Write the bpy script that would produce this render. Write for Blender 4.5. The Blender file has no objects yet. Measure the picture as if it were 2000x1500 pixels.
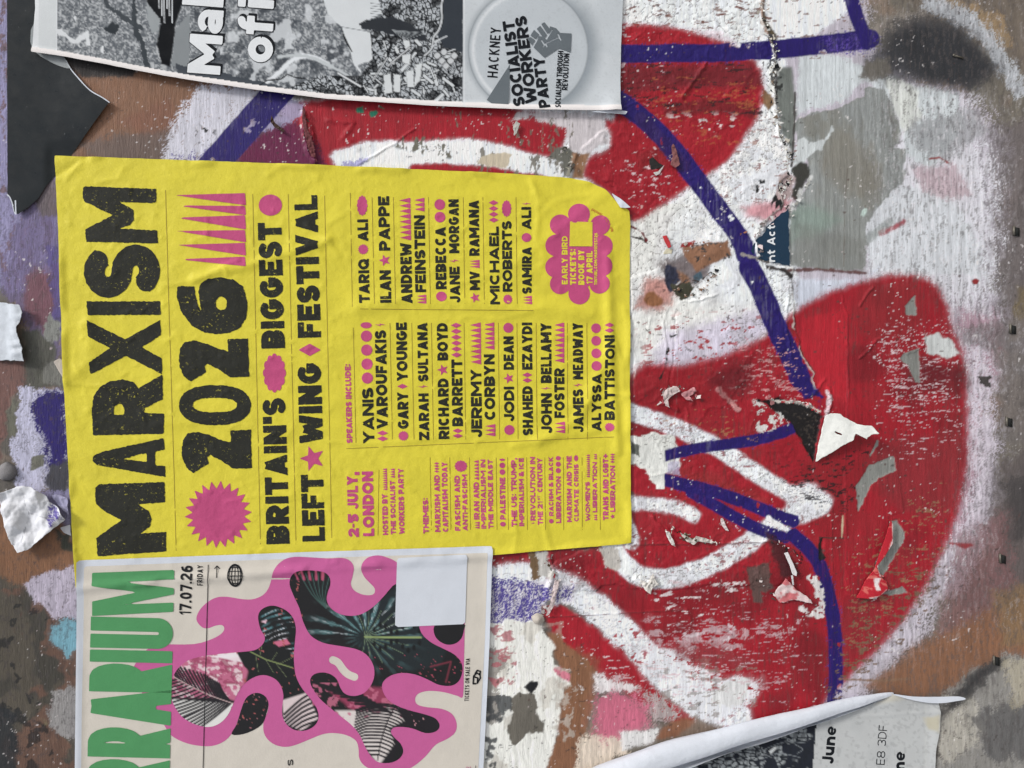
import bpy, math, random
import numpy as np
from mathutils import Vector, Matrix

# ------------------------------------------------------------------ camera, world, sun, exposure
S = 0.38e-3                      # metres of wall per photograph pixel at the middle of the picture
FPX = 1420.0                     # focal length in photograph pixels (2000 wide)
TILT = math.radians(13.6)        # the phone looks slightly down the wall
ZC = 1.45                        # height of the middle of the picture above the pavement
DIST = FPX * S
fwd = np.array([0.0, math.cos(TILT), -math.sin(TILT)])
rgt = np.array([0.0, -math.sin(TILT), -math.cos(TILT)])   # picture right = down the wall (phone held on its side)
upv = np.array([1.0, 0.0, 0.0])                           # picture up = along the wall
CAM = np.array([0.0, 0.0, ZC]) - DIST * fwd

sc = bpy.context.scene
cd = bpy.data.cameras.new("camera"); cam = bpy.data.objects.new("camera", cd)
sc.collection.objects.link(cam)
m = Matrix(((rgt[0], upv[0], -fwd[0], CAM[0]), (rgt[1], upv[1], -fwd[1], CAM[1]),
            (rgt[2], upv[2], -fwd[2], CAM[2]), (0, 0, 0, 1)))
cam.matrix_world = m
cd.sensor_fit = 'HORIZONTAL'; cd.sensor_width = 36.0; cd.lens = 36.0 * FPX / 2000.0
cd.clip_start = 0.01; cd.clip_end = 500.0
sc.camera = cam

w = bpy.data.worlds.new("World"); sc.world = w; w.use_nodes = True
nt = w.node_tree; nt.nodes.clear()
sky = nt.nodes.new('ShaderNodeTexSky'); sky.sky_type = 'NISHITA'; sky.sun_disc = False
sun_dir = Vector((0.46, -0.42, 0.80)).normalized()
sky.sun_elevation = math.asin(sun_dir.z); sky.sun_rotation = math.atan2(sun_dir.x, sun_dir.y)
sky.air_density = 1.0; sky.dust_density = 3.0
hs = nt.nodes.new('ShaderNodeHueSaturation'); hs.inputs['Saturation'].default_value = 0.42
bg = nt.nodes.new('ShaderNodeBackground'); bg.inputs['Strength'].default_value = 0.085
wo = nt.nodes.new('ShaderNodeOutputWorld')
nt.links.new(sky.outputs[0], hs.inputs['Color']); nt.links.new(hs.outputs[0], bg.inputs['Color'])
nt.links.new(bg.outputs[0], wo.inputs['Surface'])
sl = bpy.data.lights.new("sun", 'SUN'); sl.energy = 1.5; sl.angle = math.radians(10); sl.color = (1.0, 0.965, 0.91)
so = bpy.data.objects.new("sun", sl); sc.collection.objects.link(so)
so.rotation_euler = sun_dir.to_track_quat('Z', 'Y').to_euler(); so.location = (1, -2, 3)
sc.view_settings.view_transform = 'Standard'; sc.view_settings.look = 'None'
sc.view_settings.exposure = 0.79; sc.view_settings.gamma = 1.0
try: sc.view_settings.use_curve_mapping = False
except Exception: pass

# ------------------------------------------------------------------ picture plane -> wall plane
def P(x, y, h=0.0):
    """wall coordinates from photograph pixels: a point of the wall seen at (x, y), lifted h pixels (0.38 mm each) off it"""
    x = np.asarray(x, float); y = np.asarray(y, float)
    a = (x - 1000.0) / FPX; b = (750.0 - y) / FPX
    d = fwd[None, :] + a.reshape(-1, 1) * rgt[None, :] + b.reshape(-1, 1) * upv[None, :]
    t = -CAM[1] / d[:, 1]
    p = CAM[None, :] + d * t[:, None]
    p[:, 1] = -np.broadcast_to(np.asarray(h, float), x.shape).reshape(-1) * S
    return p

# ------------------------------------------------------------------ noise
_rng = np.random.RandomState(11)
_T = _rng.rand(512, 512)
def vn(x, y, sx, sy=None, seed=0):
    sy = sy or sx
    u = x / sx + seed * 37.17 + 1000; v = y / sy + seed * 71.93 + 1000
    iu = np.floor(u).astype(np.int64); iv = np.floor(v).astype(np.int64)
    fu = u - iu; fv = v - iv
    fu = fu * fu * (3 - 2 * fu); fv = fv * fv * (3 - 2 * fv)
    a = _T[iv & 511, iu & 511]; b = _T[iv & 511, (iu + 1) & 511]
    c = _T[(iv + 1) & 511, iu & 511]; d = _T[(iv + 1) & 511, (iu + 1) & 511]
    return (a * (1 - fu) + b * fu) * (1 - fv) + (c * (1 - fu) + d * fu) * fv
def fbm(x, y, sx, sy=None, oct=4, seed=0, gain=0.5):
    sy = sy or sx; r = 0; a = 1.0; t = 0
    if abs(sx - sy) > 1e-6:
        x, y = x + 5 * (vn(x, y, 13, 13, seed + 9.1) - .5), y + 3 * (vn(x, y, 17, 9, seed + 4.3) - .5) + .06 * x; gain = max(gain, .72)
    else:
        c_, s_ = math.cos(seed * 1.7 + .5), math.sin(seed * 1.7 + .5); x, y = c_ * x - s_ * y, s_ * x + c_ * y
    for k in range(oct):
        r = r + a * vn(x, y, sx / 2 ** k, sy / 2 ** k, seed + k * 3.7); t += a; a *= gain
    return r / t
def sstep(a, b, x):
    t = np.clip((x - a) / (b - a), 0, 1); return t * t * (3 - 2 * t)
def dots(x, y, s, dens, rmax, seed=0):
    """scattered round specks of uneven size: positive inside a speck"""
    u = x / s; v = y / s; iu = np.floor(u).astype(np.int64); iv = np.floor(v).astype(np.int64); f = np.full(x.shape, -9.0)
    for i in (-1, 0, 1):
        for j in (-1, 0, 1):
            a = (iv + j + 31 * seed) & 511; b = (iu + i + 57 * seed) & 511
            k = _T[a, b]; r_ = rmax * (.25 + .75 * _T[b, a] ** 3); px = (iu + i + _T[(a + 7) & 511, b]) * s; py = (iv + j + _T[a, (b + 11) & 511]) * s
            el = .6 + 1.1 * _T[(a + 3) & 511, (b + 5) & 511]
            f = np.maximum(f, np.where(k < dens, r_ - np.hypot((x - px) * el, (y - py) / el), -9))
    return f
def worley(x, y, s, seed=0):
    """distance to the border between cells (0 on the crack)"""
    u = x / s; v = y / s; iu = np.floor(u).astype(np.int64); iv = np.floor(v).astype(np.int64)
    d1 = np.full(x.shape, 9.0); d2 = np.full(x.shape, 9.0)
    for i in (-1, 0, 1):
        for j in (-1, 0, 1):
            cu = iu + i; cv = iv + j
            px = cu + _T[(cv + 17 * seed) & 511, cu & 511]; py = cv + _T[(cu + 91) & 511, (cv + 13 * seed) & 511]
            d = np.hypot(u - px, v - py)
            lo = d < d1
            d2 = np.where(lo, d1, np.minimum(d2, d)); d1 = np.where(lo, d, d1)
    return d2 - d1

# ------------------------------------------------------------------ distances
def smooth(pts, n=6, closed=False):
    p = np.array(pts, float); N = len(p); out = []
    rng = range(N) if closed else range(N - 1)
    for i in rng:
        if closed: a, b, c, d = p[(i - 1) % N], p[i], p[(i + 1) % N], p[(i + 2) % N]
        else: a, b, c, d = p[max(i - 1, 0)], p[i], p[i + 1], p[min(i + 2, N - 1)]
        for k in range(n):
            t = k / n
            out.append(0.5 * (2 * b + (c - a) * t + (2 * a - 5 * b + 4 * c - d) * t * t + (3 * b - a - 3 * c + d) * t ** 3))
    if not closed: out.append(p[-1])
    return np.array(out)
def seg_dist(x, y, pts):
    d = np.full(x.shape, 1e9)
    for (x0, y0), (x1, y1) in zip(pts[:-1], pts[1:]):
        dx, dy = x1 - x0, y1 - y0; L = dx * dx + dy * dy + 1e-12
        t = np.clip(((x - x0) * dx + (y - y0) * dy) / L, 0, 1)
        d = np.minimum(d, np.hypot(x - x0 - t * dx, y - y0 - t * dy))
    return d
def poly_sd(x, y, pts):
    """signed distance, positive inside"""
    q = [tuple(a) for a in pts]; q.append(q[0])
    d = seg_dist(x, y, q); ins = np.zeros(x.shape, bool)
    for (x0, y0), (x1, y1) in zip(q[:-1], q[1:]):
        if y0 == y1: continue
        c = ((y0 > y) != (y1 > y)) & (x < (x1 - x0) * (y - y0) / (y1 - y0) + x0)
        ins ^= c
    return np.where(ins, d, -d)

# ------------------------------------------------------------------ colours
def lin(c):
    c = np.asarray(c, float) / 255.0
    return np.where(c <= 0.04045, c / 12.92, ((c + 0.055) / 1.055) ** 2.4)
ALB = 0.92      # photographed colour -> surface colour under this exposure
def alb(c): return np.clip(lin(c) * ALB, 0, 0.9)

class Canvas:
    """colour of real paint or print, evaluated at the points of a surface"""
    def __init__(s, x, y, base):
        s.x = x.ravel(); s.y = y.ravel(); s.c = np.tile(alb(base), (s.x.size, 1)).astype(float); s.rnd = np.random.RandomState(5).rand(s.x.size)
    def _box(s, pts, pad):
        p = np.array(pts); 
        return np.nonzero((s.x > p[:, 0].min() - pad) & (s.x < p[:, 0].max() + pad) & (s.y > p[:, 1].min() - pad) & (s.y < p[:, 1].max() + pad))[0]
    def put(s, idx, a, col, ):
        a = np.clip(a, 0, 1)[:, None]; s.c[idx] = s.c[idx] * (1 - a) + alb(col)[None, :] * a
    def _alpha(s, idx, sd, soft, grain, rough, rs, seed, dens=1):
        x, y = s.x[idx], s.y[idx]
        if rough: sd = sd + rough * 2 * (fbm(x, y, rs, oct=4, seed=seed + 5) - 0.5)
        a = sstep(-soft, soft, sd) * dens
        if grain:
            n = 0.5 * s.rnd[idx] + 0.28 * vn(x, y, 3.1, 5.5, seed + 1) + 0.22 * vn(x, y, 6.5, 16, seed + 2)
            a2 = sstep(-0.16, 0.16, a * 1.24 - 0.12 - n)
            a = a * (1 - grain) + a2 * grain
        return a
    def poly(s, pts, col, soft=1.5, grain=0, rough=0, rs=14, alpha=1, seed=0, mask=None, sm=0, dens=1):
        if sm: pts = smooth(pts, sm, True)
        idx = s._box(pts, soft + rough * 2 + 3)
        if not idx.size: return
        a = s._alpha(idx, poly_sd(s.x[idx], s.y[idx], pts), soft, grain, rough, rs, seed, dens) * alpha
        if mask is not None: a = a * mask(s.x[idx], s.y[idx])
        s.put(idx, a, col)
    def line(s, pts, wd, col, soft=1.2, grain=0, rough=0, rs=14, alpha=1, seed=0, mask=None, sm=0, dens=1):
        if sm: pts = smooth(pts, sm)
        idx = s._box(pts, wd + soft + rough * 2 + 3)
        if not idx.size: return
        a = s._alpha(idx, wd / 2 - seg_dist(s.x[idx], s.y[idx], pts), soft, grain, rough, rs, seed, dens) * alpha
        if mask is not None: a = a * mask(s.x[idx], s.y[idx])
        s.put(idx, a, col)

# ------------------------------------------------------------------ objects
COL = sc.collection
def tag(o, label=None, cat=None, group=None, kind=None):
    if label: o['label'] = label
    if cat: o['category'] = cat
    if group: o['group'] = group
    if kind: o['kind'] = kind
    return o
def empty(name, x, y, label, cat, group=None):
    o = bpy.data.objects.new(name, None); COL.objects.link(o)
    o.location = P([x], [y], 0)[0]; o.empty_display_size = 0.02
    return tag(o, label, cat, group)
def mesh(name, V, quads, mat, parent=None, col=None, polys=None, smooth_sh=False, mats=None, mi=None):
    V = np.asarray(V, float)
    org = np.array(parent.location) if parent is not None else V.mean(0)
    if parent is not None and parent.parent is not None: org = org + np.array(parent.parent.location)
    me = bpy.data.meshes.new(name)
    quads = np.asarray(quads, np.int64).reshape(-1, 4) if quads is not None and len(quads) else np.zeros((0, 4), np.int64)
    polys = polys or []
    pl = [len(p) for p in polys]; pv = [i for p in polys for i in p]
    nl = quads.size + len(pv); nf = len(quads) + len(polys)
    me.vertices.add(len(V)); me.vertices.foreach_set('co', (V - org).astype(np.float32).ravel())
    me.loops.add(nl); me.polygons.add(nf)
    me.loops.foreach_set('vertex_index', np.concatenate([quads.ravel(), np.array(pv, np.int64)]).astype(np.int32))
    st = np.concatenate([np.arange(len(quads)) * 4, quads.size + np.concatenate([[0], np.cumsum(pl)])[:-1] if pl else np.zeros(0)]).astype(np.int32)
    me.polygons.foreach_set('loop_start', st)
    if mi is not None: me.polygons.foreach_set('material_index', np.asarray(mi, np.int32))
    if smooth_sh: me.polygons.foreach_set('use_smooth', np.ones(nf, bool))
    me.update(calc_edges=True)
    if col is not None:
        at = me.color_attributes.new('paint', 'FLOAT_COLOR', 'POINT')
        c = np.ones((len(V), 4), np.float32); c[:, :3] = col; at.data.foreach_set('color', c.ravel())
    for mm in (mats or [mat]): me.materials.append(mm)
    o = bpy.data.objects.new(name, me); COL.objects.link(o)
    if parent is None: o.location = org
    else: o.parent = parent
    return o

# ------------------------------------------------------------------ materials
def node(t, ty, **k):
    n = t.nodes.new(ty)
    for a, b in k.items(): setattr(n, a, b)
    return n
def make_mat(name, base=None, attr=False, rough=0.75, spec=0.35, fibre=1.0, grain=0.0, mottle=0.06, wear=0.0, wearcol=None,
             wearscale=900, alpha=1.0, metal=0.0, coat=0.0, sheenvar=0.0, clump=0.0):
    mt = bpy.data.materials.new(name); mt.use_nodes = True; t = mt.node_tree; t.nodes.clear(); L = t.links.new
    out = node(t, 'ShaderNodeOutputMaterial'); bs = node(t, 'ShaderNodeBsdfPrincipled')
    L(bs.outputs[0], out.inputs[0])
    geo = node(t, 'ShaderNodeNewGeometry'); pos = geo.outputs['Position']
    if attr:
        a = node(t, 'ShaderNodeAttribute', attribute_name='paint'); c = a.outputs['Color']
    else:
        r = node(t, 'ShaderNodeRGB'); b = alb(base); r.outputs[0].default_value = (b[0], b[1], b[2], 1); c = r.outputs[0]
    def noise(scale, detail=3, vec=None, rough_=0.6):
        n = node(t, 'ShaderNodeTexNoise'); n.inputs['Scale'].default_value = scale; n.inputs['Detail'].default_value = detail
        n.inputs['Roughness'].default_value = rough_; L(vec or pos, n.inputs['Vector']); return n.outputs['Fac']
    def rng(v, a, b, c_, d):
        n = node(t, 'ShaderNodeMapRange'); n.inputs[1].default_value = a; n.inputs[2].default_value = b
        n.inputs[3].default_value = c_; n.inputs[4].default_value = d; L(v, n.inputs[0]); return n.outputs[0]
    def mul(v, c_):
        n = node(t, 'ShaderNodeMix', data_type='RGBA', blend_type='MULTIPLY'); n.inputs[0].default_value = 1.0
        L(c_, n.inputs[6]); L(v, n.inputs[7]); return n.outputs[2]
    if wear:
        n1 = noise(wearscale, 4, None, 0.75); f = rng(n1, 0.70 - wear, 0.73 - wear, 0.0, 0.85)
        pm = node(t, 'ShaderNodeMath', operation='MULTIPLY'); L(f, pm.inputs[0]); L(rng(noise(38, 3), .46, .60, .12, 1.0), pm.inputs[1]); f = pm.outputs[0]
        mx = node(t, 'ShaderNodeMix', data_type='RGBA'); L(f, mx.inputs[0]); L(c, mx.inputs[6])
        wc = alb(wearcol); mx.inputs[7].default_value = (wc[0], wc[1], wc[2], 1); c = mx.outputs[2]
    if mottle:
        c = mul(rng(noise(2600, 2), 0.3, 0.7, 1 - mottle, 1 + mottle), c)
        c = mul(rng(noise(45, 4), 0.3, 0.7, 1 - mottle * 0.8, 1 + mottle * 0.8), c)
    mp = None
    if grain:      # brushed ply grain: fine ridges that run along the wall
        mp = node(t, 'ShaderNodeMapping'); mp.inputs['Scale'].default_value = (0.10, 1.0, 1.0); L(pos, mp.inputs['Vector'])
        c = mul(rng(noise(1500, 4, mp.outputs[0], 0.7), 0.3, 0.7, 1 - 0.22 * grain, 1 + 0.16 * grain), c)
    L(c, bs.inputs['Base Color'])
    bs.inputs['Metallic'].default_value = metal; bs.inputs['Specular IOR Level'].default_value = spec
    bs.inputs['Coat Weight'].default_value = coat; bs.inputs['Coat Roughness'].default_value = 0.25
    L(rng(noise(120, 3), 0.3, 0.7, max(rough - 0.1 - sheenvar, 0.05), min(rough + 0.1, 1)), bs.inputs['Roughness'])
    bf = noise(1300, 5, None, 0.65)
    bu = node(t, 'ShaderNodeBump'); bu.inputs['Distance'].default_value = 0.00035; bu.inputs['Strength'].default_value = 0.55 * fibre
    L(bf, bu.inputs['Height']); last = bu
    if grain:
        b2 = node(t, 'ShaderNodeBump'); b2.inputs['Distance'].default_value = 0.0004; b2.inputs['Strength'].default_value = 0.7 * grain
        L(noise(1100, 3, mp.outputs[0], 0.6), b2.inputs['Height']); L(bu.outputs[0], b2.inputs['Normal']); last = b2
    if clump:
        b3 = node(t, 'ShaderNodeBump'); b3.inputs['Distance'].default_value = 0.002; b3.inputs['Strength'].default_value = clump
        L(noise(130, 4, None, 0.55), b3.inputs['Height']); L(last.outputs[0], b3.inputs['Normal']); last = b3
    L(last.outputs[0], bs.inputs['Normal'])
    if alpha < 1: bs.inputs['Alpha'].default_value = alpha
    return mt

M_wall = make_mat('painted ply', attr=True, rough=0.62, spec=0.4, grain=0.9, fibre=0.9, mottle=0.05, sheenvar=0.12, clump=0.08)
M_print = make_mat('printed paper', attr=True, rough=0.85, spec=0.2, fibre=0.5, mottle=0.05)
YEL = (225, 212, 62)
M_yel = make_mat('yellow paper', YEL, rough=0.58, spec=0.4, fibre=0.9, mottle=0.075, clump=0.26, wear=0.012, wearcol=(150, 130, 52), wearscale=650)
M_ink = make_mat('black ink', (44, 45, 40), rough=0.6, spec=0.2, fibre=0.8, mottle=0.1, wear=0.085, wearcol=(190, 182, 70), wearscale=560, clump=0.26)
M_pink = make_mat('pink ink', (196, 78, 128), rough=0.62, spec=0.35, fibre=0.9, mottle=0.09, clump=0.26, wear=0.02, wearcol=(206, 140, 110), wearscale=600)
M_rule = make_mat('rule ink', (150, 125, 48), rough=0.7, fibre=0.5)
M_yinkr = make_mat('rust ink', (205, 120, 55), rough=0.7, fibre=0.5)
M_white = make_mat('white paper', (214, 220, 230), rough=0.85, spec=0.2, fibre=0.6, mottle=0.04, clump=0.1)
M_roll = make_mat('rolled white paper', (212, 218, 228), rough=0.85, spec=0.2, fibre=1.0, mottle=0.06, clump=0.35, wear=0.02, wearcol=(150, 140, 126), wearscale=700)
M_beige = make_mat('off-white stock', (214, 208, 198), rough=0.8, spec=0.25, fibre=0.5, mottle=0.05, clump=0.14)
M_green = make_mat('green ink', (82, 152, 98), rough=0.7, spec=0.3, fibre=0.5, mottle=0.05, clump=0.14)
M_tpink = make_mat('rose ink', (200, 98, 156), rough=0.7, spec=0.3, fibre=0.5, mottle=0.05, clump=0.14)
M_navy = make_mat('dark ink', (24, 26, 30), rough=0.7, spec=0.3, fibre=0.35)
M_photo = make_mat('photo print', attr=True, rough=0.6, spec=0.35, fibre=0.35, mottle=0.03)
M_news_ink = make_mat('newsprint ink', (22, 26, 32), rough=0.8, spec=0.2, fibre=0.4)
M_news_grey = make_mat('newsprint grey ink', (104, 112, 118), rough=0.8, spec=0.2, fibre=0.4)
M_news_white = make_mat('newsprint white', (232, 236, 240), rough=0.85, spec=0.2, fibre=0.4)
M_black = make_mat('black poster card', (28, 33, 36), rough=0.36, spec=0.26, fibre=0.15, mottle=0.16, clump=0.06, wear=0.02, wearcol=(120, 122, 124), wearscale=420)
M_scrap = make_mat('torn scrap', attr=True, rough=0.8, spec=0.25, fibre=0.8, mottle=0.06, clump=0.3)
M_tape = make_mat('clear tape', (205, 212, 215), rough=0.3, spec=0.5, fibre=0.1, alpha=0.5)
M_metal = make_mat('staple steel', (112, 108, 100), rough=0.55, metal=0.6, fibre=0.8, mottle=.3)
M_hole = make_mat('dark slot', (34, 36, 36), rough=0.8, fibre=0.6)
M_bolt = make_mat('painted bolt', (128, 126, 128), rough=0.7, fibre=2.0, mottle=0.25, clump=0.4)
M_blueprint = make_mat('blue print', (24, 54, 78), rough=0.7, fibre=1.0, wear=0.06, wearcol=(120, 130, 140), wearscale=1500)
M_pave = make_mat('pavement', (135, 132, 126), rough=0.9, fibre=3.0, mottle=0.2)

# ------------------------------------------------------------------ surfaces and flat shapes
class Sheet:
    """height field of a sheet on a regular pixel grid; prints lie on it by bilinear lookup"""
    def __init__(s, x0, y0, x1, y1, step, hf):
        s.x0, s.y0, s.step = x0, y0, step
        s.nx = int((x1 - x0) / step) + 2; s.ny = int((y1 - y0) / step) + 2
        gx, gy = np.meshgrid(x0 + np.arange(s.nx) * step, y0 + np.arange(s.ny) * step)
        s.H = hf(gx, gy)
    def h(s, x, y):
        u = np.clip((x - s.x0) / s.step, 0, s.nx - 1.001); v = np.clip((y - s.y0) / s.step, 0, s.ny - 1.001)
        i = u.astype(int); j = v.astype(int); fu = u - i; fv = v - j
        return (s.H[j, i] * (1 - fu) + s.H[j, i + 1] * fu) * (1 - fv) + (s.H[j + 1, i] * (1 - fu) + s.H[j + 1, i + 1] * fu) * fv

def contour(x0, y0, step, Fd):
    """polygons of the region Fd>0 on a grid: whole cells as quads, border cells cut at the zero line"""
    ny, nx = Fd.shape; ins = Fd > 0
    full = ins[:-1, :-1] & ins[:-1, 1:] & ins[1:, 1:] & ins[1:, :-1]
    anyc = ins[:-1, :-1] | ins[:-1, 1:] | ins[1:, 1:] | ins[1:, :-1]
    gid = np.full((ny, nx), -1, np.int64)
    used = np.zeros((ny, nx), bool)
    for a, b in ((slice(None, -1), slice(None, -1)), (slice(None, -1), slice(1, None)), (slice(1, None), slice(1, None)), (slice(1, None), slice(None, -1))):
        used[a, b] |= anyc
    used &= ins
    jj, ii = np.nonzero(used); gid[jj, ii] = np.arange(len(jj))
    X = list(x0 + ii * step); Y = list(y0 + jj * step)
    fj, fi = np.nonzero(full)
    q = np.stack([gid[fj, fi], gid[fj, fi + 1], gid[fj + 1, fi + 1], gid[fj + 1, fi]], 1)
    polys = []; cache = {}
    bj, bi = np.nonzero(anyc & ~full)
    cor = ((0, 0), (0, 1), (1, 1), (1, 0))
    for j, i in zip(bj.tolist(), bi.tolist()):
        pl = []
        for k in range(4):
            a = (j + cor[k][0], i + cor[k][1]); k2 = (k + 1) % 4; b = (j + cor[k2][0], i + cor[k2][1])
            fa = Fd[a]; fb = Fd[b]
            if fa > 0: pl.append(int(gid[a]))
            if (fa > 0) != (fb > 0):
                key = (a, b) if a < b else (b, a)
                if key not in cache:
                    t = fa / (fa - fb); t = min(max(t, 0.03), 0.97)
                    cache[key] = len(X); X.append(x0 + (a[1] + (b[1] - a[1]) * t) * step); Y.append(y0 + (a[0] + (b[0] - a[0]) * t) * step)
                pl.append(cache[key])
        if len(pl) >= 3: polys.append(pl)
    return np.array(X), np.array(Y), q, polys

def shape(name, field, box, step, hfun, mat, parent=None, colfun=None, sm=True, flip=True):
    """a sheet with the outline field(x,y)>0, laid at height hfun(x,y)"""
    x0, y0, x1, y1 = box
    gx, gy = np.meshgrid(np.arange(x0 - step, x1 + 2 * step, step), np.arange(y0 - step, y1 + 2 * step, step))
    X, Y, q, pl = contour(x0 - step, y0 - step, step, field(gx, gy))
    if not len(X): return None
    col = colfun(X, Y) if colfun else None
    return mesh(name, P(X, Y, hfun(X, Y)), q, mat, parent, col, pl, smooth_sh=sm)

# ------------------------------------------------------------------ lettering (stroked glyphs -> outlines)
def arc(cx, cy, rx, ry, a0, a1, n=12):
    t = np.radians(np.linspace(a0, a1, n)); return [(cx + rx * math.cos(a), cy + ry * math.sin(a)) for a in t]
NARROW = {'I': .0, "'": .0, '.': .0, ',': .0, ':': .0, ' ': .35, '-': .42, '1': .42, 'i': .0, 'l': .0}
WIDE = {'M': 1.2, 'W': 1.35, 'O': 1.05, 'Q': 1.08, 'E': .78, 'F': .74, 'L': .7, 'J': .66, 'S': .82, 'P': .86, 'T': .86, 'B': .9,
        'r': .55, 'f': .58, 't': .55, 'm': 1.3, 's': .72, 'Y': .95, 'V': 1.0, 'A': 1.02, 'G': 1.0, 'u': .85, 'n': .85, 'e': .85, 'c': .75, 'a': .85, 'y': .85}
def gwidth(c, H, T):
    if c in ('I', 'i', 'l'): return None
    if c in NARROW and NARROW[c] == 0: return None
    if c in NARROW: return NARROW[c]
    return WIDE.get(c, .92)
def glyph(c, W, H, T):
    l = T / 2; r = W - T / 2; b = T / 2; t = H - T / 2; m = H / 2; e = T; cx = W / 2
    rx = W / 2 - T / 2; ry = H / 2 - T / 2; X = H * .72; xt = X - T / 2; xm = X / 2; xr = X / 2 - T / 2
    if c == 'I': return [[(cx, -e), (cx, H + e)]]
    if c == 'L': return [[(l, -e), (l, H + e)], [(l, b), (W + e, b)]]
    if c == 'E': return [[(l, -e), (l, H + e)], [(l, b), (W + e, b)], [(l, m), (W * .88, m)], [(l, t), (W + e, t)]]
    if c == 'F': return [[(l, -e), (l, H + e)], [(l, m * .95), (W * .88, m * .95)], [(l, t), (W + e, t)]]
    if c == 'T': return [[(cx, -e), (cx, t)], [(-e, t), (W + e, t)]]
    if c == 'H': return [[(l, -e), (l, H + e)], [(r, -e), (r, H + e)], [(l, m), (r, m)]]
    if c == 'N':
        return [[(l, -e), (l, H + e)], [(r, -e), (r, H + e)], [(l * .7, H), (W - l * .7, 0)]]
    if c == 'M': return [[(l, -e), (l, H + e)], [(r, -e), (r, H + e)], [(l * .7, H), (cx, H * .28)], [(W - l * .7, H), (cx, H * .28)]]
    if c == 'W':
        k = T * .5; return [[(k * .8, H + e * .3), (W * .27, 0)], [(W * .27, 0), (cx, H * .8)], [(cx, H * .8), (W * .73, 0)], [(W * .73, 0), (W - k * .8, H + e * .3)]]
    if c == 'V': return [[(T * .45, H + e * .2), (cx, T * .2)], [(W - T * .45, H + e * .2), (cx, T * .2)]]
    if c == 'A': return [[(T * .45, -e * .2), (cx, H - T * .2)], [(W - T * .45, -e * .2), (cx, H - T * .2)], [(W * .25, H * .27), (W * .75, H * .27)]]
    if c == 'X': return [[(T * .4, 0 - e * .1), (W - T * .4, H + e * .1)], [(T * .4, H + e * .1), (W - T * .4, 0 - e * .1)]]
    if c == 'Y': return [[(T * .4, H + e * .2), (cx, m * .95)], [(W - T * .4, H + e * .2), (cx, m * .95)], [(cx, m * 1.05), (cx, -e)]]
    if c == 'Z': return [[(0, t), (W, t)], [(0, b), (W, b)], [(W - T * .55, t), (T * .55, b)]]
    if c == 'K': return [[(l, -e), (l, H + e)], [(l, m * .9), (W - T * .3, H + e * .2)], [(l + T * .6, m * 1.15), (W - T * .35, -e * .2)]]
    if c in 'OQ0':
        g = [arc(cx, m, rx, ry, 0, 360, 25)]
        if c == 'Q': g.append([(cx, H * .38), (W, -0.02 * H)])
        return g
    if c == 'C': return [arc(cx + rx * .08, m, rx, ry, 48, 312, 16)]
    if c == 'G': return [arc(cx, m, rx, ry, 45, 345, 18), [(r, m - ry * .25), (r, m + T * .1)], [(cx, m - T * .1), (W, m - T * .1)]]
    if c == 'S':
        q = (H - T) / 4; return [arc(cx, t - q, rx, q, 25, 268, 12) + arc(cx, b + q, rx, q, 90, -155, 12)]
    if c == 'D': return [[(l, b), (l, t)], [(0, t), (cx * .8, t)] + arc(cx * .8, m, W - T / 2 - cx * .8, ry, 90, -90, 12) + [(0, b)]]
    if c in 'PRB':
        hm = m * .92 if c == 'B' else m * .85; h1 = (t + hm) / 2; q = (t - hm) / 2
        g = [[(l, -e), (l, H + e)], [(0, t), (cx, t)] + arc(cx, h1, rx, q, 90, -90, 10) + [(l, hm)]]
        if c == 'R': g.append([(cx * .9, hm), (W - T * .45, -e * .2)])
        if c == 'B': g.append([(l, hm), (cx, hm)] + arc(cx, (hm + b) / 2, rx, (hm - b) / 2, 90, -90, 10) + [(0, b)])
        return g
    if c == 'U': return [[(l, H + e), (l, b + rx)] + arc(cx, b + min(rx, m), rx, min(rx, m), 180, 360, 12) + [(r, H + e)]]
    if c == 'J': return [[(r, H + e), (r, b + rx)] + arc(cx, b + min(rx, m), rx, min(rx, m), 0, -165, 12)]
    if c == '&': return [[(W, 0), (W * .3, H * .62)] + arc(W * .42, H * .76, W * .2, H * .15, 180, -20, 10) + [(W * .2, H * .42)] + arc(W * .38, H * .28, W * .25, H * .2, 150, 300, 10) + [(W * .95, H * .5)]]
    if c == '1': return [[(r, -e), (r, H + e)], [(0, H * .7), (r, t)]]
    if c == '2':
        q = (H - T) * .28; return [arc(cx, t - q, rx, q, 165, -20, 12) + [(l, b)], [(0, b), (W, b)]]
    if c == '3':
        q = (H - T) / 4; return [arc(cx, t - q, rx, q, 150, -90, 12), arc(cx, b + q, rx, q, 90, -150, 12)]
    if c == '5': return [[(W, t), (l, t), (l, m + T * .1)], [(l, m + T * .1)] + arc(cx, b + ry * .55, rx, ry * .55, 110, -150, 12)]
    if c == '6': return [arc(cx, b + ry * .58, rx, ry * .58, 0, 360, 20), [(W * .8, t)] + arc(cx + rx * .3, m * .95, rx * 1.3, ry * .98, 90, 180, 8) + [(l, b + ry * .58)]]
    if c == '7': return [[(0, t), (W, t)], [(W - T * .5, t), (W * .35, -e)]]
    if c == '8':
        q = (H - T) / 4; return [arc(cx, t - q, rx * .9, q, 0, 360, 18), arc(cx, b + q, rx, q, 0, 360, 18)]
    if c in '.': return [[(cx, 0), (cx, T * .95)]]
    if c == ',': return [[(cx, -T * .6), (cx, T * .95)]]
    if c == "'": return [[(cx, H * .62), (cx, H)]]
    if c == ':': return [[(cx, H * .12), (cx, H * .12 + T * .9)], [(cx, H * .62), (cx, H * .62 + T * .9)]]
    if c == '-': return [[(0, m), (W, m)]]
    if c == '+': return [[(0, m), (W, m)], [(cx, m - W / 2), (cx, m + W / 2)]]
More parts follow.
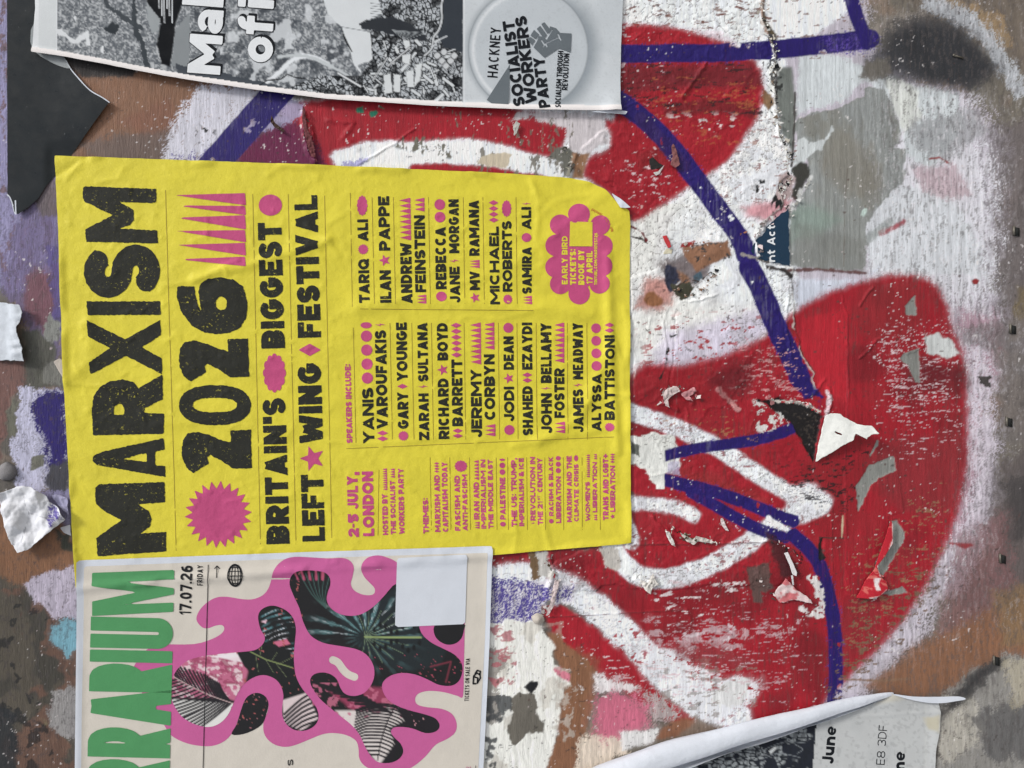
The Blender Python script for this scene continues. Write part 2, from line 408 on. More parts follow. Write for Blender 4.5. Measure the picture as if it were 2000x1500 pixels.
    if c == '/': return [[(0, 0), (W, H)]]
    if c == 'l': return [[(cx, -e), (cx, H + e)]]
    if c == 'i': return [[(cx, 0), (cx, X)], [(cx, H - T * .9), (cx, H)]]
    if c == 'n': return [[(l, 0), (l, X)], [(l, xt - rx)] + arc(cx, xt - min(rx, xm), rx, min(rx, xm), 180, 0, 10) + [(r, 0)]]
    if c == 'm':
        q = (W - T) / 4; return [[(l, 0), (l, X)]] + [arc(l + q * k, xt - q, q, q, 180, 0, 8) + [(l + q * k + q, 0)] for k in (1, 3)]
    if c == 'u': return [[(r, 0), (r, X)], [(l, X), (l, b + rx)] + arc(cx, b + min(rx, xm), rx, min(rx, xm), 180, 360, 10)]
    if c == 'o': return [arc(cx, xm, rx, xr, 0, 360, 20)]
    if c == 'e': return [arc(cx, xm, rx, xr, 0, 315, 18), [(l, xm * .96), (r, xm * .96)]]
    if c == 'c': return [arc(cx, xm, rx, xr, 50, 310, 14)]
    if c == 's':
        q = (X - T) / 4; return [arc(cx, xt - q, rx, q, 25, 268, 10) + arc(cx, b + q, rx, q, 90, -155, 10)]
    if c == 'a': return [[(r, 0), (r, xm)], arc(cx, xt - rx * .8, rx, rx * .8, 160, 0, 8) + [(r, xm)], arc(cx, X * .3, rx, X * .3 - T / 2, 0, 360, 16)]
    if c == 'r': return [[(l, 0), (l, X)], arc(l + rx * 1.6, xt - rx * 1.3, rx * 1.6, rx * 1.3, 180, 80, 8)]
    if c == 'f': return [[(W * .42, 0), (W * .42, H * .75)] + arc(W * .42 + rx, t - rx * .9, rx, rx * .9, 180, 80, 8), [(0, X - T * .4), (W * .95, X - T * .4)]]
    if c == 't': return [[(W * .42, H * .93), (W * .42, b + rx)] + arc(W * .42 + rx, b + rx, rx, rx, 180, 280, 8), [(0, X - T * .4), (W, X - T * .4)]]
    if c == 'd': return [[(r, 0), (r, H)], arc(cx, xm, rx, xr, 0, 360, 18)]
    if c == 'b': return [[(l, 0), (l, H)], arc(cx, xm, rx, xr, 0, 360, 18)]
    if c == 'p': return [[(l, -H * .25), (l, X)], arc(cx, xm, rx, xr, 0, 360, 18)]
    if c == 'y': return [[(T * .4, X), (cx + T * .1, T * .3)], [(W - T * .4, X), (W * .2, -H * .26)]]
    return []
def stroke_field(x, y, strokes, T):
    f = np.full(x.shape, -1e9)
    for s in strokes:
        for k in range(len(s) - 1):
            (x0, y0), (x1, y1) = s[k], s[k + 1]; dx, dy = x1 - x0, y1 - y0; L = math.hypot(dx, dy)
            if L < 1e-9: continue
            dx /= L; dy /= L; a = (x - x0) * dx + (y - y0) * dy; p = np.abs((x - x0) * dy - (y - y0) * dx)
            f = np.maximum(f, np.minimum(T / 2 - p, np.minimum(a, L - a)))
            if k > 0: f = np.maximum(f, T / 2 - np.hypot(x - x0, y - y0))
    return f
class Ink:
    """collects printed shapes in picture pixels, then lays them on a sheet as one part"""
    def __init__(s): s.X = []; s.Y = []; s.q = []; s.p = []; s.n = 0
    def add(s, X, Y, q, pl):
        if not len(X): return
        s.X.append(X); s.Y.append(Y); s.q.append(q + s.n); s.p += [[i + s.n for i in a] for a in pl]; s.n += len(X)
    def field(s, f, box, step):
        x0, y0, x1, y1 = box
        gx, gy = np.meshgrid(np.arange(x0 - 2 * step, x1 + 3 * step, step), np.arange(y0 - 2 * step, y1 + 3 * step, step))
        s.add(*contour(x0 - 2 * step, y0 - 2 * step, step, f(gx, gy)))
        return s
    def poly(s, pts, step=1.5, rough=0, holes=(), sm=0, rs=4):
        if sm: pts = smooth(pts, sm, True)
        p = np.array(pts); bx = (p[:, 0].min(), p[:, 1].min(), p[:, 0].max(), p[:, 1].max())
        def f(x, y):
            r = poly_sd(x, y, pts)
            for h in holes: r = np.minimum(r, -poly_sd(x, y, h))
            if rough: r = r + rough * 2 * (fbm(x, y, rs, oct=3, seed=3) - 0.5)
            return r
        return s.field(f, bx, step)
    def circle(s, cx, cy, r, ry=None):
        ry = ry or r
        a = np.linspace(0, 2 * math.pi, 29)[:-1]; n = len(a)
        X = np.concatenate([[cx], cx + r * np.cos(a)]); Y = np.concatenate([[cy], cy + ry * np.sin(a)])
        s.add(X, Y, np.zeros((0, 4), np.int64), [[0, 1 + k, 1 + (k + 1) % n] for k in range(n)]); return s
    def tri(s, pts):
        p = np.array(pts, float); s.add(p[:, 0], p[:, 1], np.zeros((0, 4), np.int64), [list(range(len(p)))]); return s
    def strip(s, a, b, wd):
        n = max(2, int(math.dist(a, b) / 12)); a = np.array(a, float); b = np.array(b, float); d = (b - a) / np.linalg.norm(b - a)
        pr = np.array([-d[1], d[0]]) * wd / 2; t = np.linspace(0, 1, n)[:, None]; c = a + (b - a) * t
        X = np.concatenate([(c + pr)[:, 0], (c - pr)[:, 0]]); Y = np.concatenate([(c + pr)[:, 1], (c - pr)[:, 1]])
        k = np.arange(n - 1); s.add(X, Y, np.stack([k, k + 1, k + 1 + n, k + n], 1), []); return s
    def glyph(s, c, A, u, W, H, T, clip=True, rough=0.0, rows=None, slant=0):
        rows = rows or int(np.clip(H / 0.8, 13, 60)); st = H / rows; v = np.array([u[1], -u[0]])
        g = glyph(c, W, H, T); 
        if not g: return
        y0 = -H * .3 if c in 'yp,' else 0; y1 = H
        gx, gy = np.meshgrid(np.arange(-2 * st, W + 3 * st, st), np.arange(y0 - 2 * st, y1 + 3 * st, st))
        f = stroke_field(gx, gy, g, T)
        f = np.minimum(f, np.minimum(np.minimum(gx + .01 * T, W - gx + .01 * T), np.minimum(gy - y0 + .001, y1 - gy + .001)))
        if rough: f = f + rough * 2 * (fbm(gx + A[0] * 3, gy + A[1] * 5, max(H * .06, 2.2), oct=3, seed=2) - 0.5)
        X, Y, q, pl = contour(-2 * st, y0 - 2 * st, st, f)
        if len(X): X = X + slant * Y; s.add(A[0] + u[0] * X + v[0] * Y, A[1] + u[1] * X + v[1] * Y, q, pl)
    def text(s, txt, A, B, cap, wt=.27, gap=.09, rough=0.0, slant=0, wgt=None):
        A = np.array(A, float); B = np.array(B, float); Lh = np.linalg.norm(B - A); u = (B - A) / Lh; T = cap * wt; g = cap * gap
        wid = [gwidth(c, cap, T) for c in txt]
        fixed = sum(T * 1.02 for w_ in wid if w_ is None) + g * (len(txt) - 1); flex = sum(w_ * cap for w_ in wid if w_ is not None)
        k = (Lh - fixed) / max(flex, 1e-6) if flex else 1
        if flex and k < .3: g = 0; k = .45
        x = 0
        for i, (c, w_) in enumerate(zip(txt, wid)):
            W = T * 1.02 if w_ is None else w_ * cap * k
            if wgt: W2 = W * (1 + wgt * math.sin(i * 2.3))
            if c != ' ':
                TT = min(T, W * .48) if w_ is not None else T
                if w_ is not None and c not in '-' and c != ' ': TT = min(T, max(W * .40, T * .6))
                if c in 'eas': TT *= .74
                s.glyph(c, A + u * x, u, W, cap, TT, rough=rough, slant=slant)
            x += W + g
        return s
    def build(s, name, sheet, lift, mat, parent, label=None, colfun=None):
        if not s.n: return None
        X = np.concatenate(s.X); Y = np.concatenate(s.Y); q = np.concatenate(s.q)
        o = mesh(name, P(X, Y, sheet.h(X, Y) + lift), q, mat, parent, colfun(X, Y) if colfun else None, s.p)
        if label: o['label'] = label
        return o
def star(cx, cy, R, n=5, r=.42, rot=180.0):
    return [(cx + (R if k % 2 == 0 else R * r) * math.cos(math.radians(rot + k * 180 / n)), cy + (R if k % 2 == 0 else R * r) * math.sin(math.radians(rot + k * 180 / n))) for k in range(2 * n)]
def diamond(cx, cy, a, b): return [(cx - a, cy), (cx, cy - b), (cx + a, cy), (cx, cy + b)]

exec_order = None
# ================================================================== THE WALL
POSTERS = {
 'yellow': [(108, 305), (600, 322), (1000, 340), (1110, 348), (1150, 357), (1180, 372), (1206, 401), (1226, 412), (1229, 440), (1228, 770), (1231, 1060), (960, 1083), (150, 1148), (140, 1000), (125, 740), (117, 500)],
 'terra': [(153, 1093), (560, 1078), (961, 1065), (955, 1250), (948, 1400), (930, 1760), (145, 1790), (150, 1400), (152, 1250)],
 'news': [(75, -320), (70, -120), (72, 20), (66, 107), (130, 116), (200, 129), (267, 142), (330, 154), (390, 164), (500, 180), (640, 198), (850, 211), (1000, 217), (1208, 220), (1210, 100), (1214, 0), (1216, -320)],
 'page': [(1210, 1700), (1215, 1480), (1400, 1425), (1500, 1410), (1600, 1395), (1690, 1362), (1740, 1353), (1800, 1364), (1829, 1367), (1832, 1390), (1831, 1430), (1825, 1460), (1823, 1500), (1822, 1700)],
}
def under(x, y, pad=0):
    r = np.full(x.shape, -1e9)
    for k in ('yellow', 'terra', 'news', 'page'): r = np.maximum(r, poly_sd(x, y, POSTERS[k]))
    return r
OLD_PAPER = [(1228, 430), (1250, 400), (1150, 340), (1130, 290), (1200, 240), (1200, -80), (1482, -80), (1490, 40), (1500, 70), (1515, 110), (1512, 165), (1518, 230), (1522, 265), (1540, 300), (1540, 345), (1520, 355), (1535, 400), (1500, 430), (1475, 470), (1490, 520), (1545, 525), (1548, 640), (1600, 770), (1650, 780), (1648, 900), (1640, 1060), (1560, 1130), (1480, 1150), (1420, 1140), (1260, 1160), (1200, 1140), (1120, 1160), (1060, 1180), (1075, 1100), (1100, 1085), (1240, 1040)]
FLAP_PAPER = [(1640, 560), (1655, 700), (1650, 1020), (1650, 1165), (1690, 1168), (1712, 1160), (1720, 1135), (1708, 1108), (1735, 1060), (1735, 1010), (1765, 1000), (1750, 880), (1660, 760)]

def wall_height(x, y):
    f1 = poly_sd(x, y, OLD_PAPER) + 8 * 2 * (fbm(x, y, 22, oct=4, seed=8) - .5)
    m1 = sstep(-1, 2.0, f1)
    f2 = poly_sd(x, y, FLAP_PAPER) + 3 * (fbm(x, y, 12, oct=3, seed=9) - .5)
    m2 = sstep(-1, 1.5, f2)
    cr = worley(x + 5 * vn(x, y, 9, seed=4), y + 5 * vn(x, y, 9, seed=5), 15, 1)
    crk = (1 - sstep(0, .10, cr)) * sstep(.42, .62, fbm(x, y, 90, oct=2, seed=21))
    lump = fbm(x, y, 34, oct=4, seed=31) - .5
    rid = 1 - np.abs(2 * fbm(x, y, 60, oct=4, seed=12) - 1); rid = sstep(.90, 1.0, rid)
    m1 = m1 * (1 - .75 * sstep(700, 800, y) * sstep(1500, 1600, x))
    h = 2.0 * m1 + 1.0 * m2 + m1 * (4.6 * lump - .9 * crk + .9 * rid + 1.6 * (fbm(x, y, 11, oct=3, seed=33) - .5)) + 1.0 * (fbm(x, y, 120, oct=3, seed=2) - .5)
    # creases, ridges and torn seams one can point at
    for pts, wd, amp in SEAMS:
        p = np.array(pts); b = (x > p[:, 0].min() - 30) & (x < p[:, 0].max() + 30) & (y > p[:, 1].min() - 30) & (y < p[:, 1].max() + 30)
        if b.any():
            xx = x[b] + 5 * (fbm(x[b], y[b], 10, oct=2, seed=14) - .5); yy = y[b] + 5 * (fbm(x[b], y[b], 10, oct=2, seed=15) - .5)
            h[b] += amp * np.exp(-(seg_dist(xx, yy, pts) / wd) ** 2) * (.55 + .9 * fbm(x[b], y[b], 9, oct=2, seed=17))
    for pts, dep in PITS:
        p = np.array(pts); b = (x > p[:, 0].min() - 12) & (x < p[:, 0].max() + 12) & (y > p[:, 1].min() - 12) & (y < p[:, 1].max() + 12)
        if b.any(): h[b] -= dep * sstep(-1, 1.5, poly_sd(x[b], y[b], pts) + 3 * (fbm(x[b], y[b], 8, oct=3, seed=6) - .5))
    u = under(x, y)
    h = np.where(u > 0, np.minimum(h, .3), h) * (1 - sstep(2, 14, u))
    return h
SEAMS = [
 ([(1490, 0), (1488, 40), (1503, 75), (1512, 110), (1508, 160), (1515, 220), (1520, 270), (1540, 300)], 3.5, 3.0),
 ([(1500, 430), (1480, 460), (1475, 500), (1550, 520)], 3, 2.5), ([(1538, 560), (1534, 640), (1545, 700)], 2, 2.0),
 ([(592, 220), (594, 260), (603, 300), (617, 318)], 4, 4.5), ([(608, 245), (612, 280), (618, 312)], 3, 3.5),
 ([(640, 235), (690, 240), (670, 270), (700, 290)], 5, 2.0), ([(700, 320), (770, 280), (810, 250)], 2, 1.6),
 ([(1330, 190), (1360, 150), (1378, 125)], 3, 2.4), ([(1110, 345), (1125, 300), (1110, 290)], 4, 3.5),
 ([(1300, 560), (1330, 590), (1370, 585), (1400, 575)], 2, 2.0), ([(1290, 610), (1300, 660), (1297, 720)], 2, 1.5),
 ([(1270, 620), (1262, 680)], 2, 1.2), ([(1320, 610), (1315, 700), (1305, 760)], 1.6, -1.6),
 ([(1320, 760), (1300, 775), (1298, 790), (1320, 800)], 4, 4.0), ([(1330, 765), (1355, 775), (1350, 790)], 3, 3.0),
 ([(1400, 760), (1420, 790), (1440, 800)], 4, 2.4), ([(1325, 830), (1345, 845), (1340, 800)], 3, 2.0),
 ([(1272, 1010), (1300, 1040), (1340, 1050), (1390, 1058)], 3.5, 3.5), ([(1300, 1030), (1315, 1060)], 3, 3.0), ([(1330, 1045), (1360, 1060)], 3, 3),
 ([(1230, 1062), (1400, 1062), (1530, 1055)], 1.5, 1.6), ([(1070, 1205), (1200, 1198), (1330, 1190)], 1.4, 1.4),
 ([(1640, 560), (1655, 620), (1656, 760), (1650, 900), (1652, 1050)], 1.6, 1.5), ([(1625, 990), (1626, 1180)], 1.2, 1.2),
 ([(1075, 1090), (1080, 1120), (1068, 1150)], 4, 3.0), ([(1340, 1190), (1350, 1210)], 2, 2), ([(1680, 700), (1695, 685), (1712, 662), (1720, 660)], 2, 2.4),
 ([(1770, 690), (1800, 680), (1806, 662), (1800, 640)], 2, 2.0), ([(1680, 598), (1692, 575), (1705, 560)], 2, 2.4),
 ([(1560, 780), (1590, 770), (1612, 740)], 3, 2.0), ([(1618, 760), (1622, 790), (1614, 810)], 3, 3.0),
 ([(1240, 1130), (1265, 1150), (1280, 1130), (1250, 1145)], 4, 3.0), ([(1430, 1100), (1470, 1105), (1490, 1130)], 3, 1.5),
]
HOLE = [(1472, 780), (1505, 782), (1520, 775), (1540, 785), (1575, 790), (1598, 805), (1606, 812), (1598, 850), (1590, 904), (1570, 870), (1545, 825), (1520, 810), (1500, 790)]
CHIPS = [[(1788, 575), (1790, 614), (1770, 616), (1768, 598), (1778, 585)], [(1758, 700), (1765, 690), (1795, 680), (1797, 748), (1788, 745), (1775, 715)],
         [(1697, 908), (1745, 890), (1750, 918), (1715, 935), (1700, 950), (1688, 975), (1675, 1000), (1671, 950)], [(1698, 890), (1712, 860), (1716, 862), (1703, 885)],
         [(1738, 1020), (1752, 1017), (1768, 1040), (1765, 1060), (1745, 1090), (1722, 1132), (1708, 1115), (1710, 1098), (1730, 1065), (1735, 1050)],
         [(1715, 1160), (1762, 1147), (1773, 1158), (1740, 1162)]]
PITS = [(HOLE, 3.0), ([(1470, 350), (1490, 352), (1492, 365), (1480, 378), (1474, 370)], 1.5), ([(1605, 1050), (1610, 1052), (1605, 1105), (1598, 1090)], 2)] + [(c, 1.2) for c in CHIPS]

def wall_colour(x, y):
    C = Canvas(x, y, (122, 116, 106))
    am = 3.0 + 16 * sstep(160, 130, x) + 14 * sstep(1880, 1960, x) + 9 * ((y > 1210) & (x > 930) & (x < 1260))
    wx = am * (fbm(x, y, 20, oct=4, seed=401) - .5); wy_ = am * (fbm(x, y, 20, oct=4, seed=402) - .5); C.x = x + wx; C.y = y + wy_
    X, Y = C.x, C.y; A = np.arange(X.size)
    RED = (164, 26, 42); DRED = (128, 24, 36); BLUE = (34, 18, 104); WHI = (234, 239, 245); GREY = (129, 128, 120); BRN = (134, 98, 76)
    def mot(col, scale, lo, hi, seed, al=1.0, sy=None): C.put(A, sstep(lo, hi, fbm(X, Y, scale, sy or scale, oct=5, seed=seed)) * al, col)
    mot((86, 82, 78), 130, .42, .62, 40, .8); mot((150, 128, 112), 90, .55, .7, 41, .6)
    noisy = lambda sc_, lo, hi, sd_, sy=None: (lambda x_, y_: sstep(lo, hi, fbm(x_, y_, sc_, sy or sc_, oct=4, seed=sd_)))
    keep = lambda sc_, lo, hi, sd_, sy=None: (lambda x_, y_: 1 - sstep(lo, hi, fbm(x_, y_, sc_, sy or sc_, oct=5, seed=sd_)))
    # ---- right-hand margin: lilac overspray on brown-grey ply
    C.poly([(1500, -300), (1660, -300), (1700, 60), (1780, 150), (1890, 180), (1960, 260), (1975, 420), (1950, 560), (1985, 640), (1925, 650), (1980, 720), (1930, 790), (1960, 860), (1960, 960), (1930, 1060), (1880, 1150), (1810, 1240), (1720, 1330), (1640, 1420), (1400, 1450), (1400, -300)],
           (196, 190, 202), 52, .95, 20, 60, seed=1, dens=.86)
    C.poly([(1870, 600), (1950, 620), (1960, 700), (1930, 800), (1910, 1000), (1880, 1100), (1850, 1000), (1870, 800)], (176, 120, 138), 50, .7, 12, seed=11, alpha=.65)
    C.poly([(1930, 250), (2100, 200), (2100, 700), (1960, 650), (1940, 500)], (112, 104, 106), 40, .7, 15, seed=12, alpha=.8)
    C.poly([(1700, 200), (1900, 180), (1950, 300), (1950, 560), (1900, 620), (1700, 560)], (214, 214, 222), 60, .9, 26, 60, seed=291, dens=.72)
    C.poly([(1860, 640), (1940, 640), (1960, 760), (1940, 980), (1880, 1110), (1850, 1100), (1890, 950)], (208, 200, 212), 36, 1.0, 16, 40, seed=292, dens=.66)
    C.poly([(1990, 560), (2100, 560), (2100, 680), (1970, 660)], (124, 110, 82), 8, .3, 8, seed=13, alpha=.8)
    C.poly([(1940, 680), (2100, 640), (2100, 900), (1960, 860)], (122, 116, 114), 20, .3, 12, seed=14, alpha=.85)
    C.poly([(1880, 640), (2100, 600), (2100, 700), (1880, 672)], (128, 122, 124), 14, .7, 8, seed=14, alpha=.7)
    C.poly([(1950, 900), (2100, 820), (2100, 1150), (1930, 1180), (1930, 1000)], (100, 92, 92), 40, .6, 15, seed=15, alpha=.9)
    C.poly([(1960, 940), (2100, 900), (2100, 1020), (1975, 1060)], (66, 64, 66), 22, .6, 10, seed=16, alpha=.8)
    C.poly([(1870, 1050), (1960, 1000), (1985, 1150), (1900, 1240), (1820, 1270)], (136, 96, 98), 34, .7, 12, seed=17, alpha=.7)
    C.poly([(1800, 1255), (1900, 1210), (2000, 1160), (2100, 1150), (2100, 1290), (1960, 1290), (1880, 1350), (1740, 1365), (1690, 1340)], (140, 100, 76), 26, .5, 10, seed=18)
    C.poly([(1940, 1155), (2100, 1120), (2100, 1260), (1960, 1260)], (136, 112, 84), 20, .5, 10, seed=18, alpha=.8)
    C.poly([(1895, 1310), (1945, 1280), (2100, 1290), (2100, 1700), (1820, 1700), (1830, 1370)], (150, 148, 144), 22, .8, 16, 40, seed=19)
    C.poly([(1850, 1360), (1900, 1355), (1930, 1430), (1840, 1500), (1830, 1440)], (188, 184, 174), 22, .9, 12, 30, seed=20, alpha=.9)
    C.poly([(1850, 1378), (1882, 1330), (1935, 1285), (1960, 1292), (1925, 1330), (1880, 1372), (1840, 1400)], (58, 58, 60), 16, .5, 8, seed=21, sm=4)
    C.poly([(1890, 1400), (1990, 1370), (2100, 1400), (2100, 1480), (1930, 1480)], (92, 92, 94), 24, .8, 16, seed=22, alpha=.8)
    C.poly([(1960, 1290), (2100, 1290), (2100, 1370), (1980, 1380)], (196, 186, 160), 24, .9, 10, seed=23, alpha=.5)
    # top right browns, white streaks and the dark oval of spray
    C.poly([(1700, -80), (2100, -80), (2100, 150), (1990, 140), (1900, 80), (1800, 30)], (118, 108, 98), 26, .6, 12, seed=24)
    C.poly([(1800, -20), (1880, 0), (1960, 30), (1975, 90), (1955, 110), (1880, 40)], (160, 136, 104), 12, .8, 10, 24, seed=25, alpha=.8)
    C.line([(1820, 10), (1880, 35), (1930, 80), (1960, 130), (1985, 170)], 34, (186, 190, 196), 24, .95, 12, seed=26, sm=5)
    C.poly([(1730, 30), (1800, 20), (1830, 60), (1760, 90), (1700, 70)], (150, 142, 134), 16, .9, 8, seed=27)
    C.poly([(1560, 110), (1620, 108), (1700, 130), (1780, 165), (1870, 180), (1880, 250), (1820, 330), (1770, 300), (1755, 215), (1690, 160), (1640, 200), (1556, 225)], (205, 212, 216), 14, .8, 8, 24, seed=28)
    C.poly([(1690, 380), (1780, 360), (1880, 420), (1930, 520), (1800, 540), (1700, 540)], (224, 228, 234), 40, .8, 14, seed=293, dens=.9)
    C.poly([(1730, 150), (1790, 165), (1800, 230), (1765, 260), (1745, 215)], (214, 218, 214), 10, .6, 6, seed=29)
    C.poly([(1780, 240), (1900, 210), (1930, 260), (1850, 310), (1790, 290)], (158, 160, 164), 22, .8, 10, seed=30, alpha=.7)
    C.poly([(1680, 380), (1760, 365), (1860, 380), (1900, 460), (1920, 540), (1800, 530), (1700, 530), (1690, 470)], (206, 210, 216), 22, .8, 8, seed=31)
    C.poly([(1780, 330), (1860, 320), (1900, 380), (1850, 390), (1800, 370)], (186, 150, 160), 18, .7, 5, seed=32, alpha=.6)
    C.line([(1815, 310), (1835, 307), (1852, 318)], 4, (150, 60, 60), 2, .3, 2, seed=33)
    C.line([(1720, 455), (1745, 445), (1765, 432)], 10, (172, 90, 100), 5, .5, 2, seed=33)
    C.line([(1690, 470), (1715, 452), (1738, 435)], 16, (150, 158, 156), 7, .5, 2, seed=33, alpha=.7)
    C.poly([(1715, 95), (1740, 50), (1800, 30), (1860, 42), (1910, 80), (1945, 130), (1935, 155), (1890, 178), (1830, 165), (1770, 160), (1720, 150), (1690, 120)], (54, 56, 62), 34, .45, 10, seed=34, sm=4, alpha=.97)
    C.poly([(1745, 70), (1850, 60), (1925, 130), (1880, 165), (1800, 140)], (48, 50, 55), 16, .3, 6, seed=34, sm=4, alpha=.9)
    C.poly([(1690, 120), (1735, 110), (1745, 145), (1700, 160), (1680, 150)], (110, 106, 100), 9, .6, 6, seed=35)
    # ---- white ground of the piece
    C.poly([(560, 195), (1120, 190), (1210, 230), (1195, -300), (1600, -300), (1690, -10), (1640, 40), (1530, 100), (1546, 215), (1555, 540), (1600, 560), (1650, 545), (1660, 600), (1560, 690), (1420, 760), (1200, 800), (1000, 760), (900, 340), (600, 345), (630, 280)], WHI, 8, .5, 8, 30, seed=2)
    C.poly([(1545, 545), (1690, 545), (1720, 520), (1660, 575), (1560, 625)], (204, 210, 224), 12, .6, 4, seed=3)
    for k in range(26):
        r_ = np.random.RandomState(k); cx = r_.uniform(1215, 1500); cy = r_.uniform(0, 60)
        C.line([(cx, cy), (cx + r_.uniform(5, 16), cy + r_.uniform(-3, 5))], r_.uniform(1.5, 4.5), (120, 78, 66), 1, 0, 2, 6, seed=k)
    C.put(A, sstep(.66, .70, fbm(X, Y, 16, 7, oct=4, seed=50)) * ((X > 1215) & (X < 1690) & (Y < 115)) * .8, (140, 108, 98))
    C.put(A, sstep(.46, .7, fbm(X, Y, 190, oct=3, seed=51)) * ((X > 1200) & (X < 1500) & (Y > 400) & (Y < 760)) * .55, (226, 224, 212))
    C.poly([(1300, 650), (1420, 620), (1500, 600), (1530, 640), (1400, 720), (1250, 740)], (208, 200, 222), 26, .4, 8, seed=52, alpha=.8)
    C.poly([(1260, 80), (1400, 60), (1480, 120), (1200, 130)], (206, 170, 182), 22, .8, 6, seed=53, alpha=.5)
    # ---- bare grey ply where the sheet came off
    GP = [(1560, 230), (1580, 225), (1640, 210), (1690, 190), (1692, 172), (1728, 172), (1734, 190), (1745, 200), (1748, 215), (1756, 250), (1753, 280), (1738, 292), (1746, 292), (1768, 292), (1768, 330), (1764, 360), (1735, 378), (1712, 412), (1695, 432), (1693, 480), (1690, 531), (1540, 520), (1542, 500), (1542, 410), (1556, 395), (1580, 355), (1576, 310), (1560, 275), (1552, 250)]
    C.poly(GP, (150, 154, 152), 1.2, 0, 9, 14, seed=54)
    idx = C._box(GP, 5); inn = sstep(0, 3, poly_sd(C.x[idx], C.y[idx], GP))
    C.put(idx, inn * sstep(.42, .6, fbm(C.x[idx], C.y[idx], 80, 160, oct=4, seed=55)) * .6, (160, 165, 166))
    C.put(idx, inn * sstep(.55, .66, fbm(C.x[idx], C.y[idx], 60, 120, oct=4, seed=56)) * .4, (126, 120, 106))
    C.put(idx, inn * sstep(.45, .62, vn(C.x[idx], C.y[idx], 3, 90, 57)) * .3, (112, 114, 110))
    C.poly([(1543, 400), (1590, 400), (1640, 430), (1600, 460), (1545, 470)], (140, 160, 150), 18, .3, 6, seed=58, alpha=.7)
    C.poly([(1560, 440), (1690, 470), (1690, 530), (1545, 520)], (124, 126, 122), 14, .3, 8, seed=287, alpha=.6)
    C.poly([(1600, 300), (1640, 250), (1700, 300), (1720, 370), (1660, 380), (1620, 350)], (136, 132, 122), 22, .3, 10, seed=288, alpha=.7, sm=3)
    C.line([(1655, 330), (1650, 420), (1648, 520)], 1.6, (104, 96, 88), 1, 0, 1, seed=289, alpha=.6); C.poly([(1682, 412), (1696, 404), (1694, 418), (1684, 426)], (190, 208, 202), 1.5, .2, 4, 6, seed=290)
    C.poly([(1575, 250), (1600, 235), (1640, 240), (1635, 265), (1610, 275), (1585, 300), (1565, 310), (1556, 270)], (208, 214, 214), 2, .2, 6, 12, seed=59, alpha=.0)
    C.poly([(1548, 310), (1556, 275), (1570, 265), (1580, 278), (1610, 272), (1625, 240), (1628, 255), (1605, 290), (1580, 305), (1560, 330), (1550, 330)], (200, 206, 208), 2, .3, 5, 10, seed=60)
    C.poly([(1518, 130), (1548, 130), (1553, 180), (1556, 240), (1548, 300), (1528, 260), (1514, 190)], (120, 126, 122), 5, .2, 3, seed=61)
    C.line([(1553, 180), (1552, 240), (1548, 300), (1546, 325)], 3.4, (70, 66, 64), 1.5, .2, 1, seed=61)
    C.poly([(1546, 330), (1560, 318), (1578, 318), (1584, 345), (1572, 358), (1556, 392), (1546, 385), (1552, 350)], (62, 62, 58), 3, .2, 5, 9, seed=62)
    C.line([(1584, 345), (1578, 360), (1565, 372), (1558, 392), (1545, 412)], 7, (198, 200, 200), 1.5, 0, 5, 8, seed=63)
    C.poly([(1520, 345), (1540, 330), (1552, 350), (1548, 380), (1530, 400), (1512, 395)], (188, 168, 168), 4, .3, 6, 10, seed=64)
    C.poly([(1450, 405), (1500, 395), (1545, 390), (1530, 425), (1500, 432), (1460, 425)], (214, 140, 150), 12, .3, 5, seed=65, alpha=.85)
    for q in ([(1508, 385), (1514, 380), (1518, 390), (1508, 396), (1506, 408), (1512, 418), (1508, 416), (1504, 400)], [(1516, 392), (1524, 388), (1530, 398), (1526, 412), (1520, 402), (1514, 410), (1512, 402)], [(1474, 362), (1480, 360), (1482, 374), (1476, 378)], [(1482, 352), (1492, 352), (1494, 358), (1484, 359)]):
        C.poly(q, (28, 30, 32), 1, 0, 2, 5, seed=66)
    # ridge of torn paper down x ~1500
    C.line([(1488, 0), (1490, 45), (1500, 70)], 8, (168, 140, 124), 3, .5, 4, 8, seed=67)
    C.poly([(1490, 30), (1505, 50), (1518, 75), (1510, 82), (1498, 66)], (96, 86, 66), 2.5, .4, 3, seed=68)
    C.poly([(1500, 66), (1516, 68), (1514, 92), (1520, 118), (1508, 118), (1498, 100)], (84, 86, 92), 2, .4, 4, 8, seed=69)
    C.poly([(1512, 122), (1526, 130), (1522, 148), (1510, 150), (1515, 170), (1505, 192), (1500, 170), (1500, 130)], (222, 224, 220), 1.5, .2, 4, 8, seed=70)
    C.put(A, sstep(.60, .64, fbm(X, Y, 9, oct=3, seed=71)) * ((X > 1496) & (X < 1528) & (Y > 95) & (Y < 190)) * .9, (30, 32, 34))
    C.poly([(1490, 175), (1506, 185), (1512, 205), (1500, 214), (1484, 200)], (138, 110, 82), 3, .4, 4, 8, seed=72)
    # ---- reds, upper part
    C.poly([(1200, 60), (1230, 48), (1320, 55), (1400, 78), (1450, 105), (1485, 140), (1488, 200), (1468, 250), (1440, 290), (1410, 325), (1350, 365), (1290, 405), (1242, 432), (1225, 425), (1190, 380), (1140, 345), (1152, 308), (1185, 290), (1190, 262), (1180, 232), (1200, 220)], RED, 10, .45, 4, seed=73, sm=3)
    C.poly([(1205, 125), (1300, 130), (1470, 125), (1488, 150), (1488, 170), (1340, 172), (1260, 175), (1205, 190)], (112, 30, 40), 14, .5, 8, 24, seed=74, alpha=.85)
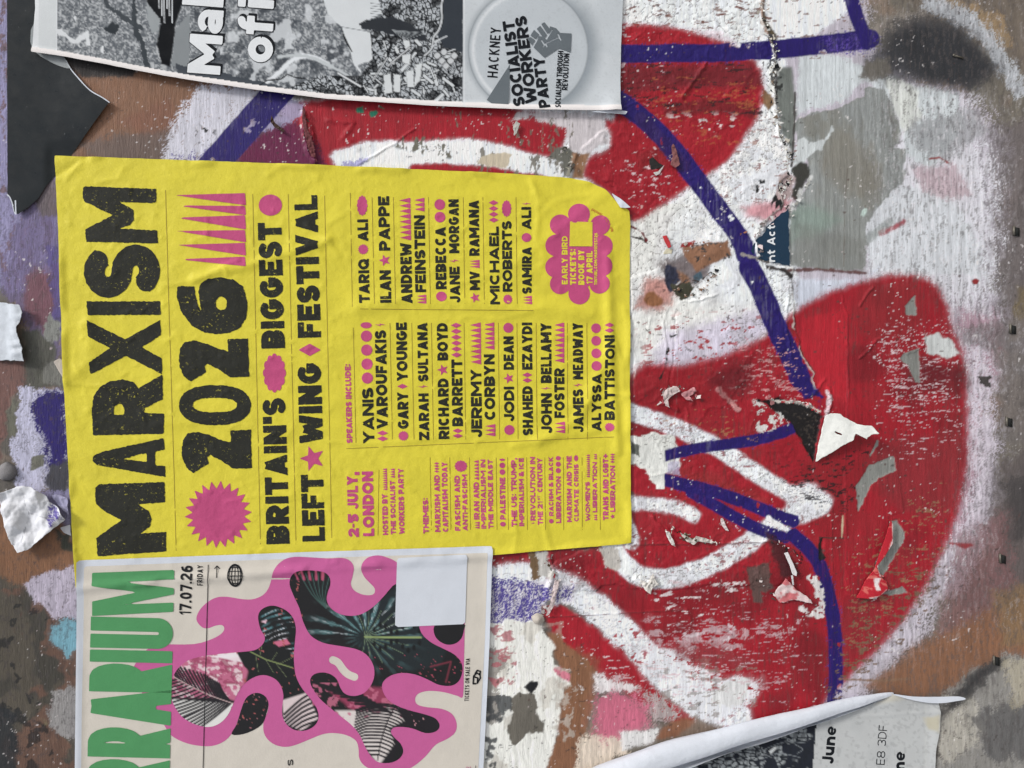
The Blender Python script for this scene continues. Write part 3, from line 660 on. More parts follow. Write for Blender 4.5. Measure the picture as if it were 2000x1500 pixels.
    C.poly([(1290, 205), (1380, 195), (1480, 205), (1470, 232), (1400, 222), (1300, 225)], (110, 28, 36), 8, .6, 6, 20, seed=75, alpha=.75)
    C.put(A, sstep(.60, .66, fbm(X, Y, 22, 6, oct=5, seed=76)) * ((X > 1205) & (X < 1490) & (Y > 122) & (Y < 225)) * .85, (48, 26, 30))
    C.put(A, sstep(.62, .68, fbm(X, Y, 16, 5, oct=4, seed=77)) * ((X > 1270) & (X < 1480) & (Y > 150) & (Y < 290)) * .6, (176, 100, 62))
    C.put(A, sstep(.60, .66, fbm(X, Y, 30, 12, oct=4, seed=78)) * sstep(0, 20, poly_sd(X, Y, [(1290, 215), (1420, 215), (1490, 230), (1440, 265), (1380, 275), (1300, 245)])) * .95, (230, 214, 214))
    C.put(A, sstep(.62, .68, fbm(X, Y, 30, 10, oct=4, seed=79)) * ((X > 1205) & (X < 1300) & (((Y > 50) & (Y < 75)) | ((Y > 122) & (Y < 142)))) * .9, (216, 190, 196))
    C.poly([(1240, 300), (1300, 285), (1340, 300), (1330, 330), (1250, 335)], (136, 30, 38), 8, .4, 5, seed=80, alpha=.7)
    # red band below the newspaper
    C.poly([(555, 205), (700, 190), (900, 200), (1030, 215), (1080, 235), (1112, 252), (1100, 285), (1075, 305), (1035, 300), (980, 282), (900, 272), (800, 276), (730, 275), (680, 288), (645, 305), (652, 345), (480, 350), (470, 300), (540, 240)], RED, 7, .45, 4, seed=81, sm=3)
    C.poly([(430, 345), (470, 260), (560, 225), (590, 260), (630, 300), (645, 345)], (76, 24, 72), 26, .7, 12, 30, seed=82, alpha=.8)
    C.poly([(470, 230), (540, 190), (600, 200), (590, 225), (540, 250), (480, 262)], (170, 164, 196), 12, .9, 6, seed=83, alpha=.9)
    C.poly([(660, 345), (670, 318), (720, 310), (680, 345)], (150, 146, 206), 12, .9, 4, seed=84, alpha=.8)
    C.poly([(790, 350), (805, 322), (860, 318), (960, 325), (1010, 335), (1100, 350)], RED, 5, .4, 4, seed=85)
    C.poly([(1000, 236), (1010, 218), (1180, 222), (1185, 280), (1150, 300), (1110, 296), (1105, 250), (1040, 230)], (206, 200, 204), 9, .8, 6, seed=86)
    C.put(A, sstep(.56, .62, fbm(X, Y, 14, 40, oct=5, seed=87)) * sstep(0, 8, poly_sd(X, Y, [(780, 262), (880, 262), (890, 315), (860, 312), (800, 300), (765, 290)])) , (112, 110, 98))
    C.put(A, sstep(.60, .66, fbm(X, Y, 14, 40, oct=5, seed=88)) * ((X > 850) & (X < 1120) & (Y > 215) & (Y < 345)) * .9, (118, 112, 100))
    C.poly([(935, 305), (960, 298), (998, 302), (990, 330), (960, 326), (935, 320)], (206, 194, 172), 2, .2, 6, 12, seed=89)
    C.poly([(1085, 290), (1105, 286), (1120, 300), (1118, 335), (1100, 345), (1096, 315), (1075, 305)], (112, 112, 104), 2, .2, 5, 10, seed=90)
    C.poly([(1118, 300), (1150, 300), (1140, 350), (1118, 348)], (150, 112, 84), 4, .3, 3, seed=91)
    for q in ([(694, 210), (708, 208), (710, 220), (698, 222)], [(722, 218), (738, 216), (736, 224), (724, 230)], [(742, 208), (752, 210), (750, 216)]): C.poly(q, (34, 122, 96), 1, 0, 3, 6, seed=92)
    C.put(A, sstep(.84, .87, fbm(X, Y, 7, oct=2, seed=93)) * ((X > 560) & (X < 1110) & (Y > 200) & (Y < 300)) * .9, (212, 204, 204))
    # ---- left strip
    C.poly([(120, 60), (600, 100), (520, 200), (420, 300), (400, 345), (100, 345), (140, 300)], BRN, 20, .5, 8, seed=94)
    C.poly([(120, 100), (280, 120), (260, 150), (160, 152), (130, 130)], (46, 42, 42), 8, .5, 5, seed=95)
    C.poly([(230, 345), (150, 280), (250, 260), (340, 250), (380, 345)], (104, 92, 88), 20, .7, 8, seed=96, alpha=.8)
    C.poly([(230, 240), (330, 190), (350, 250), (280, 262)], (130, 86, 70), 18, .5, 6, seed=97, alpha=.6)
    C.poly([(385, 160), (560, 170), (490, 230), (430, 300), (380, 345), (300, 345), (320, 280), (345, 220)], (206, 206, 218), 22, 1.0, 10, seed=98, dens=.78)
    C.poly([(310, 345), (330, 290), (400, 300), (395, 345)], (84, 72, 150), 20, 1.0, 6, seed=99, dens=.5)
    C.put(A, sstep(.64, .67, fbm(X, Y, 9, oct=3, seed=100)) * sstep(0, 20, poly_sd(X, Y, [(360, 260), (410, 220), (440, 230), (420, 290), (380, 290)])), (40, 40, 44))
    C.poly([(-400, -400), (30, -400), (24, 400), (60, 420), (110, 300), (120, 520), (100, 560), (-400, 580)], (150, 146, 186), 10, .7, 12, seed=101)
    C.put(A, sstep(.58, .63, fbm(X, Y, 9, 26, oct=4, seed=102)) * ((X < 120) & (Y < 560)) * .8, (112, 82, 82))
    C.poly([(30, 420), (112, 330), (125, 760), (40, 620), (0, 560)], (112, 100, 140), 26, .8, 14, seed=103, alpha=.85)
    C.poly([(60, 340), (110, 300), (112, 420), (80, 420)], (104, 92, 84), 14, .8, 6, seed=104, alpha=.8)
    C.poly([(50, 540), (112, 520), (105, 620), (88, 650), (68, 640), (50, 600)], (118, 78, 90), 12, .5, 6, seed=105)
    C.poly([(92, 480), (120, 480), (124, 660), (104, 640), (100, 560)], (86, 76, 140), 12, .8, 6, seed=106, alpha=.8)
    C.poly([(46, 640), (95, 655), (112, 700), (128, 752), (40, 760), (48, 700)], (86, 86, 78), 6, .4, 6, seed=107)
    C.poly([(84, 640), (100, 615), (118, 632), (114, 660), (98, 672)], (136, 138, 134), 2, .2, 5, 9, seed=108)
    C.poly([(80, 715), (112, 700), (130, 750), (85, 748)], (122, 122, 116), 5, .3, 5, seed=109)
    C.poly([(-60, 700), (44, 704), (50, 740), (20, 790), (0, 900), (-60, 900)], (116, 84, 78), 10, .5, 8, seed=110)
    C.poly([(38, 757), (130, 756), (136, 950), (30, 960), (20, 880)], (190, 190, 214), 10, 1.0, 5, seed=111, dens=.8)
    C.poly([(70, 765), (130, 757), (136, 945), (95, 940), (84, 860), (60, 820)], BLUE, 22, 1.0, 6, seed=112, dens=.92)
    C.poly([(92, 912), (134, 900), (136, 962), (95, 965)], (66, 66, 74), 8, .6, 5, seed=113)
    C.poly([(60, 890), (85, 888), (84, 914), (62, 920)], (112, 112, 102), 1.5, .3, 4, 8, seed=114)
    C.poly([(10, 800), (32, 780), (28, 850), (12, 850)], (104, 104, 92), 3, .4, 4, seed=115)
    C.poly([(30, 960), (136, 955), (138, 1040), (60, 1010)], (150, 146, 186), 10, .9, 6, seed=116, alpha=.8)
    C.poly([(-200, 960), (60, 980), (140, 1030), (150, 1110), (60, 1140), (0, 1160), (-200, 1170)], (132, 94, 68), 12, .4, 8, seed=117)
    C.poly([(105, 1035), (140, 1040), (142, 1075), (118, 1065)], (60, 62, 52), 7, .6, 5, seed=118)
    C.poly([(-200, 1150), (0, 1120), (60, 1160), (140, 1200), (150, 1520), (-200, 1700)], (84, 78, 68), 20, .6, 14, seed=119)
    C.put(A, sstep(.50, .6, fbm(X, Y, 50, oct=5, seed=120)) * ((X < 152) & (Y > 1150)) * .8, (62, 60, 54))
    C.put(A, sstep(.58, .66, fbm(X, Y, 60, oct=5, seed=121)) * ((X < 152) & (Y > 1150)) * .7, (116, 84, 70))
    C.put(A, sstep(.60, .64, fbm(X, Y, 24, oct=4, seed=122)) * ((X < 100) & (Y > 1180)) * .8, (22, 24, 26))
    C.put(A, sstep(.58, .70, fbm(X, Y, 44, oct=5, seed=123)) * ((X < 130) & (Y > 1300)) * .6, (128, 124, 96))
    C.poly([(42, 1142), (75, 1125), (140, 1105), (152, 1130), (152, 1215), (100, 1208), (60, 1165)], (186, 178, 196), 10, .9, 5, seed=124)
    C.poly([(100, 1225), (120, 1212), (152, 1210), (152, 1265), (135, 1285), (112, 1262), (98, 1240)], (122, 172, 190), 9, .7, 5, seed=125)
    C.poly([(98, 1350), (152, 1340), (150, 1440), (120, 1438), (98, 1420)], (150, 148, 148), 9, .9, 6, seed=126)
    C.poly([(-200, 1380), (35, 1390), (40, 1460), (30, 1560), (-200, 1600)], (36, 40, 44), 16, .6, 10, seed=127, alpha=.9)
    # ---- the big red field
    R1 = [(1225, 738), (1330, 712), (1420, 690), (1500, 650), (1560, 602), (1640, 562), (1750, 535), (1815, 545), (1845, 580), (1862, 640), (1884, 700), (1890, 800), (1888, 900), (1872, 1000), (1835, 1095), (1790, 1180), (1720, 1265), (1650, 1330), (1600, 1385), (1560, 1430), (1420, 1425), (1440, 1390), (1340, 1330), (1270, 1260), (1180, 1185), (1110, 1130), (1000, 1108), (940, 1115), (940, 1060), (1225, 1050)]
    C.poly(R1, RED, 13, .4, 4, seed=130, sm=3)
    C.poly([(1060, 1178), (1090, 1178), (1150, 1215), (1220, 1275), (1300, 1360), (1355, 1405), (1300, 1405), (1210, 1345), (1130, 1290), (1085, 1240), (1062, 1205)], RED, 8, .4, 4, seed=131, sm=3)
    C.put(A, sstep(.52, .66, fbm(X, Y, 120, oct=3, seed=132)) * sstep(0, 20, poly_sd(X, Y, R1)) * .8, DRED)
    C.put(A, sstep(.50, .66, fbm(X, Y, 46, oct=4, seed=259)) * sstep(0, 20, poly_sd(X, Y, R1)) * .35, (150, 44, 50))
    C.put(A, sstep(.60, .74, vn(X, Y, 2.6, 40, 260) * .6 + vn(X, Y, 2.2, 14, 261) * .4) * sstep(0, 20, poly_sd(X, Y, R1)) * sstep(.45, .6, fbm(X, Y, 90, oct=3, seed=262)) * .45, (104, 60, 60))
    C.poly([(1570, 620), (1655, 600), (1655, 790), (1600, 760), (1560, 680)], (196, 36, 52), 14, .3, 6, seed=133, alpha=.7)
    C.poly([(1655, 900), (1700, 880), (1680, 1010), (1640, 1080), (1560, 1000), (1560, 900)], (140, 26, 36), 16, .3, 8, seed=134, alpha=.7)
    C.poly([(1130, 1265), (1180, 1290), (1150, 1330), (1110, 1310)], (132, 96, 72), 10, .4, 5, seed=135, alpha=.5)
    for q, c_, so in (([(1225, 742), (1320, 722), (1420, 735), (1400, 790), (1300, 810), (1230, 790)], (150, 24, 36), 26), ([(1690, 560), (1780, 560), (1800, 640), (1720, 660), (1670, 620)], (140, 40, 46), 26), ([(1700, 880), (1880, 860), (1870, 980), (1760, 1000)], (136, 46, 52), 30), ([(1640, 1180), (1740, 1160), (1700, 1260), (1630, 1310)], (140, 40, 48), 26), ([(1200, 1160), (1300, 1180), (1420, 1170), (1400, 1210), (1260, 1220)], (150, 22, 36), 18), ([(1760, 700), (1880, 720), (1880, 760), (1780, 750)], (112, 28, 38), 18), ([(1240, 880), (1400, 930), (1500, 980), (1400, 970), (1300, 930)], (150, 46, 48), 14)):
        C.poly(q, c_, so, .5, 18, 40, seed=so + len(q), alpha=.65, sm=3)
    # white arms painted through it
    WL = (232, 237, 245)
    C.line([(1215, 800), (1300, 828), (1370, 858), (1440, 900), (1500, 940), (1560, 972), (1608, 985)], 33, WL, 5, .4, 3, seed=136, sm=5)
    C.poly([(1560, 945), (1604, 955), (1624, 976), (1608, 994), (1560, 1006), (1530, 1000)], WL, 9, .4, 5, seed=137, sm=3)
    C.line([(1600, 990), (1520, 1020), (1440, 1075), (1370, 1110), (1300, 1130), (1240, 1120), (1205, 1085), (1190, 1050)], 38, WL, 5, .4, 3, seed=138, sm=5)
    C.line([(1226, 984), (1275, 984), (1320, 992), (1352, 1006)], 27, WL, 6, .4, 4, seed=139, sm=4)
    C.line([(1215, 1010), (1228, 1040), (1232, 1060)], 30, WL, 4, .4, 4, seed=139)
    C.line([(950, 1135), (1030, 1125), (1100, 1145), (1160, 1185), (1230, 1250), (1300, 1320), (1370, 1372), (1440, 1400)], 54, WL, 10, .55, 5, seed=140, sm=5)
    wz = ((X > 1228) & (X < 1640) & (Y > 780)) | ((X > 960) & (Y > 1120) & (X < 1460)); lw = sstep(.35, .6, C.c[:, 1])
    C.put(A, wz * lw * sstep(.60, .66, fbm(X, Y, 11, 6, oct=4, seed=263)) * sstep(.42, .56, fbm(X, Y, 60, oct=2, seed=264)) * .8, (156, 70, 72))
    C.put(A, wz * lw * sstep(.50, .66, fbm(X, Y, 40, oct=4, seed=265)) * .30, (178, 170, 172))
    C.put(A, wz * lw * sstep(.05, .0, np.abs(fbm(X, Y, 26, 14, oct=4, seed=266) - .5)) * .45, (120, 104, 98))
    C.poly([(1170, 1070), (1210, 1070), (1215, 1110), (1200, 1115), (1180, 1100)], (196, 192, 186), 3, .3, 6, 12, seed=141)
    C.poly([(1228, 850), (1300, 846), (1312, 855), (1326, 880), (1325, 910), (1300, 925), (1300, 945), (1290, 952), (1262, 930), (1240, 905), (1228, 910)], (218, 220, 216), 2, .2, 8, 14, seed=142)
    C.poly([(1228, 905), (1260, 915), (1270, 935), (1258, 940), (1275, 958), (1228, 962)], RED, 2, .2, 6, 12, seed=143)
    C.poly([(1228, 855), (1245, 870), (1248, 892), (1232, 886)], (92, 96, 90), 2, .4, 5, 8, seed=144)
    # lilac, cream, brown at the lower middle
    C.poly([(935, 1150), (1070, 1130), (1128, 1140), (1118, 1178), (1060, 1185), (1062, 1225), (935, 1240)], (210, 208, 216), 6, .5, 6, seed=144)
    C.poly([(935, 1125), (1000, 1125), (1060, 1138), (1125, 1142), (1120, 1172), (1060, 1185), (1062, 1225), (935, 1240)], (82, 70, 150), 14, 1.0, 6, seed=145, dens=.55)
    C.poly([(935, 1215), (1060, 1215), (1072, 1240), (1098, 1250), (1080, 1272), (1090, 1300), (1112, 1338), (1100, 1370), (1095, 1430), (1062, 1520), (935, 1520)], (228, 229, 224), 2, .35, 12, 20, seed=146)
    C.put(A, sstep(.56, .66, fbm(X, Y, 30, oct=5, seed=143)) * ((X > 935) & (X < 1100) & (Y > 1215)) * .45, (176, 168, 156))
    C.poly([(1070, 1235), (1098, 1238), (1100, 1250), (1150, 1290), (1168, 1315), (1160, 1360), (1142, 1430), (1128, 1520), (1062, 1520), (1088, 1440), (1100, 1360), (1112, 1338), (1090, 1300), (1080, 1268)], (140, 98, 72), 5, .35, 4, seed=147)
    C.poly([(1165, 1318), (1185, 1320), (1250, 1345), (1220, 1352), (1165, 1348)], (222, 218, 220), 14, .8, 10, seed=149)
    C.poly([(1245, 1345), (1300, 1350), (1330, 1400), (1270, 1430), (1210, 1440), (1260, 1400)], (180, 168, 168), 26, 1.0, 12, seed=150, dens=.7)
    C.poly([(1130, 1440), (1210, 1428), (1230, 1470), (1130, 1520)], (222, 208, 192), 16, .95, 10, seed=151)
    C.poly([(1290, 1420), (1340, 1400), (1360, 1408), (1320, 1440), (1270, 1450)], (140, 96, 72), 9, .4, 4, seed=152)
    C.poly([(1158, 1400), (1172, 1362), (1215, 1352), (1262, 1376), (1268, 1410), (1235, 1438), (1180, 1440)], (208, 112, 138), 30, .75, 14, seed=148, sm=4)
    C.poly([(1210, 1432), (1290, 1420), (1280, 1450), (1215, 1465)], (216, 216, 216), 8, .6, 4, seed=152)
    C.poly([(998, 1362), (1015, 1350), (1044, 1358), (1048, 1390), (1062, 1412), (1060, 1432), (1030, 1430), (1010, 1455), (995, 1440)], (110, 106, 98), 2, .2, 7, 14, seed=153)
    C.poly([(1026, 1340), (1040, 1330), (1050, 1332), (1046, 1344), (1034, 1356)], (26, 28, 32), 1.5, .2, 3, 6, seed=154)
    C.poly([(1080, 1305), (1092, 1300), (1102, 1312), (1112, 1325), (1110, 1336), (1096, 1330)], (214, 130, 148), 2, .2, 4, 8, seed=155)
    C.poly([(935, 1270), (970, 1262), (985, 1300), (965, 1330), (975, 1400), (935, 1420)], (136, 130, 124), 8, .9, 14, 20, seed=156, alpha=.8)
    C.put(A, sstep(.56, .62, fbm(X, Y, 22, oct=4, seed=157)) * ((X > 935) & (X < 1000) & (Y > 1360)) * .9, (66, 70, 74))
    C.put(A, sstep(.56, .62, fbm(X, Y, 26, 14, oct=4, seed=158)) * ((X > 940) & (X < 1010) & (Y > 1210) & (Y < 1340)) * .8, (178, 92, 104))
    C.poly([(1032, 1078), (1050, 1075), (1060, 1110), (1052, 1130), (1040, 1132), (1036, 1100)], (120, 96, 70), 2, .3, 5, 8, seed=159)
    C.poly([(1048, 1078), (1066, 1076), (1075, 1110), (1082, 1118), (1072, 1130), (1050, 1124), (1052, 1100)], (196, 194, 190), 2, .3, 6, 8, seed=160)
    C.put(A, sstep(.66, .70, fbm(X, Y, 10, oct=3, seed=161)) * ((X > 1150) & (X < 1290) & (Y > 1215) & (Y < 1300)) * .9, RED)
    C.poly([(1262, 1262), (1330, 1275), (1400, 1325), (1440, 1320), (1492, 1326), (1462, 1375), (1400, 1405), (1350, 1395), (1300, 1330)], (222, 224, 230), 16, .6, 16, 22, seed=280, mask=keep(14, .60, .66, 281, 5))
    C.poly([(1395, 1345), (1420, 1330), (1472, 1325), (1458, 1345), (1448, 1372), (1420, 1382), (1392, 1372)], (214, 215, 216), 2, .2, 8, 14, seed=282)
    C.put(A, sstep(.60, .66, fbm(X, Y, 20, 9, oct=4, seed=283)) * ((X > 1290) & (X < 1480) & (Y > 1270) & (Y < 1400)) * .6, (142, 130, 122))
    C.poly([(1255, 1215), (1330, 1200), (1420, 1225), (1462, 1250), (1440, 1275), (1350, 1262), (1290, 1268)], (196, 170, 176), 14, .7, 16, 20, seed=284, mask=noisy(24, .47, .56, 285, 9), alpha=.8)
    C.poly([(1310, 1250), (1400, 1262), (1480, 1300), (1400, 1300), (1330, 1285)], (140, 60, 66), 16, .5, 12, seed=286, alpha=.6)
    # brown and pink blotch in the white
    C.poly([(1250, 575), (1262, 545), (1295, 540), (1320, 560), (1312, 590), (1285, 605), (1262, 605), (1240, 600)], (200, 148, 140), 14, .4, 6, seed=162)
    C.poly([(1256, 580), (1268, 570), (1290, 580), (1296, 592), (1275, 600), (1258, 592)], (148, 100, 68), 3, .2, 4, seed=163, sm=3)
    C.poly([(1280, 520), (1320, 500), (1350, 490), (1400, 500), (1380, 540), (1350, 560), (1310, 545)], (86, 62, 62), 14, .5, 8, seed=164, alpha=.85)
    C.poly([(1330, 482), (1420, 470), (1430, 500), (1400, 512), (1360, 530), (1340, 505)], (146, 106, 82), 4, .3, 5, seed=165)
    C.poly([(1298, 516), (1318, 522), (1330, 548), (1318, 556), (1308, 572), (1302, 560), (1298, 540)], (48, 52, 72), 2.5, .3, 5, 9, seed=166)
    C.poly([(1322, 528), (1340, 540), (1352, 560), (1330, 552)], (140, 104, 82), 4, .2, 3, seed=167)
    C.poly([(1312, 556), (1345, 552), (1360, 562), (1345, 578), (1330, 585), (1318, 578)], (66, 66, 52), 2, .6, 5, 8, seed=168)
    C.poly([(1350, 540), (1368, 530), (1372, 545), (1355, 555)], (46, 86, 104), 2, .2, 3, seed=169, alpha=.8)
    C.put(A, sstep(.62, .66, fbm(X, Y, 9, oct=3, seed=170)) * ((X > 1345) & (X < 1430) & (Y > 475) & (Y < 510)) * .9, (52, 56, 60))
    C.poly([(1330, 476), (1356, 472), (1352, 482), (1328, 484)], (160, 50, 50), 1.5, .1, 3, seed=171)
    # drips and specks of red on the white
    C.put(A, sstep(.665, .69, fbm(X, Y, 14, 7, oct=3, seed=172)) * sstep(0, 60, poly_sd(X, Y, [(1225, 600), (1500, 580), (1560, 620), (1400, 760), (1225, 760)])) * .95, (172, 60, 66))
    for q in ([(1303, 675), (1308, 680), (1303, 693), (1299, 692), (1301, 684)], [(1308, 655), (1322, 653), (1318, 658), (1309, 660)], [(1286, 738), (1294, 726), (1296, 728), (1288, 744)]): C.poly(q, (24, 26, 26), 1, 0, 2, 5, seed=173)
    # ---- blues
    def bl(pts, wd, seed, **k):
        C.line(pts, wd + 16, (84, 66, 156), 9, 1.0, 2, seed=seed + 600, sm=5, dens=.30)
        C.line(pts, wd + 1, BLUE, 1.6, .25, .5, 10, seed=seed, sm=5, mask=lambda x_, y_: keep(22, .74, .78, seed + 300)(x_, y_) * (1 - .10 * sstep(.5, .9, vn(x_, y_, 2.5, 18, seed + 5)) * sstep(.4, .6, fbm(x_, y_, 70, oct=2, seed=seed + 7))), **k)
    bl([(1200, 106), (1300, 105), (1400, 104), (1508, 98)], 34, 180); bl([(1502, 99), (1560, 92), (1620, 86), (1700, 76)], 36, 181)
    C.poly([(1600, 70), (1700, 52), (1720, 78), (1690, 112), (1620, 112)], (96, 76, 168), 16, 1.0, 6, seed=182, dens=.4)
    bl([(1660, -20), (1672, 30), (1688, 68), (1694, 84)], 27, 183)
    bl([(1205, 195), (1250, 228), (1290, 265), (1330, 312), (1370, 365), (1405, 412), (1430, 445), (1450, 478), (1456, 500)], 37, 184)
    bl([(1462, 522), (1480, 555), (1500, 600), (1520, 650), (1545, 700), (1562, 740)], 40, 185)
    C.line([(1545, 700), (1565, 740), (1585, 775), (1602, 800)], 32, BLUE, 3, .4, 6, 14, seed=186, mask=keep(30, .50, .56, 187))
    C.line([(1250, 232), (1300, 285), (1335, 325)], 26, (60, 34, 70), 5, .6, 4, seed=187, alpha=.35)
    bl([(560, 160), (520, 205), (470, 262), (420, 318), (390, 355)], 56, 188)
    bl([(1298, 890), (1350, 878), (1400, 870), (1460, 862), (1510, 850), (1548, 836)], 21, 189)
    bl([(1300, 938), (1340, 948), (1400, 962), (1450, 980), (1500, 1000), (1548, 1018)], 24, 190)
    bl([(1350, 962), (1400, 990), (1450, 1018), (1500, 1040), (1532, 1050)], 22, 191)
    C.line([(1500, 1012), (1545, 1040)], 9, WL, 2, .3, 2, seed=194)
    bl([(1550, 1046), (1592, 1088), (1612, 1140), (1626, 1200), (1632, 1270), (1632, 1330), (1628, 1400)], 27, 192)
    C.poly([(1280, 875), (1297, 875), (1298, 905), (1297, 955), (1280, 955)], (218, 220, 216), 1, 0, 1, seed=195)
    C.poly([(1302, 905), (1326, 900), (1328, 928), (1302, 926)], (190, 184, 214), 4, .8, 3, seed=192, alpha=.7)
    for q in ([(1500, 240), (1508, 244)], ): pass
    # streaks and rubs that show the ground through the red
    def rub(pts, seed, col=(218, 206, 210), sx=26, sy=5, lo=.60, al=.95, soft=25):
        idx = C._box(pts, 5); xx, yy = C.x[idx], C.y[idx]; sd_ = poly_sd(xx, yy, pts) + 16 * (fbm(xx, yy, 30, oct=3, seed=seed + 1) - .5); C.put(idx, sstep(lo - .02, lo + .05, fbm(xx, yy, sx, sy, oct=5, seed=seed) + .05 * (C.rnd[idx] - .5) - .10 * sstep(soft, 0, sd_)) * sstep(-2, 6, sd_) * al, col)
    rub([(1690, 640), (1880, 600), (1900, 900), (1740, 920), (1700, 780)], 200, (216, 190, 196), 22, 2.6, .615, .8, 50)
    rub([(1690, 620), (1880, 620), (1880, 800), (1740, 820), (1690, 700)], 196, (224, 210, 214), 9, 3, .63, .8, 40)
    rub([(1230, 1190), (1500, 1150), (1620, 1290), (1600, 1400), (1300, 1390), (1200, 1260)], 201, (210, 180, 188), 34, 2.6, .63, .7, 60)
    rub([(1270, 1110), (1560, 1120), (1600, 1380), (1350, 1390)], 197, (206, 176, 182), 46, 34, .645, .8, 60)
    rub([(1270, 1110), (1450, 1100), (1480, 1190), (1400, 1250), (1260, 1200)], 202, (222, 212, 214), 30, 12, .625, .9, 40)
    rub([(1290, 1210), (1450, 1190), (1470, 1290), (1300, 1300)], 203, (214, 200, 206), 30, 15, .60, .85, 50)
    rub([(1440, 660), (1560, 650), (1580, 790), (1480, 790), (1420, 760)], 204, (216, 160, 162), 18, 4, .575, .8, 40)
    rub([(1640, 1080), (1860, 900), (1860, 1100), (1700, 1250), (1640, 1290)], 205, (150, 120, 90), 14, 5, .63, .7)
    rub([(1500, 900), (1640, 880), (1660, 1000), (1560, 1000)], 206, (30, 22, 26), 24, 5, .60, .9)
    rub([(1600, 880), (1710, 860), (1700, 1010), (1640, 1020)], 207, (24, 22, 26), 14, 6, .62, .9)
    rub([(1340, 930), (1560, 990), (1560, 1010), (1400, 960)], 208, (60, 40, 110), 16, 6, .62, .5)
    rub([(1100, 1250), (1360, 1290), (1330, 1380), (1180, 1350)], 209, (216, 196, 200), 44, 4, .625, .8, 40)
    rub([(1150, 300), (1330, 260), (1330, 400), (1230, 420)], 210, (222, 196, 200), 14, 8, .66)
    rub([(1690, 1100), (1880, 1080), (1800, 1220), (1640, 1380), (1600, 1380)], 211, (120, 96, 76), 16, 7, .60, .9, 10)
    rub([(1230, 780), (1420, 800), (1560, 900), (1300, 850)], 212, (180, 130, 90), 12, 6, .64, .7)
    rub([(1080, 1300), (1130, 1300), (1130, 1450), (1085, 1450)], 213, (190, 180, 170), 14, 14, .56, .7)
    C.poly([(1380, 740), (1420, 700), (1470, 700), (1450, 760), (1410, 760)], (112, 26, 36), 10, .4, 6, seed=214, alpha=.6)
    C.line([(1402, 760), (1425, 785), (1440, 800)], 9, (214, 150, 150), 2, .3, 5, 8, seed=215)
    C.poly([(1460, 1108), (1500, 1100), (1502, 1130), (1514, 1150), (1488, 1158), (1492, 1178), (1470, 1176)], (92, 82, 78), 3, .5, 6, 12, seed=216, alpha=.85)
    C.poly([(1495, 1040), (1530, 1060), (1560, 1120), (1530, 1130), (1510, 1090)], (60, 30, 36), 6, .4, 6, 12, seed=217, alpha=.85)
    C.line([(1585, 1130), (1600, 1145), (1602, 1200)], 17, (218, 214, 214), 1.5, .2, 5, 7, seed=218, mask=keep(9, .56, .6, 219))
    C.line([(1565, 1190), (1602, 1204)], 12, (218, 214, 214), 1.5, .2, 5, 7, seed=219, mask=keep(8, .55, .6, 220))
    C.poly(HOLE, (24, 21, 24), 1.5, 0, 4, 9, seed=220)
    rub([(1470, 780), (1530, 800), (1545, 830), (1490, 850), (1465, 840)], 221, (214, 214, 212), 12, 9, .52, .95, 5)
    rub([(1540, 800), (1600, 810), (1592, 890)], 222, (74, 66, 60), 5, 5, .60, .7, 3)
    C.line([(1505, 782), (1530, 784), (1555, 786), (1580, 792), (1600, 805)], 4, (214, 208, 200), 1, 0, 3, 6, seed=223)
    C.line([(1614, 765), (1620, 775), (1613, 812)], 8, (212, 190, 196), 1.5, .2, 4, 6, seed=224)
    for c in CHIPS:
        C.poly([(a + (a - c[0][0]) * 0, b) for a, b in c], (140, 142, 138), 1, 0, 2.5, 7, seed=225)
    C.poly([(1600, 1048), (1606, 1050), (1606, 1078), (1612, 1090), (1600, 1095), (1597, 1075)], (26, 24, 26), 1.2, .2, 2, 6, seed=226)
    C.line([(1600, 1050), (1648, 1052)], 2.5, (70, 50, 46), 1, .2, 1, seed=227); C.line([(1646, 1008), (1644, 1050)], 4, (206, 190, 160), 1.4, .3, 1.5, seed=228)
    C.poly([(1806, 660), (1830, 650), (1860, 665), (1875, 690), (1850, 700), (1810, 690)], (204, 208, 208), 4, .4, 5, 12, seed=229)
    C.poly([(1800, 712), (1880, 725), (1885, 745), (1800, 740)], (110, 26, 38), 8, .5, 4, seed=230, alpha=.8)
    C.poly([(1910, 735), (1935, 738), (1930, 755), (1912, 750)], (66, 62, 62), 3, .7, 5, 8, seed=231)
    C.poly([(1898, 548), (1905, 544), (1912, 548), (1908, 556), (1900, 555)], (146, 40, 44), 1.5, 0, 1, seed=232)
    C.line([(1325, 640), (1310, 1060)], 0.8, (150, 110, 110), 1, 0, 1, seed=233, alpha=.5)
    C.line([(1656, 620), (1655, 760), (1652, 900)], 1.5, (96, 26, 36), 1, 0, .6, seed=234, alpha=.8)
    C.line([(1625, 985), (1626, 1050), (1628, 1180)], 1.2, (96, 30, 36), .8, 0, .6, seed=235, alpha=.7)
    C.line([(1240, 1064), (1400, 1063), (1540, 1056)], 2, (110, 44, 48), 1, 0, 1, seed=236, alpha=.7)
    C.line([(1070, 1206), (1200, 1199), (1330, 1191)], 1.6, (110, 44, 48), 1, 0, 1, seed=237, alpha=.7)
    C.line([(1640, 1326), (1720, 1330), (1780, 1325)], 4, (140, 110, 88), 2, .4, 2, seed=238, alpha=.9)
    C.poly([(1848, 1060), (1895, 1062), (1900, 1066), (1885, 1072)], (150, 60, 66), 3, .3, 3, seed=239)
    lw = sstep(.30, .55, C.c[:, 1]) * ((X > 1228) & (X < 1560) & (Y > 225) & (Y < 780))
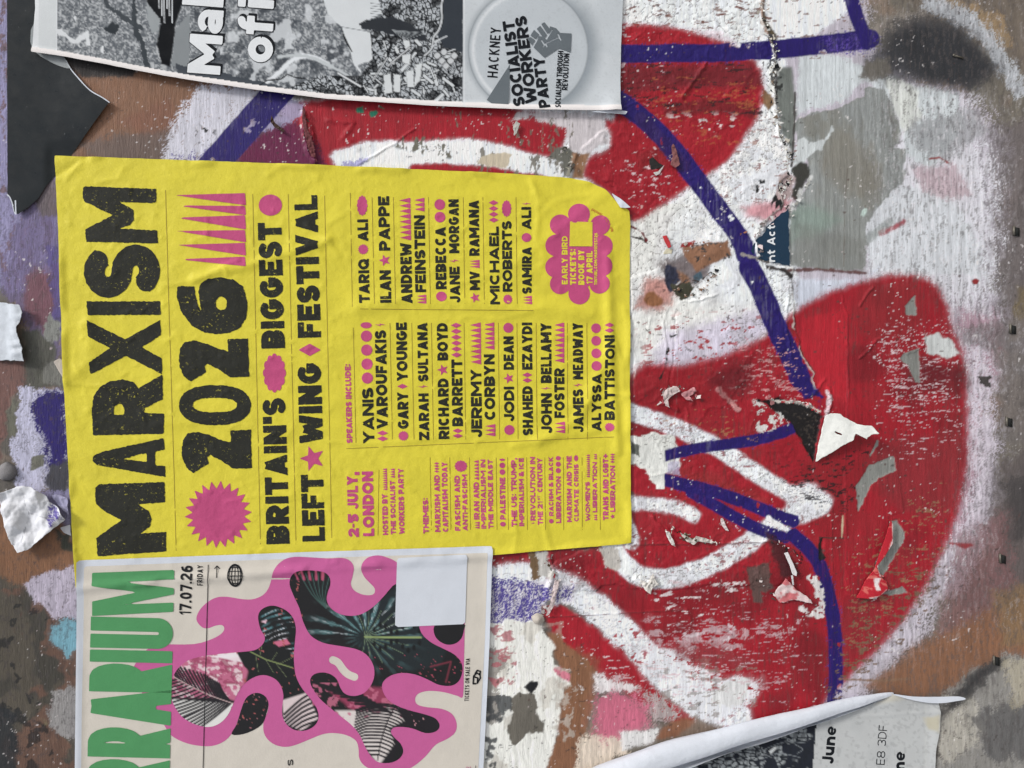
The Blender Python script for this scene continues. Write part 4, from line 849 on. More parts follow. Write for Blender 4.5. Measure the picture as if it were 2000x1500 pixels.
    C.put(A, lw * sstep(.035, .0, np.abs(fbm(X, Y, 34, 26, oct=5, seed=267) - .5)) * sstep(.44, .60, fbm(X, Y, 120, oct=2, seed=268)) * .55, (132, 122, 116))
    C.put(A, lw * sstep(.5, .68, fbm(X, Y, 36, oct=4, seed=269)) * .28, (176, 172, 176))
    C.put(A, lw * sstep(.64, .68, fbm(X, Y, 18, 5, oct=4, seed=270)) * ((X > 1400) & (Y < 400)) * .8, (140, 92, 86))
    C.line([(1320, 560), (1345, 545), (1368, 552), (1378, 540), (1390, 530)], 2, (60, 44, 40), .8, 0, 3, 6, seed=271)
    C.line([(1234, 462), (1252, 466), (1270, 480)], 1.6, (60, 54, 50), .8, 0, 3, 6, seed=272); C.line([(1258, 640), (1270, 652), (1292, 654)], 1.4, (90, 84, 80), .8, 0, 2, 6, seed=273)
    C.line([(1300, 700), (1296, 724), (1288, 750)], 2, (40, 34, 34), .8, 0, 3, 6, seed=274); C.line([(1228, 440), (1250, 452), (1262, 470)], 3, (110, 26, 34), 1.5, .2, 4, 8, seed=275)
    C.poly([(1380, 745), (1430, 715), (1475, 725), (1462, 770), (1410, 785)], (104, 24, 34), 14, .5, 10, seed=276, alpha=.6)
    C.line([(1450, 498), (1480, 505), (1500, 512)], 7, (150, 144, 142), 2, .4, 4, 7, seed=277); C.line([(1500, 522), (1530, 528), (1545, 540)], 9, (52, 46, 46), 3, .4, 4, 8, seed=278)
    C.line([(1540, 528), (1600, 526), (1690, 534)], 6, (104, 74, 74), 3, .5, 3, 8, seed=279)
    # hairline crackle of the old white layers and dark dirt in it
    wy = worley(X + 5 * vn(X, Y, 9, seed=4), Y + 5 * vn(X, Y, 9, seed=5), 15, 1)
    crk = (1 - sstep(.0, .07, wy)) * sstep(.42, .62, fbm(X, Y, 90, oct=2, seed=21)) * sstep(-6, 6, poly_sd(X, Y, OLD_PAPER))
    lum = C.c.mean(1)
    C.put(A, crk * .75 * sstep(.3, .55, lum), (120, 112, 108))
    C.put(A, sstep(.80, .83, fbm(X, Y, 6.5, 5, oct=2, seed=240)) * sstep(.45, .6, fbm(X, Y, 120, oct=2, seed=244)) * .6, (60, 54, 52))
    C.put(A, sstep(-.6, .8, dots(X, Y, 26, .5, 2.8, 1)) * sstep(.48, .62, fbm(X, Y, 150, oct=2, seed=257)) * .75, (84, 62, 58))
    C.put(A, sstep(.82, .85, fbm(X, Y, 5, 5, oct=2, seed=241)) * sstep(.5, .62, fbm(X, Y, 90, oct=2, seed=246)) * .7, (226, 222, 222))
    C.put(A, sstep(-.5, .8, dots(X, Y, 21, .30, 2.0, 2)) * sstep(.50, .62, fbm(X, Y, 110, oct=2, seed=258)) * .7 * (1 - .9 * sstep(-30, 10, poly_sd(X, Y, [(1715, 95), (1800, 30), (1910, 80), (1945, 150), (1830, 165)]))), (214, 200, 202))
    # torn rims of the old paper layers, white fibres on one side and grime on the other
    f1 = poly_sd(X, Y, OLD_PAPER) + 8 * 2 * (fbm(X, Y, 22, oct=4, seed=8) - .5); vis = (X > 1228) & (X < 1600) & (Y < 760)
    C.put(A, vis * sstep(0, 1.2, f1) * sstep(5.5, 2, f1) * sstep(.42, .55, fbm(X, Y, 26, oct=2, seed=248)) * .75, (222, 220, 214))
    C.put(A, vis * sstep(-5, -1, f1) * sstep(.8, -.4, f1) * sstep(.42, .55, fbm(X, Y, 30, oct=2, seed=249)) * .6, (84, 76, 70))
    # dry scuffed texture of the overspray on bare ply at the right
    dry = sstep(1650, 1760, X) * sstep(40, -10, poly_sd(X, Y, R1))
    C.put(A, dry * sstep(.56, .70, .45 * vn(X, Y, 2.6, 15, 250) + .3 * vn(X, Y, 5, 9, 251) + .25 * C.rnd) * .5, (92, 86, 86))
    C.put(A, dry * sstep(.60, .74, .45 * vn(X, Y, 2.4, 13, 252) + .3 * vn(X, Y, 4, 8, 253) + .25 * C.rnd) * .45 * sstep(.07, .26, C.c.mean(1)) * (1 - .75 * sstep(0, 60, Y - 1500 + .35 * (X - 1100))), (226, 224, 230))
    lft = (X < 150) * 1.0
    C.put(A, lft * sstep(.58, .72, .5 * vn(X, Y, 3, 12, 254) + .25 * vn(X, Y, 5, 5, 255) + .25 * C.rnd) * .45, (70, 64, 66))
    C.c *= (1 + .22 * (fbm(X, Y, 160, oct=4, seed=256) - .5))[:, None]
    # brush grain picked out along the ply
    g = vn(X, Y, 3.2, 70, 242) * .6 + vn(X, Y, 2.2, 24, 243) * .4
    off = sstep(4, -10, poly_sd(X, Y, OLD_PAPER))
    C.c *= (1 + (g - .5)[:, None] * (.16 + .30 * off[:, None]))
    lum = C.c.min(1); C.c *= (1 + .16 * sstep(.35, .62, lum))[:, None]
    return np.clip(C.c, 0.004, 0.90)

def build_wall():
    def axis(a, b, lo, hi):
        dense = np.arange(a, b + 1, 2.0); l1 = np.arange(a - 480, a, 8.0); r1 = np.arange(b + 8, b + 480, 8.0)
        l2 = np.arange(lo, a - 490, 60.0); r2 = np.arange(b + 520, hi, 60.0)
        return np.concatenate([l2, l1, dense, r1, r2])
    ax = axis(-24, 2024, -1700, 4300); ay = axis(-24, 1524, -2600, 4000)
    gx, gy = np.meshgrid(ax, ay); x = gx.ravel(); y = gy.ravel()
    H = np.zeros(x.size)
    H = wall_height(x, y)
    V = P(x, y, H); nx = len(ax); ny = len(ay)
    i = np.arange(nx - 1)[None, :] + np.arange(ny - 1)[:, None] * nx; i = i.ravel()
    q = np.stack([i, i + nx, i + nx + 1, i + 1], 1)
    root = empty('plywood_hoarding', 1000, 750, 'weathered plywood hoarding sprayed with red, white and dark blue graffiti behind all the posters', 'hoarding')
    mesh('painted_board', V, q[:, ::-1], M_wall, root, wall_colour(x, y), smooth_sh=True)
    return root
build_wall()
WALL = Sheet(-100, -100, 2100, 1600, 4, lambda x, y: wall_height(x.ravel().copy(), y.ravel().copy()).reshape(x.shape))

# ------------------------------------------------------------------ pavement
def build_ground():
    n = 40; a = np.concatenate([-np.geomspace(60, .3, n // 2), np.geomspace(.3, 60, n // 2)])
    gx, gy = np.meshgrid(a, -np.geomspace(0.02, 80, n)); X = gx.ravel(); Y = gy.ravel()
    i = (np.arange(n - 1)[None, :] + np.arange(n - 1)[:, None] * n).ravel()
    o = mesh('pavement', np.stack([X, Y, np.zeros(X.size)], 1), np.stack([i, i + n, i + n + 1, i + 1], 1)[:, ::-1], M_pave)
    tag(o, 'grey pavement at the foot of the hoarding', kind='structure')
build_ground()

# ================================================================== YELLOW POSTER
YP = POSTERS['yellow']
Y_CREASE = [([(700, 600), (800, 585), (1000, 600), (1150, 610)], 16, 2.72), ([(380, 545), (430, 530), (480, 520), (640, 470)], 10, 2.72), ([(1050, 860), (1130, 820), (1190, 680)], 12, 3.4), ([(1185, 500), (1190, 700), (1205, 880)], 10, 4.08),
            ([(1040, 360), (1060, 400), (1130, 440)], 8, 1.8), ([(1000, 870), (1100, 850), (1200, 835)], 7, 1.6), ([(600, 560), (760, 610), (900, 760)], 14, 1.2), ([(300, 830), (420, 820), (560, 850)], 8, .8),
            ([(780, 940), (830, 985), (880, 1020), (930, 1038)], 3, .9), ([(1060, 1000), (1065, 1040), (1075, 1080)], 6, 1.8), ([(130, 560), (170, 600), (180, 700), (135, 745)], 14, 1.6), ([(600, 440), (640, 470), (660, 500)], 6, 1.4), ([(110, 345), (150, 320), (185, 300)], 5, -1.4), ([(880, 560), (1000, 520), (1180, 380)], 10, 1.2)]
def yellow_h(x, y):
    h = 3.2 + 2.0 * (fbm(x, y, 150, oct=3, seed=60) - .5) + 1.5 * (fbm(x, y, 34, oct=4, seed=61) - .5)
    pk = fbm(x, y, 15, oct=2, seed=62); h = h + 1.0 * sstep(.66, .9, pk)
    h = h + 1.8 * sstep(980, 1230, x) * (fbm(x, y, 60, 110, oct=3, seed=63) - .42)
    for pts, wd, amp in Y_CREASE: h = h + amp * np.exp(-(seg_dist(x, y, pts) / wd) ** 2)
    h = h + 4.5 * sstep(110, 0, np.hypot(x - 1200, y - 395)) + 3.0 * sstep(22, 0, np.abs(x - 1228)) * sstep(430, 900, y) * sstep(1060, 900, y)
    for pts, wd, amp in Y_SHARP: h = h + amp * np.exp(-(seg_dist(x + 6 * (vn(x, y, 30, seed=7) - .5), y + 6 * (vn(x, y, 30, seed=8) - .5), pts) / wd) ** 1.2)
    ed = poly_sd(x, y, YP); h = h + 3.2 * sstep(16, 0, np.abs(ed)) * sstep(.48, .66, fbm(x, y, 70, oct=2, seed=66))
    return np.maximum(h, 1.2)
Y_SHARP = [([(1035, 350), (1052, 400), (1048, 470)], 3.5, 1.6), ([(640, 470), (600, 500), (560, 512)], 3, 1.2), ([(670, 420), (640, 440)], 3, 1.1), ([(128, 744), (170, 752), (240, 760)], 2.6, 1.4), ([(1225, 775), (1190, 770), (1150, 782), (1120, 815)], 3, 1.5),
           ([(1190, 640), (1212, 700), (1215, 780)], 4, 1.8), ([(900, 620), (980, 625), (1060, 600)], 4, 1.2), ([(640, 860), (720, 868), (800, 862), (900, 850)], 3.5, 1.2), ([(850, 880), (870, 910), (880, 940)], 3, 1.0), ([(320, 560), (380, 548), (470, 505)], 3.5, 1.2), ([(440, 980), (520, 960), (560, 965)], 3, .9), ([(240, 330), (230, 350), (190, 356)], 4, 1.2), ([(130, 352), (160, 318)], 3, 1.6), ([(1000, 1000), (1008, 1050), (1002, 1080)], 4, 1.4), ([(1150, 380), (1090, 390), (1060, 420)], 4, 1.2)]
YS = Sheet(90, 290, 1250, 1170, 4, yellow_h)
YR = empty('festival_poster', 690, 700, 'large yellow festival poster with black and pink letterpress lettering, rounded folded corner', 'poster')
def yfield(x, y):
    f = poly_sd(x, y, YP) + .8 * (fbm(x, y, 14, oct=2, seed=64) - .5)
    t = np.maximum(np.abs(y - 776) - 1.3, 1214 - x + 2 * (vn(x, y, 4, seed=5) - .5)); return np.minimum(f, t)
shape('paper_sheet', yfield, (98, 298, 1238, 1156), 4, YS.h, M_yel, YR)
# turned-over corner showing the grey back
fl = [(1190, 379), (1208, 391), (1227, 408), (1218, 409), (1207, 408)]
shape('folded_corner', lambda x, y: poly_sd(x, y, fl), (1186, 376, 1230, 412), 1.5, lambda x, y: YS.h(x, y) + 2.2 + .10 * np.abs(x - 1190), M_white, YR)

def lean(x, y, yref): return x + 0.05 * (1228 - x) / 1120 * (y - yref)
def ytext(txt, cap, base, y0, y1, yref, mat, wt=.27, rough=.35, lift=.5, gap=.07):
    A = (lean(base, y0, yref), y0); B = (lean(base, y1, yref), y1)
    Ink().text(txt, A, B, base - cap, wt, gap, rough).build('lettering', YS, lift, mat, YR)
def ysym(kind, cap, base, y0, y1, yref, n=1):
    I = Ink(); cap = float(cap); w_ = base - cap; ys = np.linspace(y0, y1, n + 1)
    for k in range(n):
        ya, yb = ys[k], ys[k + 1]; yc = (ya + yb) / 2; hh = abs(yb - ya) / 2; cx = lean((cap + base) / 2, yc, yref)
        if kind == 'c': (I.poly([(cx + w_ / 2 * math.cos(a_), yc + min(hh * .92, w_ / 2) * math.sin(a_)) for a_ in np.linspace(0, 2 * math.pi, 25)[:-1]], 1.8) if w_ > 14 else I.circle(cx, yc, w_ / 2, min(hh * .92, w_ / 2)))
        elif kind == 'd': I.poly(diamond(cx, yc, w_ / 2, hh * .9), 1.8 if w_ > 30 else 1.0)
        elif kind == 't':
            bx = lean(base, yc, yref); I.poly([(bx, ya), (bx - w_, yc), (bx, yb)], 1.3)
        elif kind == 's': I.poly(star(cx, yc, w_ * .55), 1.8 if w_ > 30 else 1.0)
        elif kind == 'b':
            p = [(cx + (w_ * .5 if q % 2 else w_ * .40) * math.cos(q * math.pi / 16), yc + (min(hh, w_) if q % 2 else min(hh, w_) * .8) * math.sin(q * math.pi / 16)) for q in range(32)]
            I.X.append(np.array([cx] + [a for a, b in p])); I.Y.append(np.array([yc] + [b for a, b in p])); I.q.append(np.zeros((0, 4), np.int64)); I.p += [[I.n, I.n + 1 + q, I.n + 1 + (q + 1) % 32] for q in range(32)]; I.n += 33
        elif kind == 'f':
            nn = 12; I.field(lambda x, y: np.maximum(1 - np.hypot((x - cx) / (w_ * .40), (y - yc) / (hh * .82)), np.max([.11 - np.hypot((x - cx) / w_ - .39 * math.cos(q * 2 * math.pi / nn), (y - yc) / (2 * hh) - .40 * math.sin(q * 2 * math.pi / nn)) for q in range(nn)], 0)), (cx - w_ / 2, yc - hh, cx + w_ / 2, yc + hh), max(w_ / 24, .7))
        elif kind == 'z':
            I.tri([(cx - w_ * .5, yc - hh * .1), (cx + w_ * .05, yc + hh * .6), (cx, yc - hh * .05)]); I.tri([(cx + w_ * .5, yc + hh * .1), (cx - w_ * .05, yc - hh * .6), (cx - .3, yc + hh * .05)])
    nm = {'c': 'printed_dot', 'd': 'printed_diamond', 't': 'printed_spikes', 's': 'printed_star', 'b': 'printed_starburst', 'f': 'printed_flower', 'z': 'printed_bolt'}[kind]
    I.build(nm, YS, .5, M_pink, YR)
# title line
RG = 1.5
I = Ink()
I.poly([(163, 368), (168, 365), (306, 370), (306, 397), (236, 396), (250, 404), (262, 410), (263, 430), (255, 440), (236, 447), (308, 451), (309, 476), (170, 473), (167, 449), (221, 421), (167, 395), (163, 388)], 1.8, RG)
I.glyph('S', np.array([315.0, 579]), np.array([-.03, -1.0]), 102, 148, 40, rough=RG * .8, rows=74)
I.poly([(171, 589), (314, 589), (315, 615), (173, 616)], 1.8, RG)
I.poly([(172, 626), (246, 663), (314, 625), (315, 655), (278, 678), (317, 700), (317, 731), (247, 695), (177, 732), (176, 708), (216, 680), (173, 657)], 1.8, RG)
I.poly([(183, 850), (321, 847), (321, 808), (283, 806), (283, 797), (319, 780), (318, 732), (271, 758), (262, 746), (240, 741), (215, 745), (195, 757), (184, 775), (180, 800)], 1.8, RG, holes=[[(223, 810), (224, 795), (232, 788), (240, 790), (244, 800), (243, 810)]])
I.poly([(321, 855), (322, 877), (304, 882), (304, 908), (323, 910), (324, 931), (190, 908), (182, 900), (184, 890), (200, 882)], 1.8, RG, holes=[[(241, 896), (287, 884), (288, 902)]])
I.poly([(187, 952), (195, 945), (322, 941), (324, 980), (270, 984), (292, 998), (298, 1012), (294, 1027), (276, 1041), (325, 1038), (326, 1076), (250, 1081), (192, 1086), (189, 1050), (200, 1042), (238, 1015), (205, 998), (188, 983)], 1.8, RG)
I.build('title_lettering', YS, .5, M_ink, YR)
I = Ink()
I.poly([(347, 561), (355, 559), (380, 560), (383, 580), (388, 598), (394, 608), (391, 590), (388, 570), (392, 555), (405, 546), (430, 542), (455, 546), (475, 560), (484, 590), (482, 620), (470, 640), (450, 650), (425, 653), (400, 650), (375, 636), (355, 610), (346, 580)], 1.8, RG, holes=[[(433 + 11 * math.cos(a * .45), 593 + 13 * math.sin(a * .45)) for a in range(14)]])
two = [(485, 661), (487, 736), (450, 737), (425, 720), (405, 710), (400, 715), (403, 727), (385, 738), (373, 746), (360, 735), (352, 718), (350, 700), (353, 680), (362, 668), (380, 665), (405, 672), (430, 682), (446, 686), (445, 663)]
I.poly(two, 1.8, RG); I.poly([(a + 5.5, b + 178) for a, b in two], 1.8, RG)
se = lambda cx, cy, a, b, p: [(cx + a * np.sign(math.cos(t)) * abs(math.cos(t)) ** p, cy + b * np.sign(math.sin(t)) * abs(math.sin(t)) ** p) for t in np.linspace(0, 2 * math.pi, 40)[:-1]]
I.poly(se(420.5, 791, 70, 39, .85), 1.8, RG, holes=[se(420.5, 791, 43, 14, .8)])
I.build('year_lettering', YS, .5, M_ink, YR)
Ink().poly(star(427, 1004, 66, 22, .76, 176), 1.6).build('printed_starburst', YS, .5, M_pink, YR)
I = Ink()
for ya, yt, yb, xt in ((378, 382, 402, 342), (403, 402, 421, 343), (421, 426, 449, 345), (450, 452, 474, 346), (475, 479, 500, 347), (502, 507, 521, 348)): I.poly([(479, ya), (xt, yt), (481, yb)], 2.2)
I.build('printed_spikes', YS, .5, M_pink, YR)
ytext("BRITAIN'S", 521, 566, 1061, 777, 1061, M_ink, .31, .7); ysym('f', 515, 560, 766, 691, 766)
ytext('BIGGEST', 511, 557, 680, 435, 680, M_ink, .31, .7); ysym('c', 505.5, 551, 424, 379, 400)
ytext('LEFT', 591, 635, 1056, 926, 1056, M_ink, .33, .7); ysym('s', 587, 634, 917, 873, 894)
ytext('WING', 585, 631, 864, 709, 864, M_ink, .31, .7); ysym('d', 583, 627, 697, 670, 683)
ytext('FESTIVAL', 582, 627, 659, 382, 659, M_ink, .31, .7)
def row(cap, base, yref, items, wt=.27, rough=.35):
    for it in items:
        if it[0] == 'T': ytext(it[1], cap, base, it[2], it[3], yref, M_ink, wt, rough)
        elif it[0] == 'P': ytext(it[1], cap, base, it[2], it[3], yref, M_pink, wt, rough * .5)
        else: ysym(it[0], cap, base, it[1], it[2], yref, it[3] if len(it) > 3 else 1)
R = row
R(677, 688.5, 865, [('P', 'SPEAKERS INCLUDE:', 865, 711)])
R(709, 731, 860, [('T', 'YANIS', 866, 757), ('c', 752, 643, 4), ('c', 642, 629)])
R(736, 758, 855, [('d', 862, 840, 2), ('T', 'VAROUFAKIS', 837, 645), ('z', 639, 630)])
R(777, 798, 850, [('b', 861, 841), ('T', 'GARY', 837, 766), ('d', 760, 749), ('T', 'YOUNGE', 744, 630)])
R(818, 838, 858, [('T', 'ZARAH', 859, 768), ('z', 760, 750), ('T', 'SULTANA', 745, 630)])
R(856, 877, 857, [('T', 'RICHARD', 857, 739), ('s', 733, 712), ('T', 'BOYD', 704, 631)])
R(883, 904, 857, [('d', 856, 836, 2), ('T', 'BARRETT', 832, 702), ('d', 699, 630, 6)])
R(920, 941, 854, [('T', 'JEREMY', 854, 721), ('t', 712, 630, 8)])
R(946, 967, 852, [('t', 852, 828, 3), ('T', 'CORBYN', 820, 692), ('t', 683, 630, 6)])
R(984, 1004, 839, [('c', 850, 829), ('T', 'JODI', 823, 755), ('s', 749, 729), ('T', 'DEAN', 722, 657), ('c', 651, 630)])
R(1020, 1040, 850, [('T', 'SHAHED', 850, 754), ('d', 748, 727, 2), ('T', 'EZAYDI', 722, 630)])
R(1056, 1077, 846, [('T', 'JOHN', 846, 768), ('z', 763, 754), ('T', 'BELLAMY', 748, 631)])
R(1082, 1102, 846, [('t', 846, 823, 3), ('T', 'FOSTER', 816, 719), ('t', 709, 630, 8)])
R(1118, 1138, 844, [('T', 'JAMES', 844, 760), ('z', 757, 747), ('T', 'MEADWAY', 741, 631)])
R(1154, 1173, 842, [('T', 'ALYSSA', 842, 730), ('c', 727, 629, 4)])
R(1179, 1198, 834, [('b', 843, 825), ('T', 'BATTISTONI', 820, 655), ('d', 651, 630, 2)])
R(701, 722, 590, [('T', 'TARIQ', 592, 506), ('b', 498, 477), ('T', 'ALI', 472, 429), ('f', 422, 383)])
R(742, 764, 590, [('T', 'ILAN', 592, 528), ('s', 519, 499), ('T', 'PAPPE', 490, 384)])
R(783, 805, 590, [('T', 'ANDREW', 593, 475), ('t', 470, 387, 8)])
R(811, 832, 590, [('t', 594, 576, 3), ('T', 'FEINSTEIN', 571, 421), ('t', 414, 387, 3)])
R(851, 872, 590, [('c', 590, 569), ('T', 'REBECCA', 565, 444), ('c', 437, 388, 2)])
R(878, 898, 590, [('T', 'JANE', 592, 521), ('z', 515, 505), ('T', 'MORGAN', 495, 390)])
R(917, 937, 590, [('s', 592, 572), ('T', 'MV', 567, 530), ('t', 524, 508, 3), ('T', 'RAMANA', 500, 392)])
R(956, 975, 590, [('T', 'MICHAEL', 595, 443), ('d', 436, 391, 4)])
R(981, 1000, 590, [('b', 595, 575), ('T', 'ROBERTS', 570, 432), ('f', 424, 392)])
R(1019, 1038, 590, [('t', 595, 578, 3), ('T', 'SAMIRA', 574, 483), ('c', 474, 455), ('T', 'ALI', 449, 405), ('z', 402, 395)])
R(680, 701, 1045, [('P', '2-5 JULY,', 1048, 921)], .30); R(709, 731, 1045, [('P', 'LONDON', 1046, 920)], .30)
R(747, 758, 1040, [('P', 'HOSTED BY', 1044, 964), ('t', 957, 914, 10)]); R(763, 773, 1040, [('P', 'THE SOCIALIST', 1043, 938), ('t', 933, 914, 4)]); R(779, 790, 1040, [('P', 'WORKERS PARTY', 1042, 914)])
R(826, 837, 1040, [('P', 'THEMES:', 1041, 972)])
R(849, 860, 1038, [('P', 'MARXISM AND', 1038, 927), ('d', 923, 902, 4)]); R(864, 875, 1038, [('P', 'CAPITALISM TODAY', 1038, 902)])
R(888, 899, 1036, [('P', 'FASCISM AND', 1036, 928)]); R(887, 912, 910, [('f', 921, 899)]); R(903, 913, 1036, [('P', 'ANTI-FASCISM', 1036, 926)])
R(925, 936, 1030, [('t', 1032, 1018, 3), ('P', 'IRAN AND', 1014, 941), ('t', 937, 898, 6)]); R(939, 949, 1030, [('P', 'IMPERIALISM IN', 1032, 897)]); R(953, 963, 1030, [('P', 'THE MIDDLE EAST', 1032, 897)])
R(976, 987, 1028, [('c', 1028, 1018), ('P', 'PALESTINE', 1014, 932), ('c', 928, 902, 2), ('c', 900, 895)])
R(998, 1009, 1028, [('P', 'THE US: TRUMP,', 1028, 894)]); R(1013, 1023, 1028, [('P', 'IMPERIALISM & ICE', 1027, 894)])
R(1035, 1045, 1024, [('z', 1024, 1018), ('P', 'REVOLUTION IN', 1016, 892)]); R(1049, 1059, 1024, [('P', 'THE 21', 1024, 979), ('P', 'CENTURY', 961, 894)])
Ink().text('ST', (1053.5, 976), (1053, 967), 4.5, .26).build('lettering', YS, .5, M_pink, YR)
R(1071, 1080, 1020, [('c', 1022, 1012), ('P', 'RACISM & BLACK', 1007, 892)]); R(1085, 1095, 1020, [('P', 'LIBERATION', 1021, 930), ('c', 925, 900, 2), ('c', 899, 890)])
R(1106, 1116, 1018, [('P', 'MARXISM AND THE', 1019, 890)]); R(1120, 1129, 1018, [('P', 'CLIMATE CRISIS', 1018, 906), ('b', 901, 888)])
R(1142, 1151, 1016, [('P', "WOMEN'S", 1017, 940), ('t', 932, 887, 11)]); R(1156, 1165, 1014, [('t', 1016, 1004, 3), ('P', 'LIBERATION', 1000, 902), ('t', 897, 886, 3)])
R(1176, 1187, 1014, [('P', 'TRANS AND LGBT+', 1015, 886)]); R(1190, 1200, 1012, [('s', 1013, 1003), ('P', 'LIBERATION', 999, 909), ('d', 904, 885, 4)])
# dotted rules
def rule(a, b, n='ruled_line'): Ink().strip(a, b, 1.0).build(n, YS, .3, M_rule, YR)
for a, b in (((324, 372), (345, 1075)), ((494, 380), (509, 1062)), ((563, 380), (578, 1055)), ((634, 383), (648, 1050)), ((684, 378), (688, 600)), ((690, 640), (695, 865)), ((703, 604), (1040, 607)), ((676, 876), (1197, 853)), ((738, 1045), (740, 917))):
    rule(a, b)
for xx in (766, 808, 846, 909, 975, 1011, 1048, 1108, 1146): rule((lean(xx, 630, 860), 631), (xx, 858))
for xx in (731, 772, 840, 907, 945, 1009): rule((lean(xx, 385, 590), 386), (xx, 594))
for xx in (842, 880, 918, 970, 992, 1029, 1064, 1100, 1136, 1171): rule((lean(xx, 893, 1035), 893), (xx, 1034))
# flower badge
def badge(x, y):
    f = 50 - np.hypot(x - 1129, (y - 497) * .62)
    lob = [(1129, 420, 21), (1093, 440, 20), (1170, 441, 19), (1085, 480, 21), (1174, 481, 21), (1085, 522, 21), (1174, 520, 20), (1093, 555, 20), (1169, 555, 19), (1130, 574, 21)]
    f = 42 - np.hypot((x - 1129), (y - 497) * .60)
    for a, b, r_ in lob: f = np.maximum(f, r_ - np.hypot(x - a, y - b))
    return f
Ink().field(badge, (1062, 396, 1197, 598), 1.6).build('flower_badge', YS, .5, M_pink, YR)
def btext(t, cap, base, y0, y1, wt=.27): Ink().text(t, (base, y0), (base, y1), base - cap, wt, .1).build('lettering', YS, .9, M_yel, YR)
btext('EARLY BIRD', 1096, 1107.5, 556, 462, .25); btext('TICKETS:', 1112, 1124, 557, 487); btext('BOOK BY', 1128, 1140, 557, 489); btext('17 APRIL', 1144, 1156, 555, 491); btext('TINYURL.COM/MARXFEST26', 1159, 1165, 557, 456, .22)
Ink().tri([(1111.5, 434), (1155, 435), (1155.5, 482), (1111, 481.5)]).build('blank_code_panel', YS, .9, M_yel, YR)
I = Ink(); st = 'Not to be flyposted'; R0 = 82
cc = np.array([1126.0, 478.0])
for k, c in enumerate(st):
    a = math.radians(22 - 0 * k) ; th = math.radians(-20 - k * 2.55); rr = np.array([math.cos(th), math.sin(th)])
    pa = cc + rr * 75; u = np.array([rr[1], -rr[0]])
    if c != ' ': I.glyph(c if c in 'Notbefysd' or c in 'plo' else 'o', pa, u, 3.0, 5.6, .8, rows=12)
I.build('lettering', YS, .5, M_yinkr, YR)

# ================================================================== WHITE GIG POSTER (lower left)
TP = POSTERS['terra']
def terra_h(x, y):
    h = np.maximum(yellow_h(x, y), 2.0) * sstep(-14, -2, poly_sd(x, y, POSTERS['yellow'])) + 2.0 * sstep(-2, -14, poly_sd(x, y, POSTERS['yellow'])) + 2.8 + 1.1 * (fbm(x, y, 130, oct=2, seed=70) - .5)
    return h + 2.5 * sstep(18, 0, np.abs(x - 152)) + 1.6 * sstep(14, 0, np.abs(x - 957))
TSH = Sheet(130, 1050, 980, 1810, 6, terra_h)
TR = empty('gig_poster', 555, 1290, 'off-white gig poster with green condensed title and rose blob artwork of tropical leaves', 'poster')
shape('paper_sheet', lambda x, y: poly_sd(x, y, TP), (140, 1060, 968, 1795), 6, TSH.h, M_white, TR)
inner = [(166, 1105), (560, 1090), (951, 1078), (946, 1250), (938, 1400), (921, 1750), (158, 1775), (162, 1400), (165, 1250)]
Ink().poly(inner, 6).build('printed_ground', TSH, .3, M_beige, TR)
PK = [(262, 1308), (272, 1285), (292, 1264), (320, 1257), (380, 1256), (415, 1246), (434, 1235), (439, 1225), (434, 1219), (422, 1220), (408, 1225), (397, 1224), (387, 1214), (385, 1203), (393, 1187), (408, 1173), (425, 1165), (445, 1164), (470, 1168), (492, 1169), (512, 1162), (524, 1149), (530, 1132), (534, 1115), (542, 1102), (556, 1091), (575, 1086), (605, 1087), (640, 1089), (668, 1088), (684, 1094), (691, 1107), (688, 1126), (685, 1139), (691, 1151), (706, 1159), (722, 1161), (731, 1157), (731, 1147), (722, 1137), (711, 1125), (705, 1110), (708, 1097), (719, 1087), (738, 1083), (758, 1088), (775, 1097), (800, 1120), (908, 1200), (906.5, 1250), (905, 1300), (903.5, 1357), (893, 1357), (868, 1350), (838, 1347), (817, 1352), (810, 1363), (815, 1374), (835, 1379), (862, 1382), (882, 1392), (891, 1410), (888, 1428), (872, 1441), (850, 1452), (830, 1475), (805, 1495), (780, 1504), (740, 1503), (715, 1495), (702, 1480), (700, 1460), (695, 1444), (676, 1433), (650, 1429), (628, 1432), (603, 1442), (578, 1452), (558, 1456), (538, 1452), (522, 1440), (515, 1424), (516, 1406), (523, 1388), (525, 1372), (519, 1358), (506, 1351), (492, 1353), (480, 1363), (472, 1382), (466, 1402), (456, 1426), (440, 1444), (415, 1454), (385, 1453), (358, 1446), (334, 1432), (320, 1410), (300, 1380), (275, 1345)]
CAPS = [(650, 1287), (660, 1292), (670, 1306), (680, 1315), (692, 1320)]
def pinkf(x, y):
    f = poly_sd(x, y, smooth(PK, 3, True)); f = np.minimum(f, 906.8 - .018 * (y - 1218) - x)
    return np.minimum(f, seg_dist(x, y, smooth(CAPS, 3)) - 7.5)
Ink().field(pinkf, (255, 1080, 910, 1510), 2.2).build('blob_artwork', TSH, .6, M_tpink, TR)
PH1 = [(336, 1335), (340, 1318), (350, 1302), (370, 1287), (400, 1279), (430, 1275), (461, 1272), (497, 1268), (513, 1257), (518, 1243), (510, 1228), (506, 1214), (505, 1200), (511, 1189), (525, 1182), (540, 1182), (560, 1191), (573, 1206), (578, 1226), (576, 1252), (574, 1285), (578, 1318), (590, 1342), (606, 1362), (619, 1382), (622, 1400), (614, 1415), (596, 1424), (576, 1423), (560, 1412), (552, 1395), (552, 1375), (554, 1355), (548, 1335), (535, 1322), (515, 1316), (495, 1321), (476, 1335), (463, 1355), (455, 1375), (445, 1395), (430, 1410), (410, 1417), (385, 1413), (360, 1400), (345, 1382), (336, 1360)]
